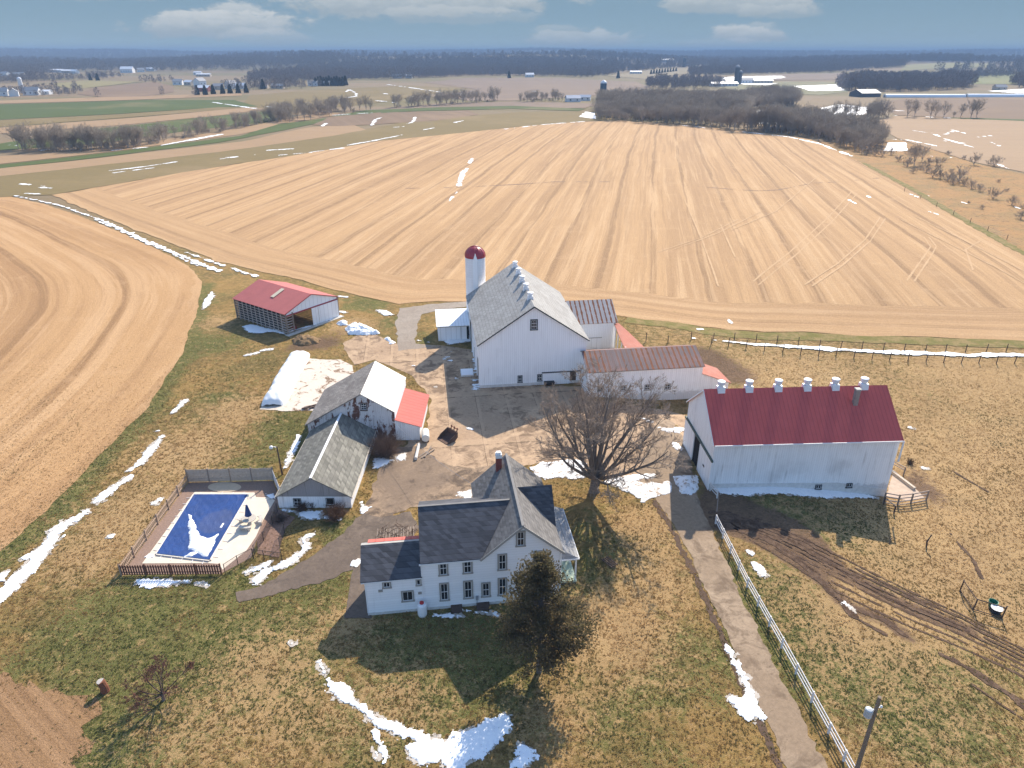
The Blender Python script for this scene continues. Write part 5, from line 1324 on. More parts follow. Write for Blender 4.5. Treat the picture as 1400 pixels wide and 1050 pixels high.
m = MB(); m.lathe([(.2, 0), (.25, .04), (.25, .62), (.2, .68), (.05, .72)], 16, (-.42, 0, hh - 1.75)); m.box(-.25, -.1, -.05, .05, hh - 1.5, hh - 1.4); m.box(-.25, -.1, -.05, .05, hh - 1.2, hh - 1.1); m.build('transformer', plain('transformer_grey', (.42, .45, .47), .5, .1), k)
m = MB(); m.lathe([(.05, 0), (.08, .05), (.04, .1), (.08, .15), (.03, .2)], 8, (.28, 0, hh - .95)); m.bar((-.1, 0, hh - .9), (.32, 0, hh - .95), .05, .05); m.build('insulator', GALV, k)
k = thing('service_cable', 'thin overhead cable sagging from the workshop toward the farmhouse', 'cable', (-15.2, 77.4, 3.0), 0)
e = Vector(HLOC(10.5, 11.2, 5.3)) - Vector((-15.2, 77.4, 3.0))
m = MB(); m.tube([(e.x * t, e.y * t, e.z * t - 2.4 * t * (1 - t)) for t in np.linspace(0, 1, 16)], .018, 4); m.build('wire', plain('pale_cable', (.4, .38, .35), .6), k)

# ------------------------------------------------------------------ pasture odds and ends, right
for i, (px, py, lx, lab) in enumerate(((1267, 748, .25, 'leaning dark post standing alone in the pasture right of the barn shadow'),)):
    k = thing('leaning_post', lab, 'post', tuple(at(px, py)), 0)
    m = MB(); m.tube([(0, 0, -.3), (-.15, 0, .7), (.2, .1, 1.55)], [.09, .08, .06], 7); m.build('shaft', DKWOOD, k)
k = thing('dead_branch', 'forked dead branch lying by the corner of the red-roofed barn shadow', 'branch', tuple(at(1216, 744)), 0)
m = MB(); m.tube([(0, 0, .05), (.2, .4, .3), (.7, .7, .35)], [.07, .06, .03], 5); m.tube([(.2, .4, .3), (.1, .7, .6)], [.05, .02], 5); m.build('wood', DKWOOD, k)
P = [at(*q) for q in ((1312, 808), (1330, 834), (1369, 846))]
o0 = P[0]
k = thing('pen_fence', 'dark metal pen panels around the buckets in the pasture', 'fence', tuple(o0), 0)
for q in P:
    d = q - o0; m = MB(); m.tube([(d.x, d.y, -.3), (d.x + .08, d.y, 1.35)], .06, 6); m.build('post', DKWOOD, k)
for a, b in zip(P[:-1], P[1:]):
    a = a - o0; b = b - o0
    m = MB(); m.tube([(a.x, a.y, a.z + 1.3), (b.x, b.y, b.z + 1.3)], .05, 6); m.tube([(a.x, a.y, a.z + .1), (b.x, b.y, b.z + .1)], .045, 6); m.build('rail', DKWOOD, k)
    m = MB()
    for z in (.3, .5, .7, .9, 1.1): m.tube([(a.x, a.y, a.z + z), (b.x, b.y, b.z + z)], .008, 3)
    for t in np.linspace(.05, .95, 12): q = a.lerp(b, t); m.tube([(q.x, q.y, q.z + .1), (q.x, q.y, q.z + 1.3)], .007, 3)
    m.build('mesh', BLACK, k)
k = thing('feed_bucket', 'green plastic bucket standing in the pasture pen', 'bucket', tuple(at(1356, 829)), 0)
m = MB(); m.lathe([(.3, 0), (.38, .6), (.41, .62), (.36, .6), (.3, .1), (.02, .08)], 16); m.build('pail', plain('green_plastic', (.02, .17, .11), .4, .1), k)
k = thing('water_tub', 'dark blue water tub with white rim in the pasture pen', 'tub', tuple(at(1361, 837)), 0)
m = MB(); m.lathe([(.4, 0), (.48, .5), (.4, .48), (.36, .2), (.02, .2)], 18); m.build('basin', plain('navy_plastic', (.015, .03, .05), .4, .1), k)
m = MB(); m.lathe([(.47, .5), (.5, .53), (.42, .53), (.4, .49)], 18); m.build('rim', WTRIM, k)

# garden stump left
k = thing('tree_stump', 'short reddish cut stump standing on the lawn at lower left', 'stump', tuple(at(144, 945)), 0)
m = MB(); m.tube([(0, 0, -.2), (.02, .0, .5), (-.12, .02, 1.05)], [.36, .3, .3], 12); m.build('bark', plain('red_brown_bark', (.2, .075, .04), .9, .45, 5., bump=.6), k)
m = MB(); m.lathe([(.3, 0), (.29, .02), (.05, .03)], 12, (-.12, .02, 1.05)); m.build('cut_top', plain('grey_cut_wood', (.36, .33, .3), .9, .35, 6.), k)
k = thing('scrap_boards', 'broken dark boards lying on the grass right of the farmhouse porch', 'boards', tuple(at(833, 770)), R(-55))
for i in range(4):
    m = MB(); m.bar((-.8, -.3 + i * .22, .1), (.8, -.3 + i * .2, .14 + .04 * i), .12, .05); m.build('board', DKWOOD, k)
# ================================================================== TREES
def tubes_np(branches, sides):
    """many tapered branches -> one vertex / face array; branches = (points (n,3), radii (n,))"""
    V = []; F = []; base = 0
    ang = np.arange(sides) * 2 * PI / sides
    ca, sa = np.cos(ang), np.sin(ang)
    for P, rad in branches:
        n = len(P)
        T = np.gradient(P, axis=0); T /= np.linalg.norm(T, axis=1)[:, None] + 1e-9
        ref = np.array([0.31, .17, .93]) if abs(T[0, 2]) < .9 else np.array([.95, .2, .1])
        A = np.cross(T, ref); A /= np.linalg.norm(A, axis=1)[:, None] + 1e-9
        Bv = np.cross(T, A)
        ring = P[:, None, :] + rad[:, None, None] * (A[:, None, :] * ca[None, :, None] + Bv[:, None, :] * sa[None, :, None])
        V.append(ring.reshape(-1, 3))
        i = np.arange(n - 1)[:, None] * sides; k = np.arange(sides)[None, :]; k2 = (k + 1) % sides
        F.append(np.stack([base + i + k, base + i + k2, base + i + sides + k2, base + i + sides + k], -1).reshape(-1, 4))
        base += n * sides
    return np.concatenate(V), np.concatenate(F)

def branch(rng, p, d, L, r0, r1, nseg, wob, up):
    P = [np.array(p, float)]; d = np.array(d, float); d /= np.linalg.norm(d)
    for k in range(nseg):
        d = d + rng.normal(0, wob, 3) + np.array([0, 0, up])
        d /= np.linalg.norm(d)
        P.append(P[-1] + d * L / nseg)
    return np.array(P), np.linspace(r0, r1, nseg + 1), d

def side_dir(rng, d, ang):
    a = rng.normal(0, 1, 3); a -= d * (a @ d); a /= np.linalg.norm(a) + 1e-9
    return d * math.cos(ang) + a * math.sin(ang)

def bare_tree(seed, trunk_h, trunk_r, limbs, levels, limb_ang=(.3, .9), up=.05, wob=.1, twig_r=.012):
    """levels = list of (children, length, nseg); returns trunk branches, crown branches by size"""
    rng = np.random.default_rng(seed)
    tP, tR, td = branch(rng, (0, 0, -.2), (0, 0, 1), trunk_h + .2, trunk_r * 1.15, trunk_r * .85, 5, .03, .1)
    tR[0] = trunk_r * 1.5
    big = []; small = []
    cur = []
    n, L, ns = limbs
    for i in range(n):
        t = rng.uniform(.72, 1.0) if i else 1.0
        p = tP[0] * 0 + np.array([np.interp(t, np.linspace(0, 1, len(tP)), tP[:, c]) for c in range(3)])
        az = 2 * PI * (i + rng.uniform(-.3, .3)) / n
        inc = rng.uniform(*limb_ang) if i else .05
        d = np.array([math.cos(az) * math.sin(inc), math.sin(az) * math.sin(inc), math.cos(inc)])
        l = L * rng.uniform(.85, 1.1) * (1 - .15 * abs(inc - .5))
        P, Rr, de = branch(rng, p, d, l, trunk_r * rng.uniform(.38, .52), trunk_r * .07, ns, wob * .6, up)
        big.append((P, Rr)); cur.append((P, Rr, l))
    for li, (nc, frac, ns) in enumerate(levels):
        nxt = []
        for P, Rr, l in cur:
            m = len(P)
            for c in range(nc):
                t = rng.uniform(.2, 1.0) ** .8
                f = t * (m - 1); i = min(int(f), m - 2); u = f - i
                p = P[i] * (1 - u) + P[i + 1] * u; r = Rr[i] * (1 - u) + Rr[i + 1] * u
                d = P[i + 1] - P[i]; d /= np.linalg.norm(d)
                ll = l * frac * rng.uniform(.6, 1.15) * (1.15 - .5 * t)
                Q, q, _ = branch(rng, p, side_dir(rng, d, rng.uniform(.45, .95)), ll, max(r * .6, twig_r), max(r * .12, twig_r * .55), ns, wob, up * .8)
                (big if li == 0 else small).append((Q, q)); nxt.append((Q, q, ll))
        cur = nxt
    return [(tP, tR)], big, small

def bark_mat(name, col, var=.3, twig=None):
    n = N(name, .9, .15)
    a = n.noise(n.map(n.obj(), (3, 3, .8)), 2., 4, .7)
    n.bump(a, .4, .03)
    return n.out(n.gain(col, n.math('MULTIPLY_ADD', a, 2 * var, 1 - var)))
BARK = bark_mat('grey_bark', (.18, .15, .125)); TWIG = bark_mat('brown_twigs', (.3, .235, .185), .15)
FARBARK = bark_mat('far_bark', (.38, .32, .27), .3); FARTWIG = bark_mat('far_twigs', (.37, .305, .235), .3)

# the big maple in the yard
p = at(812, 672)
k = thing('maple_tree', 'huge spreading bare maple tree between the farmhouse and the yard', 'tree', tuple(p), R(160))
tr, bg, smb = bare_tree(5, 1.9, .5, (19, 11.4, 13), [(11, .42, 7), (10, .45, 5), (9, .5, 3)], (.12, 1.2), .042, .07, .017)
v, f = tubes_np(tr, 12); raw_mesh('trunk', v, f, BARK, k, True)
v, f = tubes_np([b for b in bg if b[1][0] > .1], 8); lim = raw_mesh('limbs', v, f, BARK, k, True)
v, f = tubes_np([b for b in bg if b[1][0] <= .1], 5); v2, f2 = tubes_np(smb, 3)
raw_mesh('crown', np.concatenate([v, v2[:0]]), f, TWIG, k, True); o = raw_mesh('twigs', v2, f2, TWIG, k); o.name = 'twigs'
# small fruit tree at the lower left
p = at(224, 957)
k = thing('fruit_tree', 'small bare fruit tree with reddish twigs on the lower left lawn', 'tree', tuple(p), 0)
tr, bg, smb = bare_tree(9, .7, .14, (9, 3.1, 7), [(8, .45, 5), (8, .5, 4), (6, .5, 2)], (.4, 1.25), .05, .14, .011)
v, f = tubes_np(tr, 8); raw_mesh('trunk', v, f, BARK, k, True)
v, f = tubes_np(bg, 5); raw_mesh('limbs', v, f, bark_mat('fruit_bark', (.1, .07, .055)), k, True)
v, f = tubes_np(smb, 3); raw_mesh('twigs', v, f, bark_mat('red_twigs', (.15, .065, .05), .2), k)
p = at(268, 940)

def shrub(label, px, py, r, h, seed, col, n=150, name='shrub', group=None):
    p = at(px, py); rng = np.random.default_rng(seed)
    k = thing(name, label, 'shrub', tuple(p), 0, group)
    st = []; tw = []
    for i in range(n):
        a = rng.uniform(0, 2 * PI); inc = rng.uniform(.05, 1.15)
        d = np.array([math.cos(a) * math.sin(inc), math.sin(a) * math.sin(inc), math.cos(inc)])
        L = rng.uniform(.7, 1.05) * (h * math.cos(inc) + r * math.sin(inc))
        P, q, _ = branch(rng, (rng.uniform(-.3, .3) * r, rng.uniform(-.3, .3) * r, -.05), d, L, .022, .008, 5, .12, .02)
        st.append((P, q))
        for c in range(6):
            j = rng.integers(1, 5); dd = P[j + 1] - P[j] if j < 5 else d
            dd = dd / (np.linalg.norm(dd) + 1e-9)
            Q, q2, _ = branch(rng, P[j], side_dir(rng, dd, rng.uniform(.4, 1.)), L * .28, .011, .006, 3, .15, .02)
            tw.append((Q, q2))
    v, f = tubes_np(st, 4); raw_mesh('stems', v, f, bark_mat('shrub_stem', col), k)
    v, f = tubes_np(tw, 3); raw_mesh('twigs', v, f, bark_mat('shrub_twig', tuple(min(1, c * 1.35) for c in col)), k)
shrub('wide brown leafless shrub under the right garage window', 459, 708, 1.45, 1.25, 3, (.13, .075, .045), 230)
shrub('small dark shrub under the left garage window', 413, 697, .75, .9, 4, (.1, .06, .04), 90)
shrub('small round shrub between the two garage windows', 427, 693, .55, .8, 5, (.14, .085, .06), 70)
shrub('large tangled brown shrub in the corner behind the garage', 527, 622, 1.9, 2.6, 6, (.13, .085, .06), 330)
shrub('low dark weeds growing in the dry bed beside the pool', 383, 712, .8, .7, 7, (.09, .06, .045), 90, 'weed_clump')
shrub('small olive shrub on the lawn right of the evergreen tree', 789, 846, .75, .6, 8, (.1, .08, .03), 110)
shrub('low brown weeds by the fence of the right barnyard', 1244, 634, .8, .5, 9, (.12, .08, .045), 60, 'weed_clump')

# evergreen in front of the farmhouse
p = at(737, 918)
k = thing('evergreen_tree', 'bushy bronze-green evergreen tree in front of the farmhouse', 'tree', tuple(p), 0)
rng = np.random.default_rng(21)
HT_ = 11.4
tP, tR, _ = branch(rng, (0, 0, -.2), (0, 0, 1), HT_, .26, .04, 10, .02, .1)
v, f = tubes_np([(tP, tR)], 8); raw_mesh('trunk', v, f, BARK, k, True)
brs = []; C = []; S = []; D = []
for i in range(165):
    t = rng.uniform(.04, .985) ** .85; z = t * HT_
    env = 5.1 * (1 - t) ** .58 * (.84 + .16 * math.sin(t * 20 + 1)) * (.55 + .45 * min(1, t / .22)) + .2
    if t < .12: env *= .75 + t * 2
    az = rng.uniform(0, 2 * PI); env *= rng.uniform(.55, 1.2) * (1 + .14 * math.sin(az * 3 + t * 5))
    d = np.array([math.cos(az), math.sin(az), rng.uniform(-.1, .45) + .5 * t])
    P, q, _ = branch(rng, (0, 0, z), d, env, .05, .012, 6, .07, .05)
    brs.append((P, q))
    m = int(50 * env)
    for c in range(m):
        u = rng.uniform(.22, 1.03) ** .75; fI = min(u, .999) * 6; j = int(fI); w = fI - j
        c0_ = P[j] * (1 - w) + P[j + 1] * w + rng.normal(0, .11 + .075 * env * (1 - abs(u - .6)), 3) * np.array([1, 1, .75])
        C.append(c0_); dd = P[j + 1] - P[j]; dd = dd / np.linalg.norm(dd)
        D.append(dd + rng.normal(0, .5, 3) + np.array([0, 0, .35])); S.append(rng.uniform(.09, .19))
v, f = tubes_np(brs, 4); raw_mesh('branches', v, f, BARK, k)
def sprays(C, D, S, rng, per=3, wid=.5):
    """little needle sprays: per slim diamond leaves fanned about each point"""
    C = np.array(C); D = np.array(D); S = np.array(S); D /= np.linalg.norm(D, axis=1)[:, None] + 1e-9
    Vs = []
    for q in range(per):
        d = D + rng.normal(0, .45, D.shape); d /= np.linalg.norm(d, axis=1)[:, None]
        a = np.cross(d, rng.normal(0, 1, D.shape)); a /= np.linalg.norm(a, axis=1)[:, None] + 1e-9
        L = S[:, None] * rng.uniform(.7, 1.3, (len(C), 1))
        Vs.append(np.stack([C - d * L * .3, C + a * L * wid * .5 + d * L * .25, C + d * L, C - a * L * wid * .5 + d * L * .25], 1))
    V = np.concatenate(Vs).reshape(-1, 3); F = np.arange(len(V)).reshape(-1, 4)
    return V, F
v, f = sprays(C, D, S, rng, 4, .55)
en = N('evergreen_needles', .8, .25)
ob = en.obj(); e0 = en.noise(ob, .9, 3, .6); e1 = en.noise(ob, 7., 2, .6)
ec = en.mix(en.step(e0, .4, .62), (.13, .115, .058), (.23, .18, .092)); ec = en.mix(en.math('MULTIPLY', en.step(e1, .5, .7), .6), ec, (.24, .185, .1))
EM = en.out(ec)
tl = en.t.nodes.new('ShaderNodeBsdfTranslucent'); mx = en.t.nodes.new('ShaderNodeMixShader'); mx.inputs[0].default_value = .55
en.t.links.new(ec, tl.inputs[0]); en.t.links.new(en.b.outputs[0], mx.inputs[1]); en.t.links.new(tl.outputs[0], mx.inputs[2])
en.t.links.new(mx.outputs[0], next(q for q in en.t.nodes if q.type == 'OUTPUT_MATERIAL').inputs[0])
raw_mesh('foliage', v, f, EM, k)

# ---- tree kinds for hedgerows and woods
KIND = []
def far_kind(name, seed, h, spread, thick, n1=12, n2=7, n3=5, bush=False):
    tr, bg, smb = bare_tree(seed, h * (.05 if bush else .16), thick, (n1, h * (.75 if bush else .72), 6), [(n2, .4, 3), (n3, .48, 2)], spread, .05, .11, .04 if not bush else .028)
    v, f = tubes_np(tr, 5); v2, f2 = tubes_np(bg, 3); v3, f3 = tubes_np(smb, 3)
    V = np.concatenate([v, v2, v3]); F = np.concatenate([f, f2 + len(v), f3 + len(v) + len(v2)])
    me = bpy.data.meshes.new(name)
    me.vertices.add(len(V)); me.vertices.foreach_set('co', V.astype(np.float32).ravel())
    me.loops.add(F.size); me.loops.foreach_set('vertex_index', F.astype(np.int32).ravel())
    me.polygons.add(len(F)); me.polygons.foreach_set('loop_start', np.arange(0, F.size, 4, dtype=np.int32))
    nb = len(f); mi = np.ones(len(F), np.int32); mi[:nb + len(f2) // 2] = 0
    me.materials.append(FARBARK); me.materials.append(FARTWIG); me.polygons.foreach_set('material_index', mi)
    me.update(calc_edges=True)
    return me
for i in range(5): KIND.append(far_kind('bare_tree', 100 + i, 13.5, (.08, .5 + .06 * i), .2, 13, 10, 7))
BUSH = [far_kind('bare_bush', 200 + i, 4.2, (.2, 1.2), .08, 15, 8, 5, True) for i in range(3)]
LONE = far_kind('bare_tree', 301, 9., (.25, 1.1), .3, 12, 10, 7)
rt = np.random.default_rng(4)
NT = [0]
def put_tree(me, x, y, s, label, group, cat='tree', name=None, sz=None):
    o = bpy.data.objects.new(name or me.name.split('.')[0], me); COL.objects.link(o)
    o.location = (x, y, zt(x, y) - .15); o.rotation_euler = (rt.normal(0, .04), rt.normal(0, .04), rt.uniform(0, 6.28))
    o.scale = (s, s, sz or s * rt.uniform(.9, 1.12)); NT[0] += 1
    return tag(o, label, cat, group)
def hedge(px, n, s, width, label, group, bushes=.35, blabel=None):
    P = [Vector(q) for q in W2(px)]; seg = [(P[i + 1] - P[i]).length for i in range(len(P) - 1)]; T = sum(seg)
    for i in range(n):
        t = (i + rt.uniform(0, 1)) / n * T; j = 0
        while j < len(seg) - 1 and t > seg[j]: t -= seg[j]; j += 1
        q = P[j].lerp(P[j + 1], t / seg[j]); d = (P[j + 1] - P[j]).normalized()
        off = rt.uniform(-.2, 1) * width
        x, y = q.x - d.y * off, q.y + d.x * off
        if rt.uniform() < bushes: put_tree(BUSH[rt.integers(3)], x, y, s * rt.uniform(.8, 1.3), blabel, group + ' underbrush', 'bush')
        else: put_tree(KIND[rt.integers(5)], x, y, s * rt.uniform(.7, 1.08), label, group)
hedge([(20, 204), (60, 206), (100, 207), (150, 205), (200, 199)], 84, .92, 14, 'bare grey-brown tree in the left hedgerow beyond the stubble', 'left hedgerow trees', .5, 'brown bush at the foot of the left hedgerow')
hedge([(200, 199), (250, 189), (300, 181), (346, 172), (372, 165)], 80, .72, 13, 'bare grey-brown tree in the left hedgerow beyond the stubble', 'left hedgerow trees', .5, 'brown bush at the foot of the left hedgerow')
hedge([(376, 168), (400, 167), (430, 161), (460, 156), (505, 151)], 74, .95, 26, 'bare tree in the dense grove at the end of the left hedgerow', 'left grove trees', .2, 'bush at the edge of the left grove')
hedge([(536, 148), (580, 146), (620, 143), (690, 138)], 46, .98, 16, 'bare tree in the thin row beyond the contour fields', 'middle tree row', .2, 'bush in the thin middle tree row')
hedge([(720, 140), (745, 139), (772, 138)], 26, .8, 22, 'bare tree in the clump beside the distant blue-roofed houses', 'trees by the distant houses', .3, 'bush in the clump beside the distant houses')
hedge([(1130, 160), (1160, 162), (1190, 163), (1222, 160)], 34, .95, 12, 'bare tree in the row beyond the right wood', 'right tree row', .25, 'bush in the row beyond the right wood')
for px, py, s in ((1240, 160, 1.15), (1250, 159, .9), (1272, 161, 1.1), (1278, 161, .8), (1290, 161, .95), (1313, 161, .8), (1327, 161, 1.2), (1335, 161, 1.0), (1303, 161, .4)):
    q = at(px, py); put_tree(KIND[rt.integers(5)], q.x, q.y, s, 'bare tree standing in the loose line on the far right field edge', 'loose tree line on the right')
LAB = [(1250, 226, KIND[1], .74, 'large grey bare tree in the middle of the marsh clump', 'tree'), (1260, 221, KIND[2], .62, 'pale bare tree right behind the marsh clump', 'tree'), (1243, 221, KIND[3], .55, 'slender bare tree on the left of the marsh clump', 'tree'),
       (1311, 249, LONE, .78, 'lone spreading bare tree standing in the marsh bushes', 'tree'), (1331, 226, LONE, .62, 'leaning bare tree left of the round marsh bush', 'tree'), (1359, 227, BUSH[0], 1.45, 'big round fan-shaped bush by the snowy field corner', 'bush'),
       (1357, 272, BUSH[1], 1.1, 'dark dense bush above the field corner at far right', 'bush'), (1383, 281, BUSH[2], .9, 'dark bush at the right end of the marsh', 'bush'), (1246, 208, BUSH[0], .8, 'brown bush behind the marsh clump beside the snow patch', 'bush')]
for px, py, me, s, lab, cat in LAB:
    q = at(px, py); put_tree(me, q.x, q.y, s, lab, None, cat)
for px, py, s in ((1248, 237, .5), (1258, 232, .6), (1266, 236, .7), (1275, 243, .8), (1285, 245, .7), (1295, 248, .7), (1303, 252, .8), (1318, 254, .6), (1328, 258, .6), (1338, 262, .6), (1240, 228, .8), (1270, 226, .7), (1283, 232, .5), (1300, 236, .4),
                  (1296, 212, .5), (1318, 218, .4), (1228, 221, .6), (1342, 286, .3), (1395, 300, .5), (1376, 262, .3), (1365, 250, .3), (1398, 285, .35), (1324, 278, .2), (1218, 212, .7), (1206, 214, .75), (1196, 213, .8), (1280, 226, .7), (1290, 222, .5)):
    q = at(px, py); put_tree(BUSH[rt.integers(3)], q.x, q.y, s * 1.5, 'low brown bush in the marsh beside the creek', 'marsh bushes', 'bush')
# the wood on the right
WOOD_A = W2([(812, 164), (850, 166.5), (930, 171.5), (1010, 180), (1018, 166), (1030, 150), (1060, 147), (1092, 146), (1085, 139), (1030, 138), (1000, 139), (900, 141), (840, 142), (815, 148)])
WOOD_B = W2([(1010, 179.5), (1060, 182), (1110, 189), (1160, 205), (1182, 214), (1212, 204), (1208, 190), (1165, 180), (1130, 176), (1090, 172), (1050, 171), (1020, 172)])
pts = []
for PW_, st in ((WOOD_A, 5.6), (WOOD_B, 4.6)):
    b = np.array(PW_); x0, y0 = b.min(0); x1, y1 = b.max(0)
    X, Y = np.meshgrid(np.arange(x0, x1, st), np.arange(y0, y1, st))
    X = X + rt.uniform(-.45, .45, X.shape) * st; Y = Y + rt.uniform(-.45, .45, Y.shape) * st
    kk = poly_sdf(b, X, Y) < -1
    pts += list(zip(X[kk].tolist(), Y[kk].tolist()))
pts.sort(key=lambda q: math.hypot(*q))
NEAR_N = 90
for i, (x, y) in enumerate(pts[:NEAR_N]):
    if i % 6 == 0: put_tree(BUSH[rt.integers(3)], x, y, rt.uniform(.8, 1.3), 'bush at the front of the right wood', 'bushes of the right wood', 'bush')
    else: put_tree(KIND[rt.integers(5)], x, y, rt.uniform(.5, .95), 'bare grey-brown tree in the front of the right wood', 'trees of the right wood')

def gn_scatter(name, P, smin, smax, kinds, seed=0):
    """trees nobody could count: points carrying copies of the tree kinds"""
    root = []
    me = bpy.data.meshes.new(name)
    P = np.asarray(P, float); z = tz(P[:, 0], P[:, 1]) - .3
    me.vertices.add(len(P)); me.vertices.foreach_set('co', np.column_stack([P, z]).astype(np.float32).ravel())
    rg = np.random.default_rng(seed)
    for nm, a in (('size', smin + (smax - smin) * np.clip(.5 + .75 * fbm(P[:, 0] / 38, P[:, 1] / 38, 3, seed) + rg.uniform(-.3, .3, len(P)), 0, 1)), ('turn', rg.uniform(0, 6.28, len(P)))):
        q = me.attributes.new(nm, 'FLOAT', 'POINT'); q.data.foreach_set('value', a.astype(np.float32))
    o = bpy.data.objects.new(name, me); COL.objects.link(o)
    ng = bpy.data.node_groups.new(name, 'GeometryNodeTree')
    ng.interface.new_socket('Geometry', in_out='INPUT', socket_type='NodeSocketGeometry'); ng.interface.new_socket('Geometry', in_out='OUTPUT', socket_type='NodeSocketGeometry')
    gi = ng.nodes.new('NodeGroupInput'); go = ng.nodes.new('NodeGroupOutput')
    j = ng.nodes.new('GeometryNodeJoinGeometry')
    rv = ng.nodes.new('FunctionNodeRandomValue'); rv.data_type = 'INT'; rv.inputs['Min'].default_value = 0; rv.inputs['Max'].default_value = len(kinds) - 1
    rv.inputs['Seed'].default_value = seed
    for i, kob in enumerate(kinds):
        ip = ng.nodes.new('GeometryNodeInstanceOnPoints'); oi = ng.nodes.new('GeometryNodeObjectInfo'); oi.inputs['Object'].default_value = kob; oi.transform_space = 'ORIGINAL'
        cmp_ = ng.nodes.new('FunctionNodeCompare'); cmp_.data_type = 'INT'; cmp_.operation = 'EQUAL'
        ng.links.new(rv.outputs[2], cmp_.inputs[2]); cmp_.inputs[3].default_value = i
        sa_ = ng.nodes.new('GeometryNodeInputNamedAttribute'); sa_.data_type = 'FLOAT'; sa_.inputs['Name'].default_value = 'size'
        ta = ng.nodes.new('GeometryNodeInputNamedAttribute'); ta.data_type = 'FLOAT'; ta.inputs['Name'].default_value = 'turn'
        cx = ng.nodes.new('ShaderNodeCombineXYZ'); ng.links.new(ta.outputs[0], cx.inputs[2])
        ng.links.new(gi.outputs[0], ip.inputs['Points']); ng.links.new(cmp_.outputs[0], ip.inputs['Selection']); ng.links.new(oi.outputs['Geometry'], ip.inputs['Instance'])
        ng.links.new(cx.outputs[0], ip.inputs['Rotation']); ng.links.new(sa_.outputs[0], ip.inputs['Scale']); ng.links.new(ip.outputs[0], j.inputs[0])
    ng.links.new(j.outputs[0], go.inputs[0])
    o.modifiers.new('scatter', 'NODES').node_group = ng
    return o
rep = [next(o for o in COL.objects if o.data == me) for me in KIND]
o = gn_scatter('wood', pts[NEAR_N:], .5, 1.25, rep, 1)
tag(o, 'mass of bare grey-brown trees filling the right wood', 'woodland', None, 'stuff')

# far woods: simpler trees, many
def puff(seed, h, n=150):
    """a far bare tree: trunk and a loose cloud of twig slivers"""
    rng = np.random.default_rng(seed)
    C = []; D = []; S = []
    for i in range(n):
        a = rng.uniform(0, 2 * PI); t = rng.uniform(.18, 1); rad = h * .27 * math.sin(PI * (t * .8 + .12)) ** .7 * rng.uniform(.2, 1) ** .5
        C.append((math.cos(a) * rad, math.sin(a) * rad, t * h * .9)); D.append((math.cos(a) * .4, math.sin(a) * .4, 1)); S.append(h * .12)
    V, F = sprays(C, D, S, rng, 1, .28)
    tP, tR, _ = branch(rng, (0, 0, 0), (0, 0, 1), h * .8, h * .016, .05, 3, .03, .1)
    v, f = tubes_np([(tP, tR)], 4)
    return np.concatenate([v, V]), np.concatenate([f, F + len(v)])
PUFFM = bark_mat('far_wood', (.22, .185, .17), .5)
puffs = []
for i, (px, py, lab) in enumerate(((267, 131.5, 'single small bare tree on the bare field below the far barns'), (222, 131, 'tiny bare tree beside the brown strip on the far left'), (134, 134, 'bare tree in the brown field right of the left farm cluster'))):
    v, f = puff(60 + i, 15)
    q = at(px, py); o = raw_mesh('bare_tree', v, f, PUFFM); o.location = (q.x, q.y, q.z); o.scale = (.75,) * 3
    tag(o, lab, 'tree'); puffs.append(o)
def fill(px, step, seed=0):
    b = np.array(W2(px)); x0, y0 = b.min(0); x1, y1 = b.max(0); rg = np.random.default_rng(seed)
    X, Y = np.meshgrid(np.arange(x0, x1, step), np.arange(y0, y1, step))
    X = X + rg.uniform(-.48, .48, X.shape) * step; Y = Y + rg.uniform(-.48, .48, Y.shape) * step
    k_ = poly_sdf(b, X, Y) < 25 * fbm(X / 60, Y / 90, 3, seed)
    return np.column_stack([X[k_], Y[k_]])
def far_wood(label, px, step, smin, smax, seed):
    P = fill(px, step, seed)
    o = gn_scatter('far_wood', P, smin * .65, smax * 1.1, puffs, seed)
    return tag(o, label, 'woodland', None, 'stuff')
far_wood('long dark wood across the left middle distance', [(335, 112), (400, 111), (480, 110), (560, 107.5), (640, 104), (700, 104), (760, 105), (800, 106), (830, 103), (850, 96), (840, 88), (760, 84), (650, 82.5), (560, 85), (460, 91), (400, 100), (340, 107)], 11, .75, 1.2, 11)
far_wood('dark wooded rise at the far left edge', [(-40, 103), (60, 102), (72, 99), (60, 93), (0, 92), (-60, 92)], 13, .8, 1.2, 12)
far_wood('wooded band behind the far white barns', [(70, 96), (160, 91.5), (200, 92), (250, 90), (330, 90), (440, 89), (440, 85), (330, 85), (200, 86), (120, 88)], 15, .9, 1.4, 13)
far_wood('wood on the rise at upper right centre', [(945, 104), (1000, 102), (1060, 101), (1150, 98), (1235, 92), (1230, 87), (1150, 86), (1040, 87), (985, 93), (950, 99)], 11, .8, 1.2, 14)
far_wood('tall wood behind the long white greenhouses', [(1156, 124), (1200, 125), (1260, 124.5), (1330, 122), (1335, 117), (1300, 113), (1220, 112), (1160, 113)], 9, .95, 1.35, 15)
far_wood('wood strip at the far right edge', [(1375, 120), (1420, 121), (1500, 121), (1500, 115), (1390, 114)], 10, .8, 1.2, 16)
far_wood('small far wood on the right skyline', [(1258, 84), (1330, 84), (1335, 81), (1265, 81)], 18, 1.2, 1.8, 17)
far_wood('scattered trees round the middle distance farms', [(830, 101), (880, 97), (905, 96), (880, 92), (840, 95)], 26, .6, 1., 18)
far_wood('trees round the left farm cluster', [(-20, 128), (30, 134), (104, 131), (102, 124), (60, 126), (10, 124)], 13, .55, .95, 19)
far_wood('trees among the village houses on the left', [(290, 121), (330, 118), (400, 114), (440, 118), (420, 122), (340, 124)], 15, .5, 1., 20)
far_wood('thin trees on the far left fields', [(120, 105), (165, 103), (170, 106), (130, 108)], 16, .5, .8, 21)
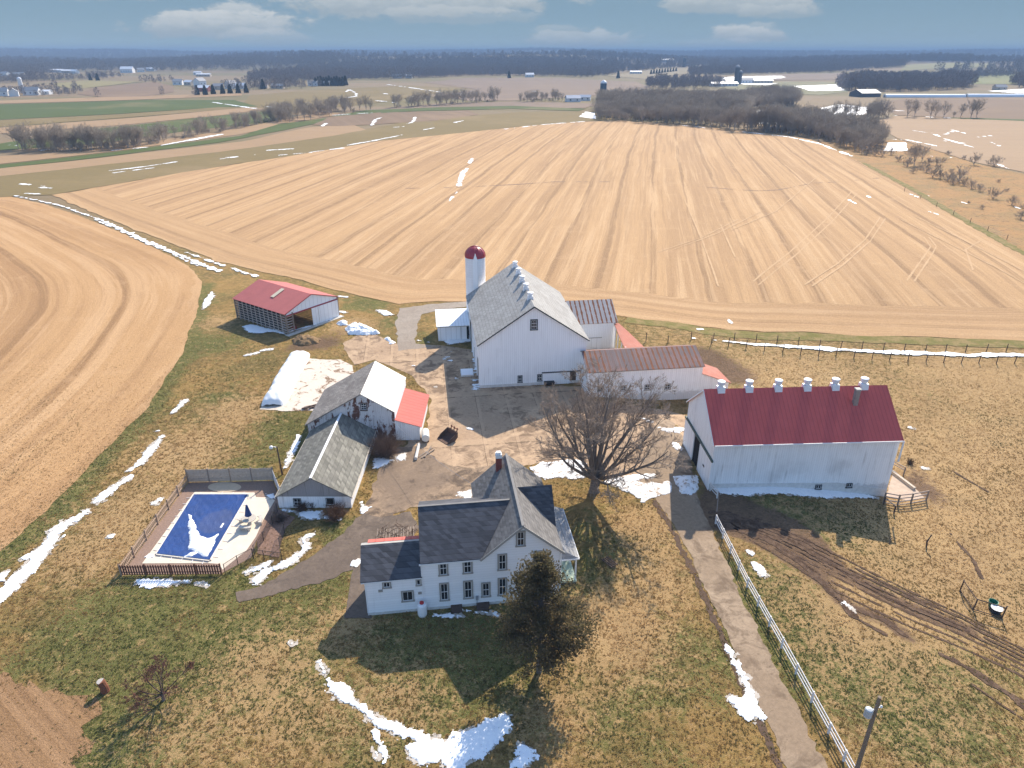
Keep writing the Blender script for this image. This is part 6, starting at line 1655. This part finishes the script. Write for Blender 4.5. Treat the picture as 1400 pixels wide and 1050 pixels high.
far_wood('thin clump above the brown field on the far left', [(192, 113), (238, 110), (238, 113), (196, 115)], 15, .5, .8, 22)
far_wood('trees by the far right silos', [(880, 118), (905, 114), (960, 112), (990, 112), (985, 119), (920, 124)], 10, .55, 1.05, 23)
far_wood('broken tree line along the far left fields', [(-40, 113), (60, 109), (150, 106.5), (152, 108), (60, 111), (-40, 116)], 10, .5, 1., 24)
far_wood('tree line on the slope right of the long wood', [(835, 98), (880, 94), (960, 88), (1000, 86.5), (1000, 88), (950, 91), (880, 97)], 13, .6, 1.1, 25)
far_wood('loose trees on the far right fields', [(1230, 108), (1300, 104), (1400, 100), (1500, 100), (1500, 103), (1400, 104), (1300, 108)], 13, .6, 1.1, 26)
# woods on the last ridges
rg = np.random.default_rng(8)
A_ = rg.uniform(-.72, .72, 26000); Rr_ = 2000 + 5300 * rg.uniform(0, 1, 26000) ** .9
X_, Y_ = np.sin(A_) * Rr_, np.cos(A_) * Rr_
pat_ = fbm(X_ / 900, Y_ / 420, 3, 5)
kk = (pat_ + .3 * sm(3000, 6000, Rr_)) > -.22
o = gn_scatter('ridge_wood', np.column_stack([X_[kk], Y_[kk]]), .9, 1.7, puffs, 9)
tag(o, 'blue hazy woods covering the last ridges', 'woodland', None, 'stuff')
# ================================================================== FAR FARMS
FWALL = plain('far_white_wall', (.7, .7, .7), .8, .1); FGREY = plain('far_grey_roof', (.28, .28, .29), .7, .2); FTAN = plain('far_tan_wall', (.5, .43, .35), .8, .1); FWROOF = plain('far_white_roof', (.72, .73, .75), .5, .1)
FBRN = plain('far_brown_roof', (.17, .12, .1), .8, .2); FBLUE = plain('far_blue_roof', (.24, .3, .4), .6, .1); FRED = plain('far_red_wall', (.3, .1, .07), .8, .2); FDARK = plain('far_dark_wall', (.07, .075, .085), .8, .2); FCREAM = plain('far_cream_roof', (.6, .55, .46), .6, .1)
def far_house(label, px, py, w, d, h, ridge, rz, wall, roof, name='farm_building', cat='building', win=True, group=None):
    p = at(px, py); k = thing(name, label, cat, tuple(p), R(rz), group)
    m = MB(); gable_walls(m, -w / 2, w / 2, -d / 2, d / 2, h, ridge, 'x', -1.5); m.build('wall', wall, k)
    gable_roof(k, roof, -w / 2, w / 2, -d / 2, d / 2, h, ridge, 'x', .5, .4, .2, 'roof', .15)
    if win:
        n_ = max(1, int(w / 5)); m = MB()
        for i in range(n_):
            x = -w / 2 + w * (i + .5) / n_; m.box(x - .7, x + .7, -d / 2 - .06, -d / 2, h * .35, h * .35 + 1.5)
        m.build('window', FDARK, k)
    return k
FH = [('white farmhouse at the far left edge of the left farm cluster', 4, 131, 13, 9, 5, 8.5, 15, FWALL, FGREY), ('white gabled house in the middle of the left farm cluster', 20, 131.5, 11, 9, 5, 8, -60, FWALL, FGREY), ('white barn with grey roof at the right of the left farm cluster', 45, 130, 16, 10, 5, 8.5, 10, FWALL, FGREY),
      ('low white shed behind the left farm cluster trees', 62, 129, 14, 8, 3.5, 5, 0, FWALL, FWROOF), ('pale house high above the left farm cluster', 27, 107, 18, 12, 6, 10, 20, FTAN, FGREY), ('pale house beyond the winding lane at far left', 8, 104, 14, 10, 5, 8, -10, FWALL, FGREY),
      ('long white farm shed on the far left hill', 78, 99, 30, 12, 5, 7, 5, FWALL, FWROOF), ('white roofed farm building beside the far left trees', 93, 100, 22, 12, 5, 7.5, 10, FTAN, FWROOF), ('small white house beside the far left trees', 103, 100.5, 15, 10, 5, 8, -20, FWALL, FWROOF),
      ('big white barn standing alone on the far left skyline fields', 175, 99.5, 26, 18, 8, 13, 8, FWALL, FWROOF), ('white house right of the lone far white barn', 193, 98.5, 15, 11, 5.5, 9, 30, FWALL, FGREY), ('pale farm building among trees on the far left skyline', 207, 97, 20, 12, 5, 8, 0, FWALL, FWROOF),
      ('long low shed with pale green front on the far fields', 279, 104.5, 28, 10, 4, 5.5, 0, FTAN, FWROOF), ('small pale shed behind the long low green-fronted shed', 271, 102.5, 16, 9, 5, 7, 0, FWALL, FWROOF),
      ('grey-roofed white house at the left end of the village', 244, 116, 13, 10, 5, 8, 10, FWALL, FGREY), ('small white house second from the left in the village', 259, 116.5, 12, 9, 4.5, 7, -15, FTAN, FWROOF), ('large white house with steep roof in the village', 274, 117.5, 14, 11, 7, 11, 70, FWALL, FGREY),
      ('red-walled house with white roof behind the dark cone trees', 280, 125, 15, 10, 4.5, 7, -10, FRED, FWROOF), ('grey house between the dark cone trees in the village', 299, 122.5, 12, 9, 4.5, 7.5, 20, FTAN, FGREY), ('tall white house behind the village row of cone trees', 316, 121, 13, 10, 6.5, 10, 60, FWALL, FGREY),
      ('white house at the right end of the village cone trees', 330, 121.5, 12, 9, 4.5, 7.5, 0, FWALL, FWROOF), ('small brown-roofed house near the village wood', 361, 121, 12, 9, 4, 6.5, 0, FTAN, FBRN), ('low pale house below the long wood', 380, 121, 16, 9, 3.5, 6, 0, FTAN, FGREY),
      ('white house beside the dark conifers below the long wood', 428, 117.5, 14, 10, 4.5, 7.5, 15, FWALL, FGREY), ('small pale house right of the dark conifers below the long wood', 447, 117, 12, 9, 4, 6.5, -15, FTAN, FGREY),
      ('grey house at the left corner of the far pink field', 543, 107, 18, 12, 5, 8, 10, FWALL, FBLUE), ('white shed beside the grey house on the far pink field', 559, 106.8, 14, 9, 5, 7.5, 0, FWALL, FWROOF),
      ('small white barn alone on the top edge of the far pink field', 724, 105.5, 17, 10, 5, 8, 10, FWALL, FWROOF), ('blue-roofed house left of the dark silo', 783, 139, 14, 9, 3.5, 6, 10, FWALL, FBLUE), ('pale blue-roofed shed between the house and the dark silo', 800, 137.5, 11, 8, 3.5, 5.5, -10, FWALL, FBLUE),
      ('white farm shed on the hill beyond the right wood', 869, 101, 26, 10, 4.5, 6.5, 0, FWALL, FWROOF), ('white barn on the far skyline field above the right wood', 912, 85, 50, 25, 7, 11, 0, FWALL, FWROOF), ('long white shed left of the far right silos', 989, 118, 40, 11, 4, 6, 5, FWALL, FWROOF),
      ('white barn between the far right silos and the long roof', 1021, 114, 20, 12, 5, 8, 0, FWALL, FGREY), ('long pale roofed shed right of the far right silos', 1042, 114, 30, 12, 4.5, 6.5, 0, FTAN, FWROOF),
      ('big open barn with cream roof beside the white greenhouses', 1182, 132, 24, 22, 4, 7.5, 12, FDARK, FCREAM), ('tiny white house on the far right field', 1338, 103, 16, 10, 4, 7, 0, FWALL, FWROOF), ('pale house beside the far right wood strip', 1366, 123, 14, 9, 4, 6.5, 0, FTAN, FGREY)]
for a in FH: far_house(*a)
def far_silo(label, px, py, r, h, mat, cap):
    p = at(px, py); k = thing('farm_silo', label, 'silo', tuple(p), 0)
    m = MB(); m.lathe([(r, -1), (r, h)], 14); m.build('shaft', mat, k)
    m = MB(); m.lathe([(r * 1.02, h), (r * .8, h + r * .5), (r * .3, h + r * .85), (.05, h + r * .9)], 14); m.build('dome', cap, k)
far_silo('dark blue silo with pale cap at the left end of the right wood', 824, 139, 3.2, 17, plain('blue_steel', (.05, .09, .14), .5), FWROOF)
far_silo('dark silo on the far hill above the right wood', 935, 92, 5, 22, FDARK, FDARK)
far_silo('tall dark silo in the far right farm', 1006, 115, 3.6, 24, FDARK, FGREY)
far_silo('shorter dark silo beside the tall one in the far right farm', 1010.5, 115, 3.2, 17, FDARK, FGREY)
far_silo('slim pale silo behind the left farm cluster', 31, 126, 2.4, 15, FWALL, FWROOF)
# long white greenhouses
for i, (x0, x1, y, lab) in enumerate(((1209, 1318, 133.2, 'left long white plastic greenhouse below the right wood'), (1321, 1560, 132.8, 'right long white plastic greenhouse below the right wood'))):
    a, b = at(x0, y), at(x1, y); d = b - a
    k = thing('greenhouse', lab, 'greenhouse', tuple(a), math.atan2(d.y, d.x))
    prof = [(4.2 * math.cos(t), .2 + 3.3 * math.sin(t)) for t in np.linspace(0, PI, 12)]
    m = MB(); m.prism([(u, z) for u, z in prof], 'x', .4, d.length); m.build('cover', plain('greenhouse_plastic', (.78, .79, .8), .4, .05), k)
    m = MB(); m.prism([(u * 1.02, z * 1.02) for u, z in prof], 'x', 0, .38); e = m.build('end_wall', FWALL, k)
    m = MB(); m.box(-.06, 0, -1.2, 1.2, 0, 2.3); m.build('door', FDARK, e)
# dark cone-shaped evergreens by the village
CONE = []
rng = np.random.default_rng(33)
def conifer(label, px, py, h, group):
    p = at(px, py)
    if not CONE:
        C = []; D = []; S = []
        for i in range(700):
            t = rng.uniform(.03, 1); a = rng.uniform(0, 2 * PI); rad = .26 * (1 - t) ** .8 * rng.uniform(.55, 1.1) + .01
            C.append((math.cos(a) * rad, math.sin(a) * rad, t)); D.append((math.cos(a), math.sin(a), .5)); S.append(.1)
        v, f = sprays(C, D, S, rng, 2, .7)
        tv, tf = tubes_np([(np.array([(0, 0, -.02), (0, 0, .5), (0, 0, .95)]), np.array([.035, .025, .008]))], 5)
        o = raw_mesh('conifer', np.concatenate([tv, v]), np.concatenate([tf, f + len(tv)]), plain('dark_needles', (.03, .04, .025), .9, .4)); CONE.append(o)
    else:
        o = CONE[0].copy(); COL.objects.link(o)
    o.location = tuple(p); o.scale = (h,) * 3; o.rotation_euler = (0, 0, rng.uniform(0, 6))
    return tag(o, label, 'tree', group)
for px, py in ((270, 130), (281, 130), (292, 129), (305, 128.5), (315, 128), (326, 127.5), (337, 127)): conifer('dark cone-shaped evergreen in the row before the village houses', px, py, 10, 'cone trees before the village')
for i in range(12): conifer('dark conifer in the windbreak below the long wood', 432 + i * 3.7, 117.5 - (i % 2) * .6, 11 + (i % 3), 'conifer windbreak')
for i in range(10): conifer('dark conifer in the short row on the far central hill', 890 + i * 3.8, 101.5 - i * .45, 9, 'conifer row on the far hill')
for px, py, h, lab in ((124, 110, 10, 'single dark round evergreen at the left of the far field pair'), (134, 110.5, 11, 'larger dark evergreen at the right of the far field pair'), (696, 107, 12, 'dark evergreen on the top edge of the far pink field'), (930, 88, 15, 'dark evergreen beside the far hill silo'), (845, 107, 12, 'dark evergreen on the far central lane'), (360, 122, 12, 'dark evergreen beside the brown-roofed village house')):
    conifer(lab, px, py, h, None)
# ================================================================== GRASS AND STUBBLE BLADES
def frame_poly(o, rz, a0, a1, b0, b1):
    c, s = math.cos(rz), math.sin(rz)
    return [(o[0] + a * c - b * s, o[1] + a * s + b * c) for a, b in ((a0, b0), (a1, b0), (a1, b1), (a0, b1))]
HO, BO = (-12.72, 46.79), (-4.70, 92.90)
KEEP_OFF = [p for nm, p in SHEETS if nm in ('yard', 'gravel_track', 'asphalt_yard', 'path', 'driveway', 'bunker_slab', 'pool_surround', 'pool_deck', 'barnyard_slab')]
FIELDS = [p for nm, p in SHEETS if nm == 'stubble_field']
KEEP_OFF += [frame_poly(HO, HT, 0, 17.2, 0, 8.8), frame_poly(HO, HT, 10.3, 19.2, 0, 11.4), frame_poly(BO, HT, 0, 15.8, 0, 22.5), frame_poly(BO, HT, 15, 36.5, -4.8, 3), frame_poly(BO, HT, 15.8, 26, 3, 21.5), frame_poly(BO, HT, -5.6, 0, 19.4, 25.6),
             frame_poly((22.39, 66.54), RT, -.2, 21.2, 0, 10.2), frame_poly((-39.45, 114.51), R(54.18), -.5, 12.2, -.9, 15), frame_poly((-18.79, 77.55), 0, -7.3, 7.1, 0, 9.9), frame_poly((-25.48, 62.89), 0, 0, 8, 0, 14.5), frame_poly((-6.35, 117.6), 0, -1.8, 1.8, -1.8, 1.8)]
BLADE = N('grass_blades', .9, .15)
bt = BLADE.attr('tint').outputs['Fac']
rp = BLADE.t.nodes.new('ShaderNodeValToRGB'); BLADE.put(rp.inputs[0], bt)
el = rp.color_ramp.elements
el[0].position = 0; el[0].color = (.085, .1, .024, 1); el[1].position = 1; el[1].color = (.5, .34, .17, 1)
for ps, cl in ((.25, (.12, .105, .032)), (.45, (.235, .148, .05)), (.7, (.37, .23, .1))):
    q = el.new(ps); q.color = cl + (1,)
BLADE_M = BLADE.out(rp.outputs[0])
tl = BLADE.t.nodes.new('ShaderNodeBsdfTranslucent'); mx = BLADE.t.nodes.new('ShaderNodeMixShader'); mx.inputs[0].default_value = .5
BLADE.t.links.new(rp.outputs[0], tl.inputs[0]); BLADE.t.links.new(BLADE.b.outputs[0], mx.inputs[1]); BLADE.t.links.new(tl.outputs[0], mx.inputs[2])
BLADE.t.links.new(mx.outputs[0], next(q for q in BLADE.t.nodes if q.type == 'OUTPUT_MATERIAL').inputs[0])
def blades(name, pts, tint, length, width, lean, per, seed, dirs=None):
    rg = np.random.default_rng(seed); n = len(pts)
    X = np.repeat(pts, per, 0) + rg.normal(0, .05, (n * per, 2)); T = np.repeat(tint, per) + rg.normal(0, .07, n * per)
    L = length * rg.uniform(.55, 1.35, n * per); W_ = width * rg.uniform(.6, 1.4, n * per)
    if dirs is None: az = np.repeat(rg.uniform(0, 6.28, n), per) + rg.normal(0, .9, n * per)
    else: az = np.repeat(dirs, per) + rg.normal(0, .7, n * per)
    inc = np.clip(rg.normal(lean, .25, n * per), .1, 1.45)
    d = np.stack([np.cos(az) * np.sin(inc), np.sin(az) * np.sin(inc), np.cos(inc)], 1)
    sd = np.stack([-np.sin(az), np.cos(az), np.zeros_like(az)], 1)
    B0 = np.column_stack([X, tz(X[:, 0], X[:, 1]) + .01])
    M1 = B0 + d * (L * .55)[:, None]; T1 = B0 + d * L[:, None] - np.array([0, 0, 1]) * (L * .12 * np.sin(inc))[:, None]; T1[:, 2] = np.maximum(T1[:, 2], B0[:, 2] + .015)
    V = np.stack([B0 - sd * (W_ * .35)[:, None], M1 - sd * (W_ * .5)[:, None], T1, M1 + sd * (W_ * .5)[:, None]], 1).reshape(-1, 3)
    o = raw_mesh(name, V, np.arange(len(V)).reshape(-1, 4), BLADE_M)
    a = o.data.attributes.new('tint', 'FLOAT', 'POINT'); a.data.foreach_set('value', np.repeat(np.clip(T, 0, 1), 4).astype(np.float32))
    return tag(o, kind='stuff')
rg = np.random.default_rng(77)
cand = np.column_stack([rg.uniform(-100, 100, 400000), 26 + 110 * rg.uniform(0, 1, 400000) ** 1.15])
half = (cand[:, 1] * .9 + 45 * .43) * .80 + 4
cand = cand[(np.abs(cand[:, 0]) < half) & (rg.uniform(0, 1, len(cand)) < 1 - .85 * sm(85, 134, np.hypot(cand[:, 0] * .6, cand[:, 1])))]
ok = np.ones(len(cand), bool)
for p_ in KEEP_OFF: ok &= poly_sdf(p_, cand[:, 0], cand[:, 1]) > .08
cand = cand[ok]
ok = np.ones(len(cand), bool)
for p_ in FIELDS: ok &= poly_sdf(p_, cand[:, 0], cand[:, 1]) > -.9 * rg.uniform(0, 1, len(cand)) ** 2
cand = cand[ok]
ii = np.clip(np.searchsorted(gx, cand[:, 0]), 0, len(gx) - 1); jj = np.clip(np.searchsorted(gy, cand[:, 1]), 0, len(gy) - 1)
gg, dd_, mm_ = G_[jj, ii], D_[jj, ii], M_[jj, ii]
nl = fbm(cand[:, 0] / 3.2, cand[:, 1] / 3.2, 4, 41); ns = fbm(cand[:, 0] / .8, cand[:, 1] / .8, 3, 42)
tint = .44 + .45 * nl + .16 * ns - .42 * gg + .22 * dd_
clump = fbm(cand[:, 0] / 1.1, cand[:, 1] / 1.1, 3, 43)
keep = (rg.uniform(0, 1, len(cand)) < .68 + .35 * clump) & (rg.uniform(0, 1, len(cand)) > mm_ * 1.1)
az = 6 * fbm(cand[:, 0] / 5, cand[:, 1] / 5, 2, 44)
blades('grass', cand[keep], tint[keep], .17, .055, 1.2, 4, 5, az[keep])
# stubble stalks on the near parts of the three stubble fields
for P_, wid_, seed_, bias in ((W2(LEFT_FIELD), 70000, 6, .72), (W2([(-160, 915), (0, 928), (62, 934), (108, 950), (130, 978), (118, 1012), (100, 1040), (70, 1100), (-160, 1100)]), 9000, 7, .5)):
    c2 = np.column_stack([rg.uniform(-85, -25, wid_), rg.uniform(26, 125, wid_)])
    c2 = c2[rg.uniform(0, 1, len(c2)) < 1 - sm(50, 118, c2[:, 1])]
    c2 = c2[(poly_sdf(P_, c2[:, 0], c2[:, 1]) < -.2) & (np.abs(c2[:, 0]) < (c2[:, 1] * .9 + 19) * .8 + 4)]
    row_ = .3 * np.sin(l_psi(c2[:, 0], c2[:, 1]) * 2 * PI / 5.2 + 2 * fbm(c2[:, 0] / 20, c2[:, 1] / 20, 2, 9)) if seed_ == 6 else 0
    t2 = bias + row_ + .4 * fbm(c2[:, 0] / 2., c2[:, 1] / 2., 4, 51) + .25 * rg.normal(0, 1, len(c2))
    blades('stubble', c2, t2, .16, .05, .8, 3, seed_)
# ================================================================== LIGHT, SKY, AIR, CAMERA
SUN_EL, SUN_AZ = R(36.4), R(22.5)        # azimuth from +Y toward +X
W = bpy.data.worlds.new('World'); SC.world = W; W.use_nodes = True
t = W.node_tree; bgN = t.nodes['Background']
class WN(N):
    def __init__(s): s.t = t; s.tc = t.nodes.new('ShaderNodeTexCoord')
w_ = WN()
sky = t.nodes.new('ShaderNodeTexSky'); sky.sky_type = 'NISHITA'; sky.sun_disc = False
sky.sun_elevation = SUN_EL; sky.sun_rotation = SUN_AZ; sky.altitude = 100; sky.air_density = 1.0; sky.dust_density = .6; sky.ozone_density = 2.0
SKY_S = .15
dirv = w_.tc.outputs['Generated']
x, y, z = w_.sep(dirv)
elev = w_.step(z, .06, .32)
# a slate-blue band of sky over the horizon, paler at its foot, under the open sky above
low = w_.mix(w_.step(z, -.02, .055), (.185, .248, .275), (.125, .19, .242))
low = w_.mix(w_.step(z, .0, .02), (.19, .262, .275), low)
u = w_.math('DIVIDE', x, w_.math('MAXIMUM', y, .05)); v = w_.math('DIVIDE', z, w_.math('MAXIMUM', y, .05))
uv = w_.comb(u, v, 0.)
cn = w_.noise(w_.map(uv, (26, 58, 1)), 1., 8, .62, .35); cn2 = w_.noise(w_.map(uv, (50, 110, 1), (0, 0, 0), (3, 1, 0)), 1., 5, .6)
def cl_dir(px, py):
    uu = (525 - py) / FPX; ww = (px - 700) / FPX
    dy = math.cos(PITCH) + uu * math.sin(PITCH); dz = -math.sin(PITCH) + uu * math.cos(PITCH)
    return ww / dy, dz / dy
mask = None; shade = None
for px, py, rx, ry, amt in ((300, 36, 120, 22, 1.), (318, 20, 45, 16, .9), (365, 52, 60, 14, .6), (575, 4, 190, 26, 1.), (620, 22, 120, 14, .55), (795, 55, 80, 14, .75), (770, 44, 40, 10, .5), (1010, 4, 110, 24, .95), (1060, 16, 60, 12, .6), (1028, 48, 56, 14, .95), (1040, 40, 30, 10, .6), (990, 60, 70, 8, .4), (150, -10, 120, 14, .5), (1300, -14, 150, 14, .4)):
    cu, cv = cl_dir(px, py); su = rx / 950.; sv = ry / 1050.
    a = w_.math('DIVIDE', w_.math('SUBTRACT', u, cu), su); b = w_.math('DIVIDE', w_.math('SUBTRACT', v, cv), sv)
    # flat bases: the lower half falls off faster
    b = w_.math('MULTIPLY', b, w_.math('SUBTRACT', 1.25, w_.math('MULTIPLY', w_.math('GREATER_THAN', b, 0.), .35)))
    d = w_.math('SQRT', w_.math('ADD', w_.math('MULTIPLY', a, a), w_.math('MULTIPLY', b, b)))
    d = w_.math('ADD', d, w_.math('MULTIPLY_ADD', cn, 1.7, -.85))
    k = w_.math('MULTIPLY', w_.step(d, 1.0, .66), amt)
    s_ = w_.math('MULTIPLY', k, w_.step(w_.math('ADD', b, w_.math('MULTIPLY_ADD', cn2, 1.2, -.6)), -.5, .9))
    mask = k if mask is None else w_.math('MAXIMUM', mask, k); shade = s_ if shade is None else w_.math('MAXIMUM', shade, s_)
ccol = w_.mix(shade, (.205, .235, .255), (.36, .365, .36))
low = w_.mix(w_.math('MULTIPLY', mask, .8), low, ccol)
col = w_.mix(elev, w_.gain(low, 1. / SKY_S), sky.outputs[0])
t.links.new(col, bgN.inputs['Color']); bgN.inputs['Strength'].default_value = SKY_S

sl = bpy.data.lights.new('sun', 'SUN'); sl.energy = 4.2; sl.angle = R(.55); sl.color = (1., .9, .755)
so = bpy.data.objects.new('sun', sl); COL.objects.link(so)
dv = Vector((math.sin(SUN_AZ) * math.cos(SUN_EL), math.cos(SUN_AZ) * math.cos(SUN_EL), math.sin(SUN_EL)))
so.rotation_euler = dv.to_track_quat('Z', 'Y').to_euler(); so.location = dv * 300

hz = bpy.data.materials.new('thin_haze'); hz.use_nodes = True; ht_ = hz.node_tree
for q in list(ht_.nodes):
    if q.type != 'OUTPUT_MATERIAL': ht_.nodes.remove(q)
pv = ht_.nodes.new('ShaderNodeVolumePrincipled'); pv.inputs['Density'].default_value = .00024; pv.inputs['Color'].default_value = (.56, .71, .9, 1); pv.inputs['Anisotropy'].default_value = -.5
ht_.links.new(pv.outputs[0], [q for q in ht_.nodes if q.type == 'OUTPUT_MATERIAL'][0].inputs['Volume'])
m = MB(); m.box(-9900, 9900, -320, 10900, -12, 84); o = m.build('haze', hz); tag(o, kind='stuff')

cd = bpy.data.cameras.new('camera'); cam = bpy.data.objects.new('camera', cd); COL.objects.link(cam)
cam.location = (0, 0, CAM_H); cam.rotation_euler = (PI / 2 - PITCH, 0, 0)
cd.sensor_width = 36; cd.sensor_fit = 'HORIZONTAL'; cd.lens = FPX / 1400 * 36; cd.clip_start = .5; cd.clip_end = 20000
SC.camera = cam
SC.view_settings.view_transform = 'Standard'; SC.view_settings.look = 'None'; SC.view_settings.exposure = 1.02; SC.view_settings.gamma = 1
SC.render.resolution_x = 1024; SC.render.resolution_y = 768
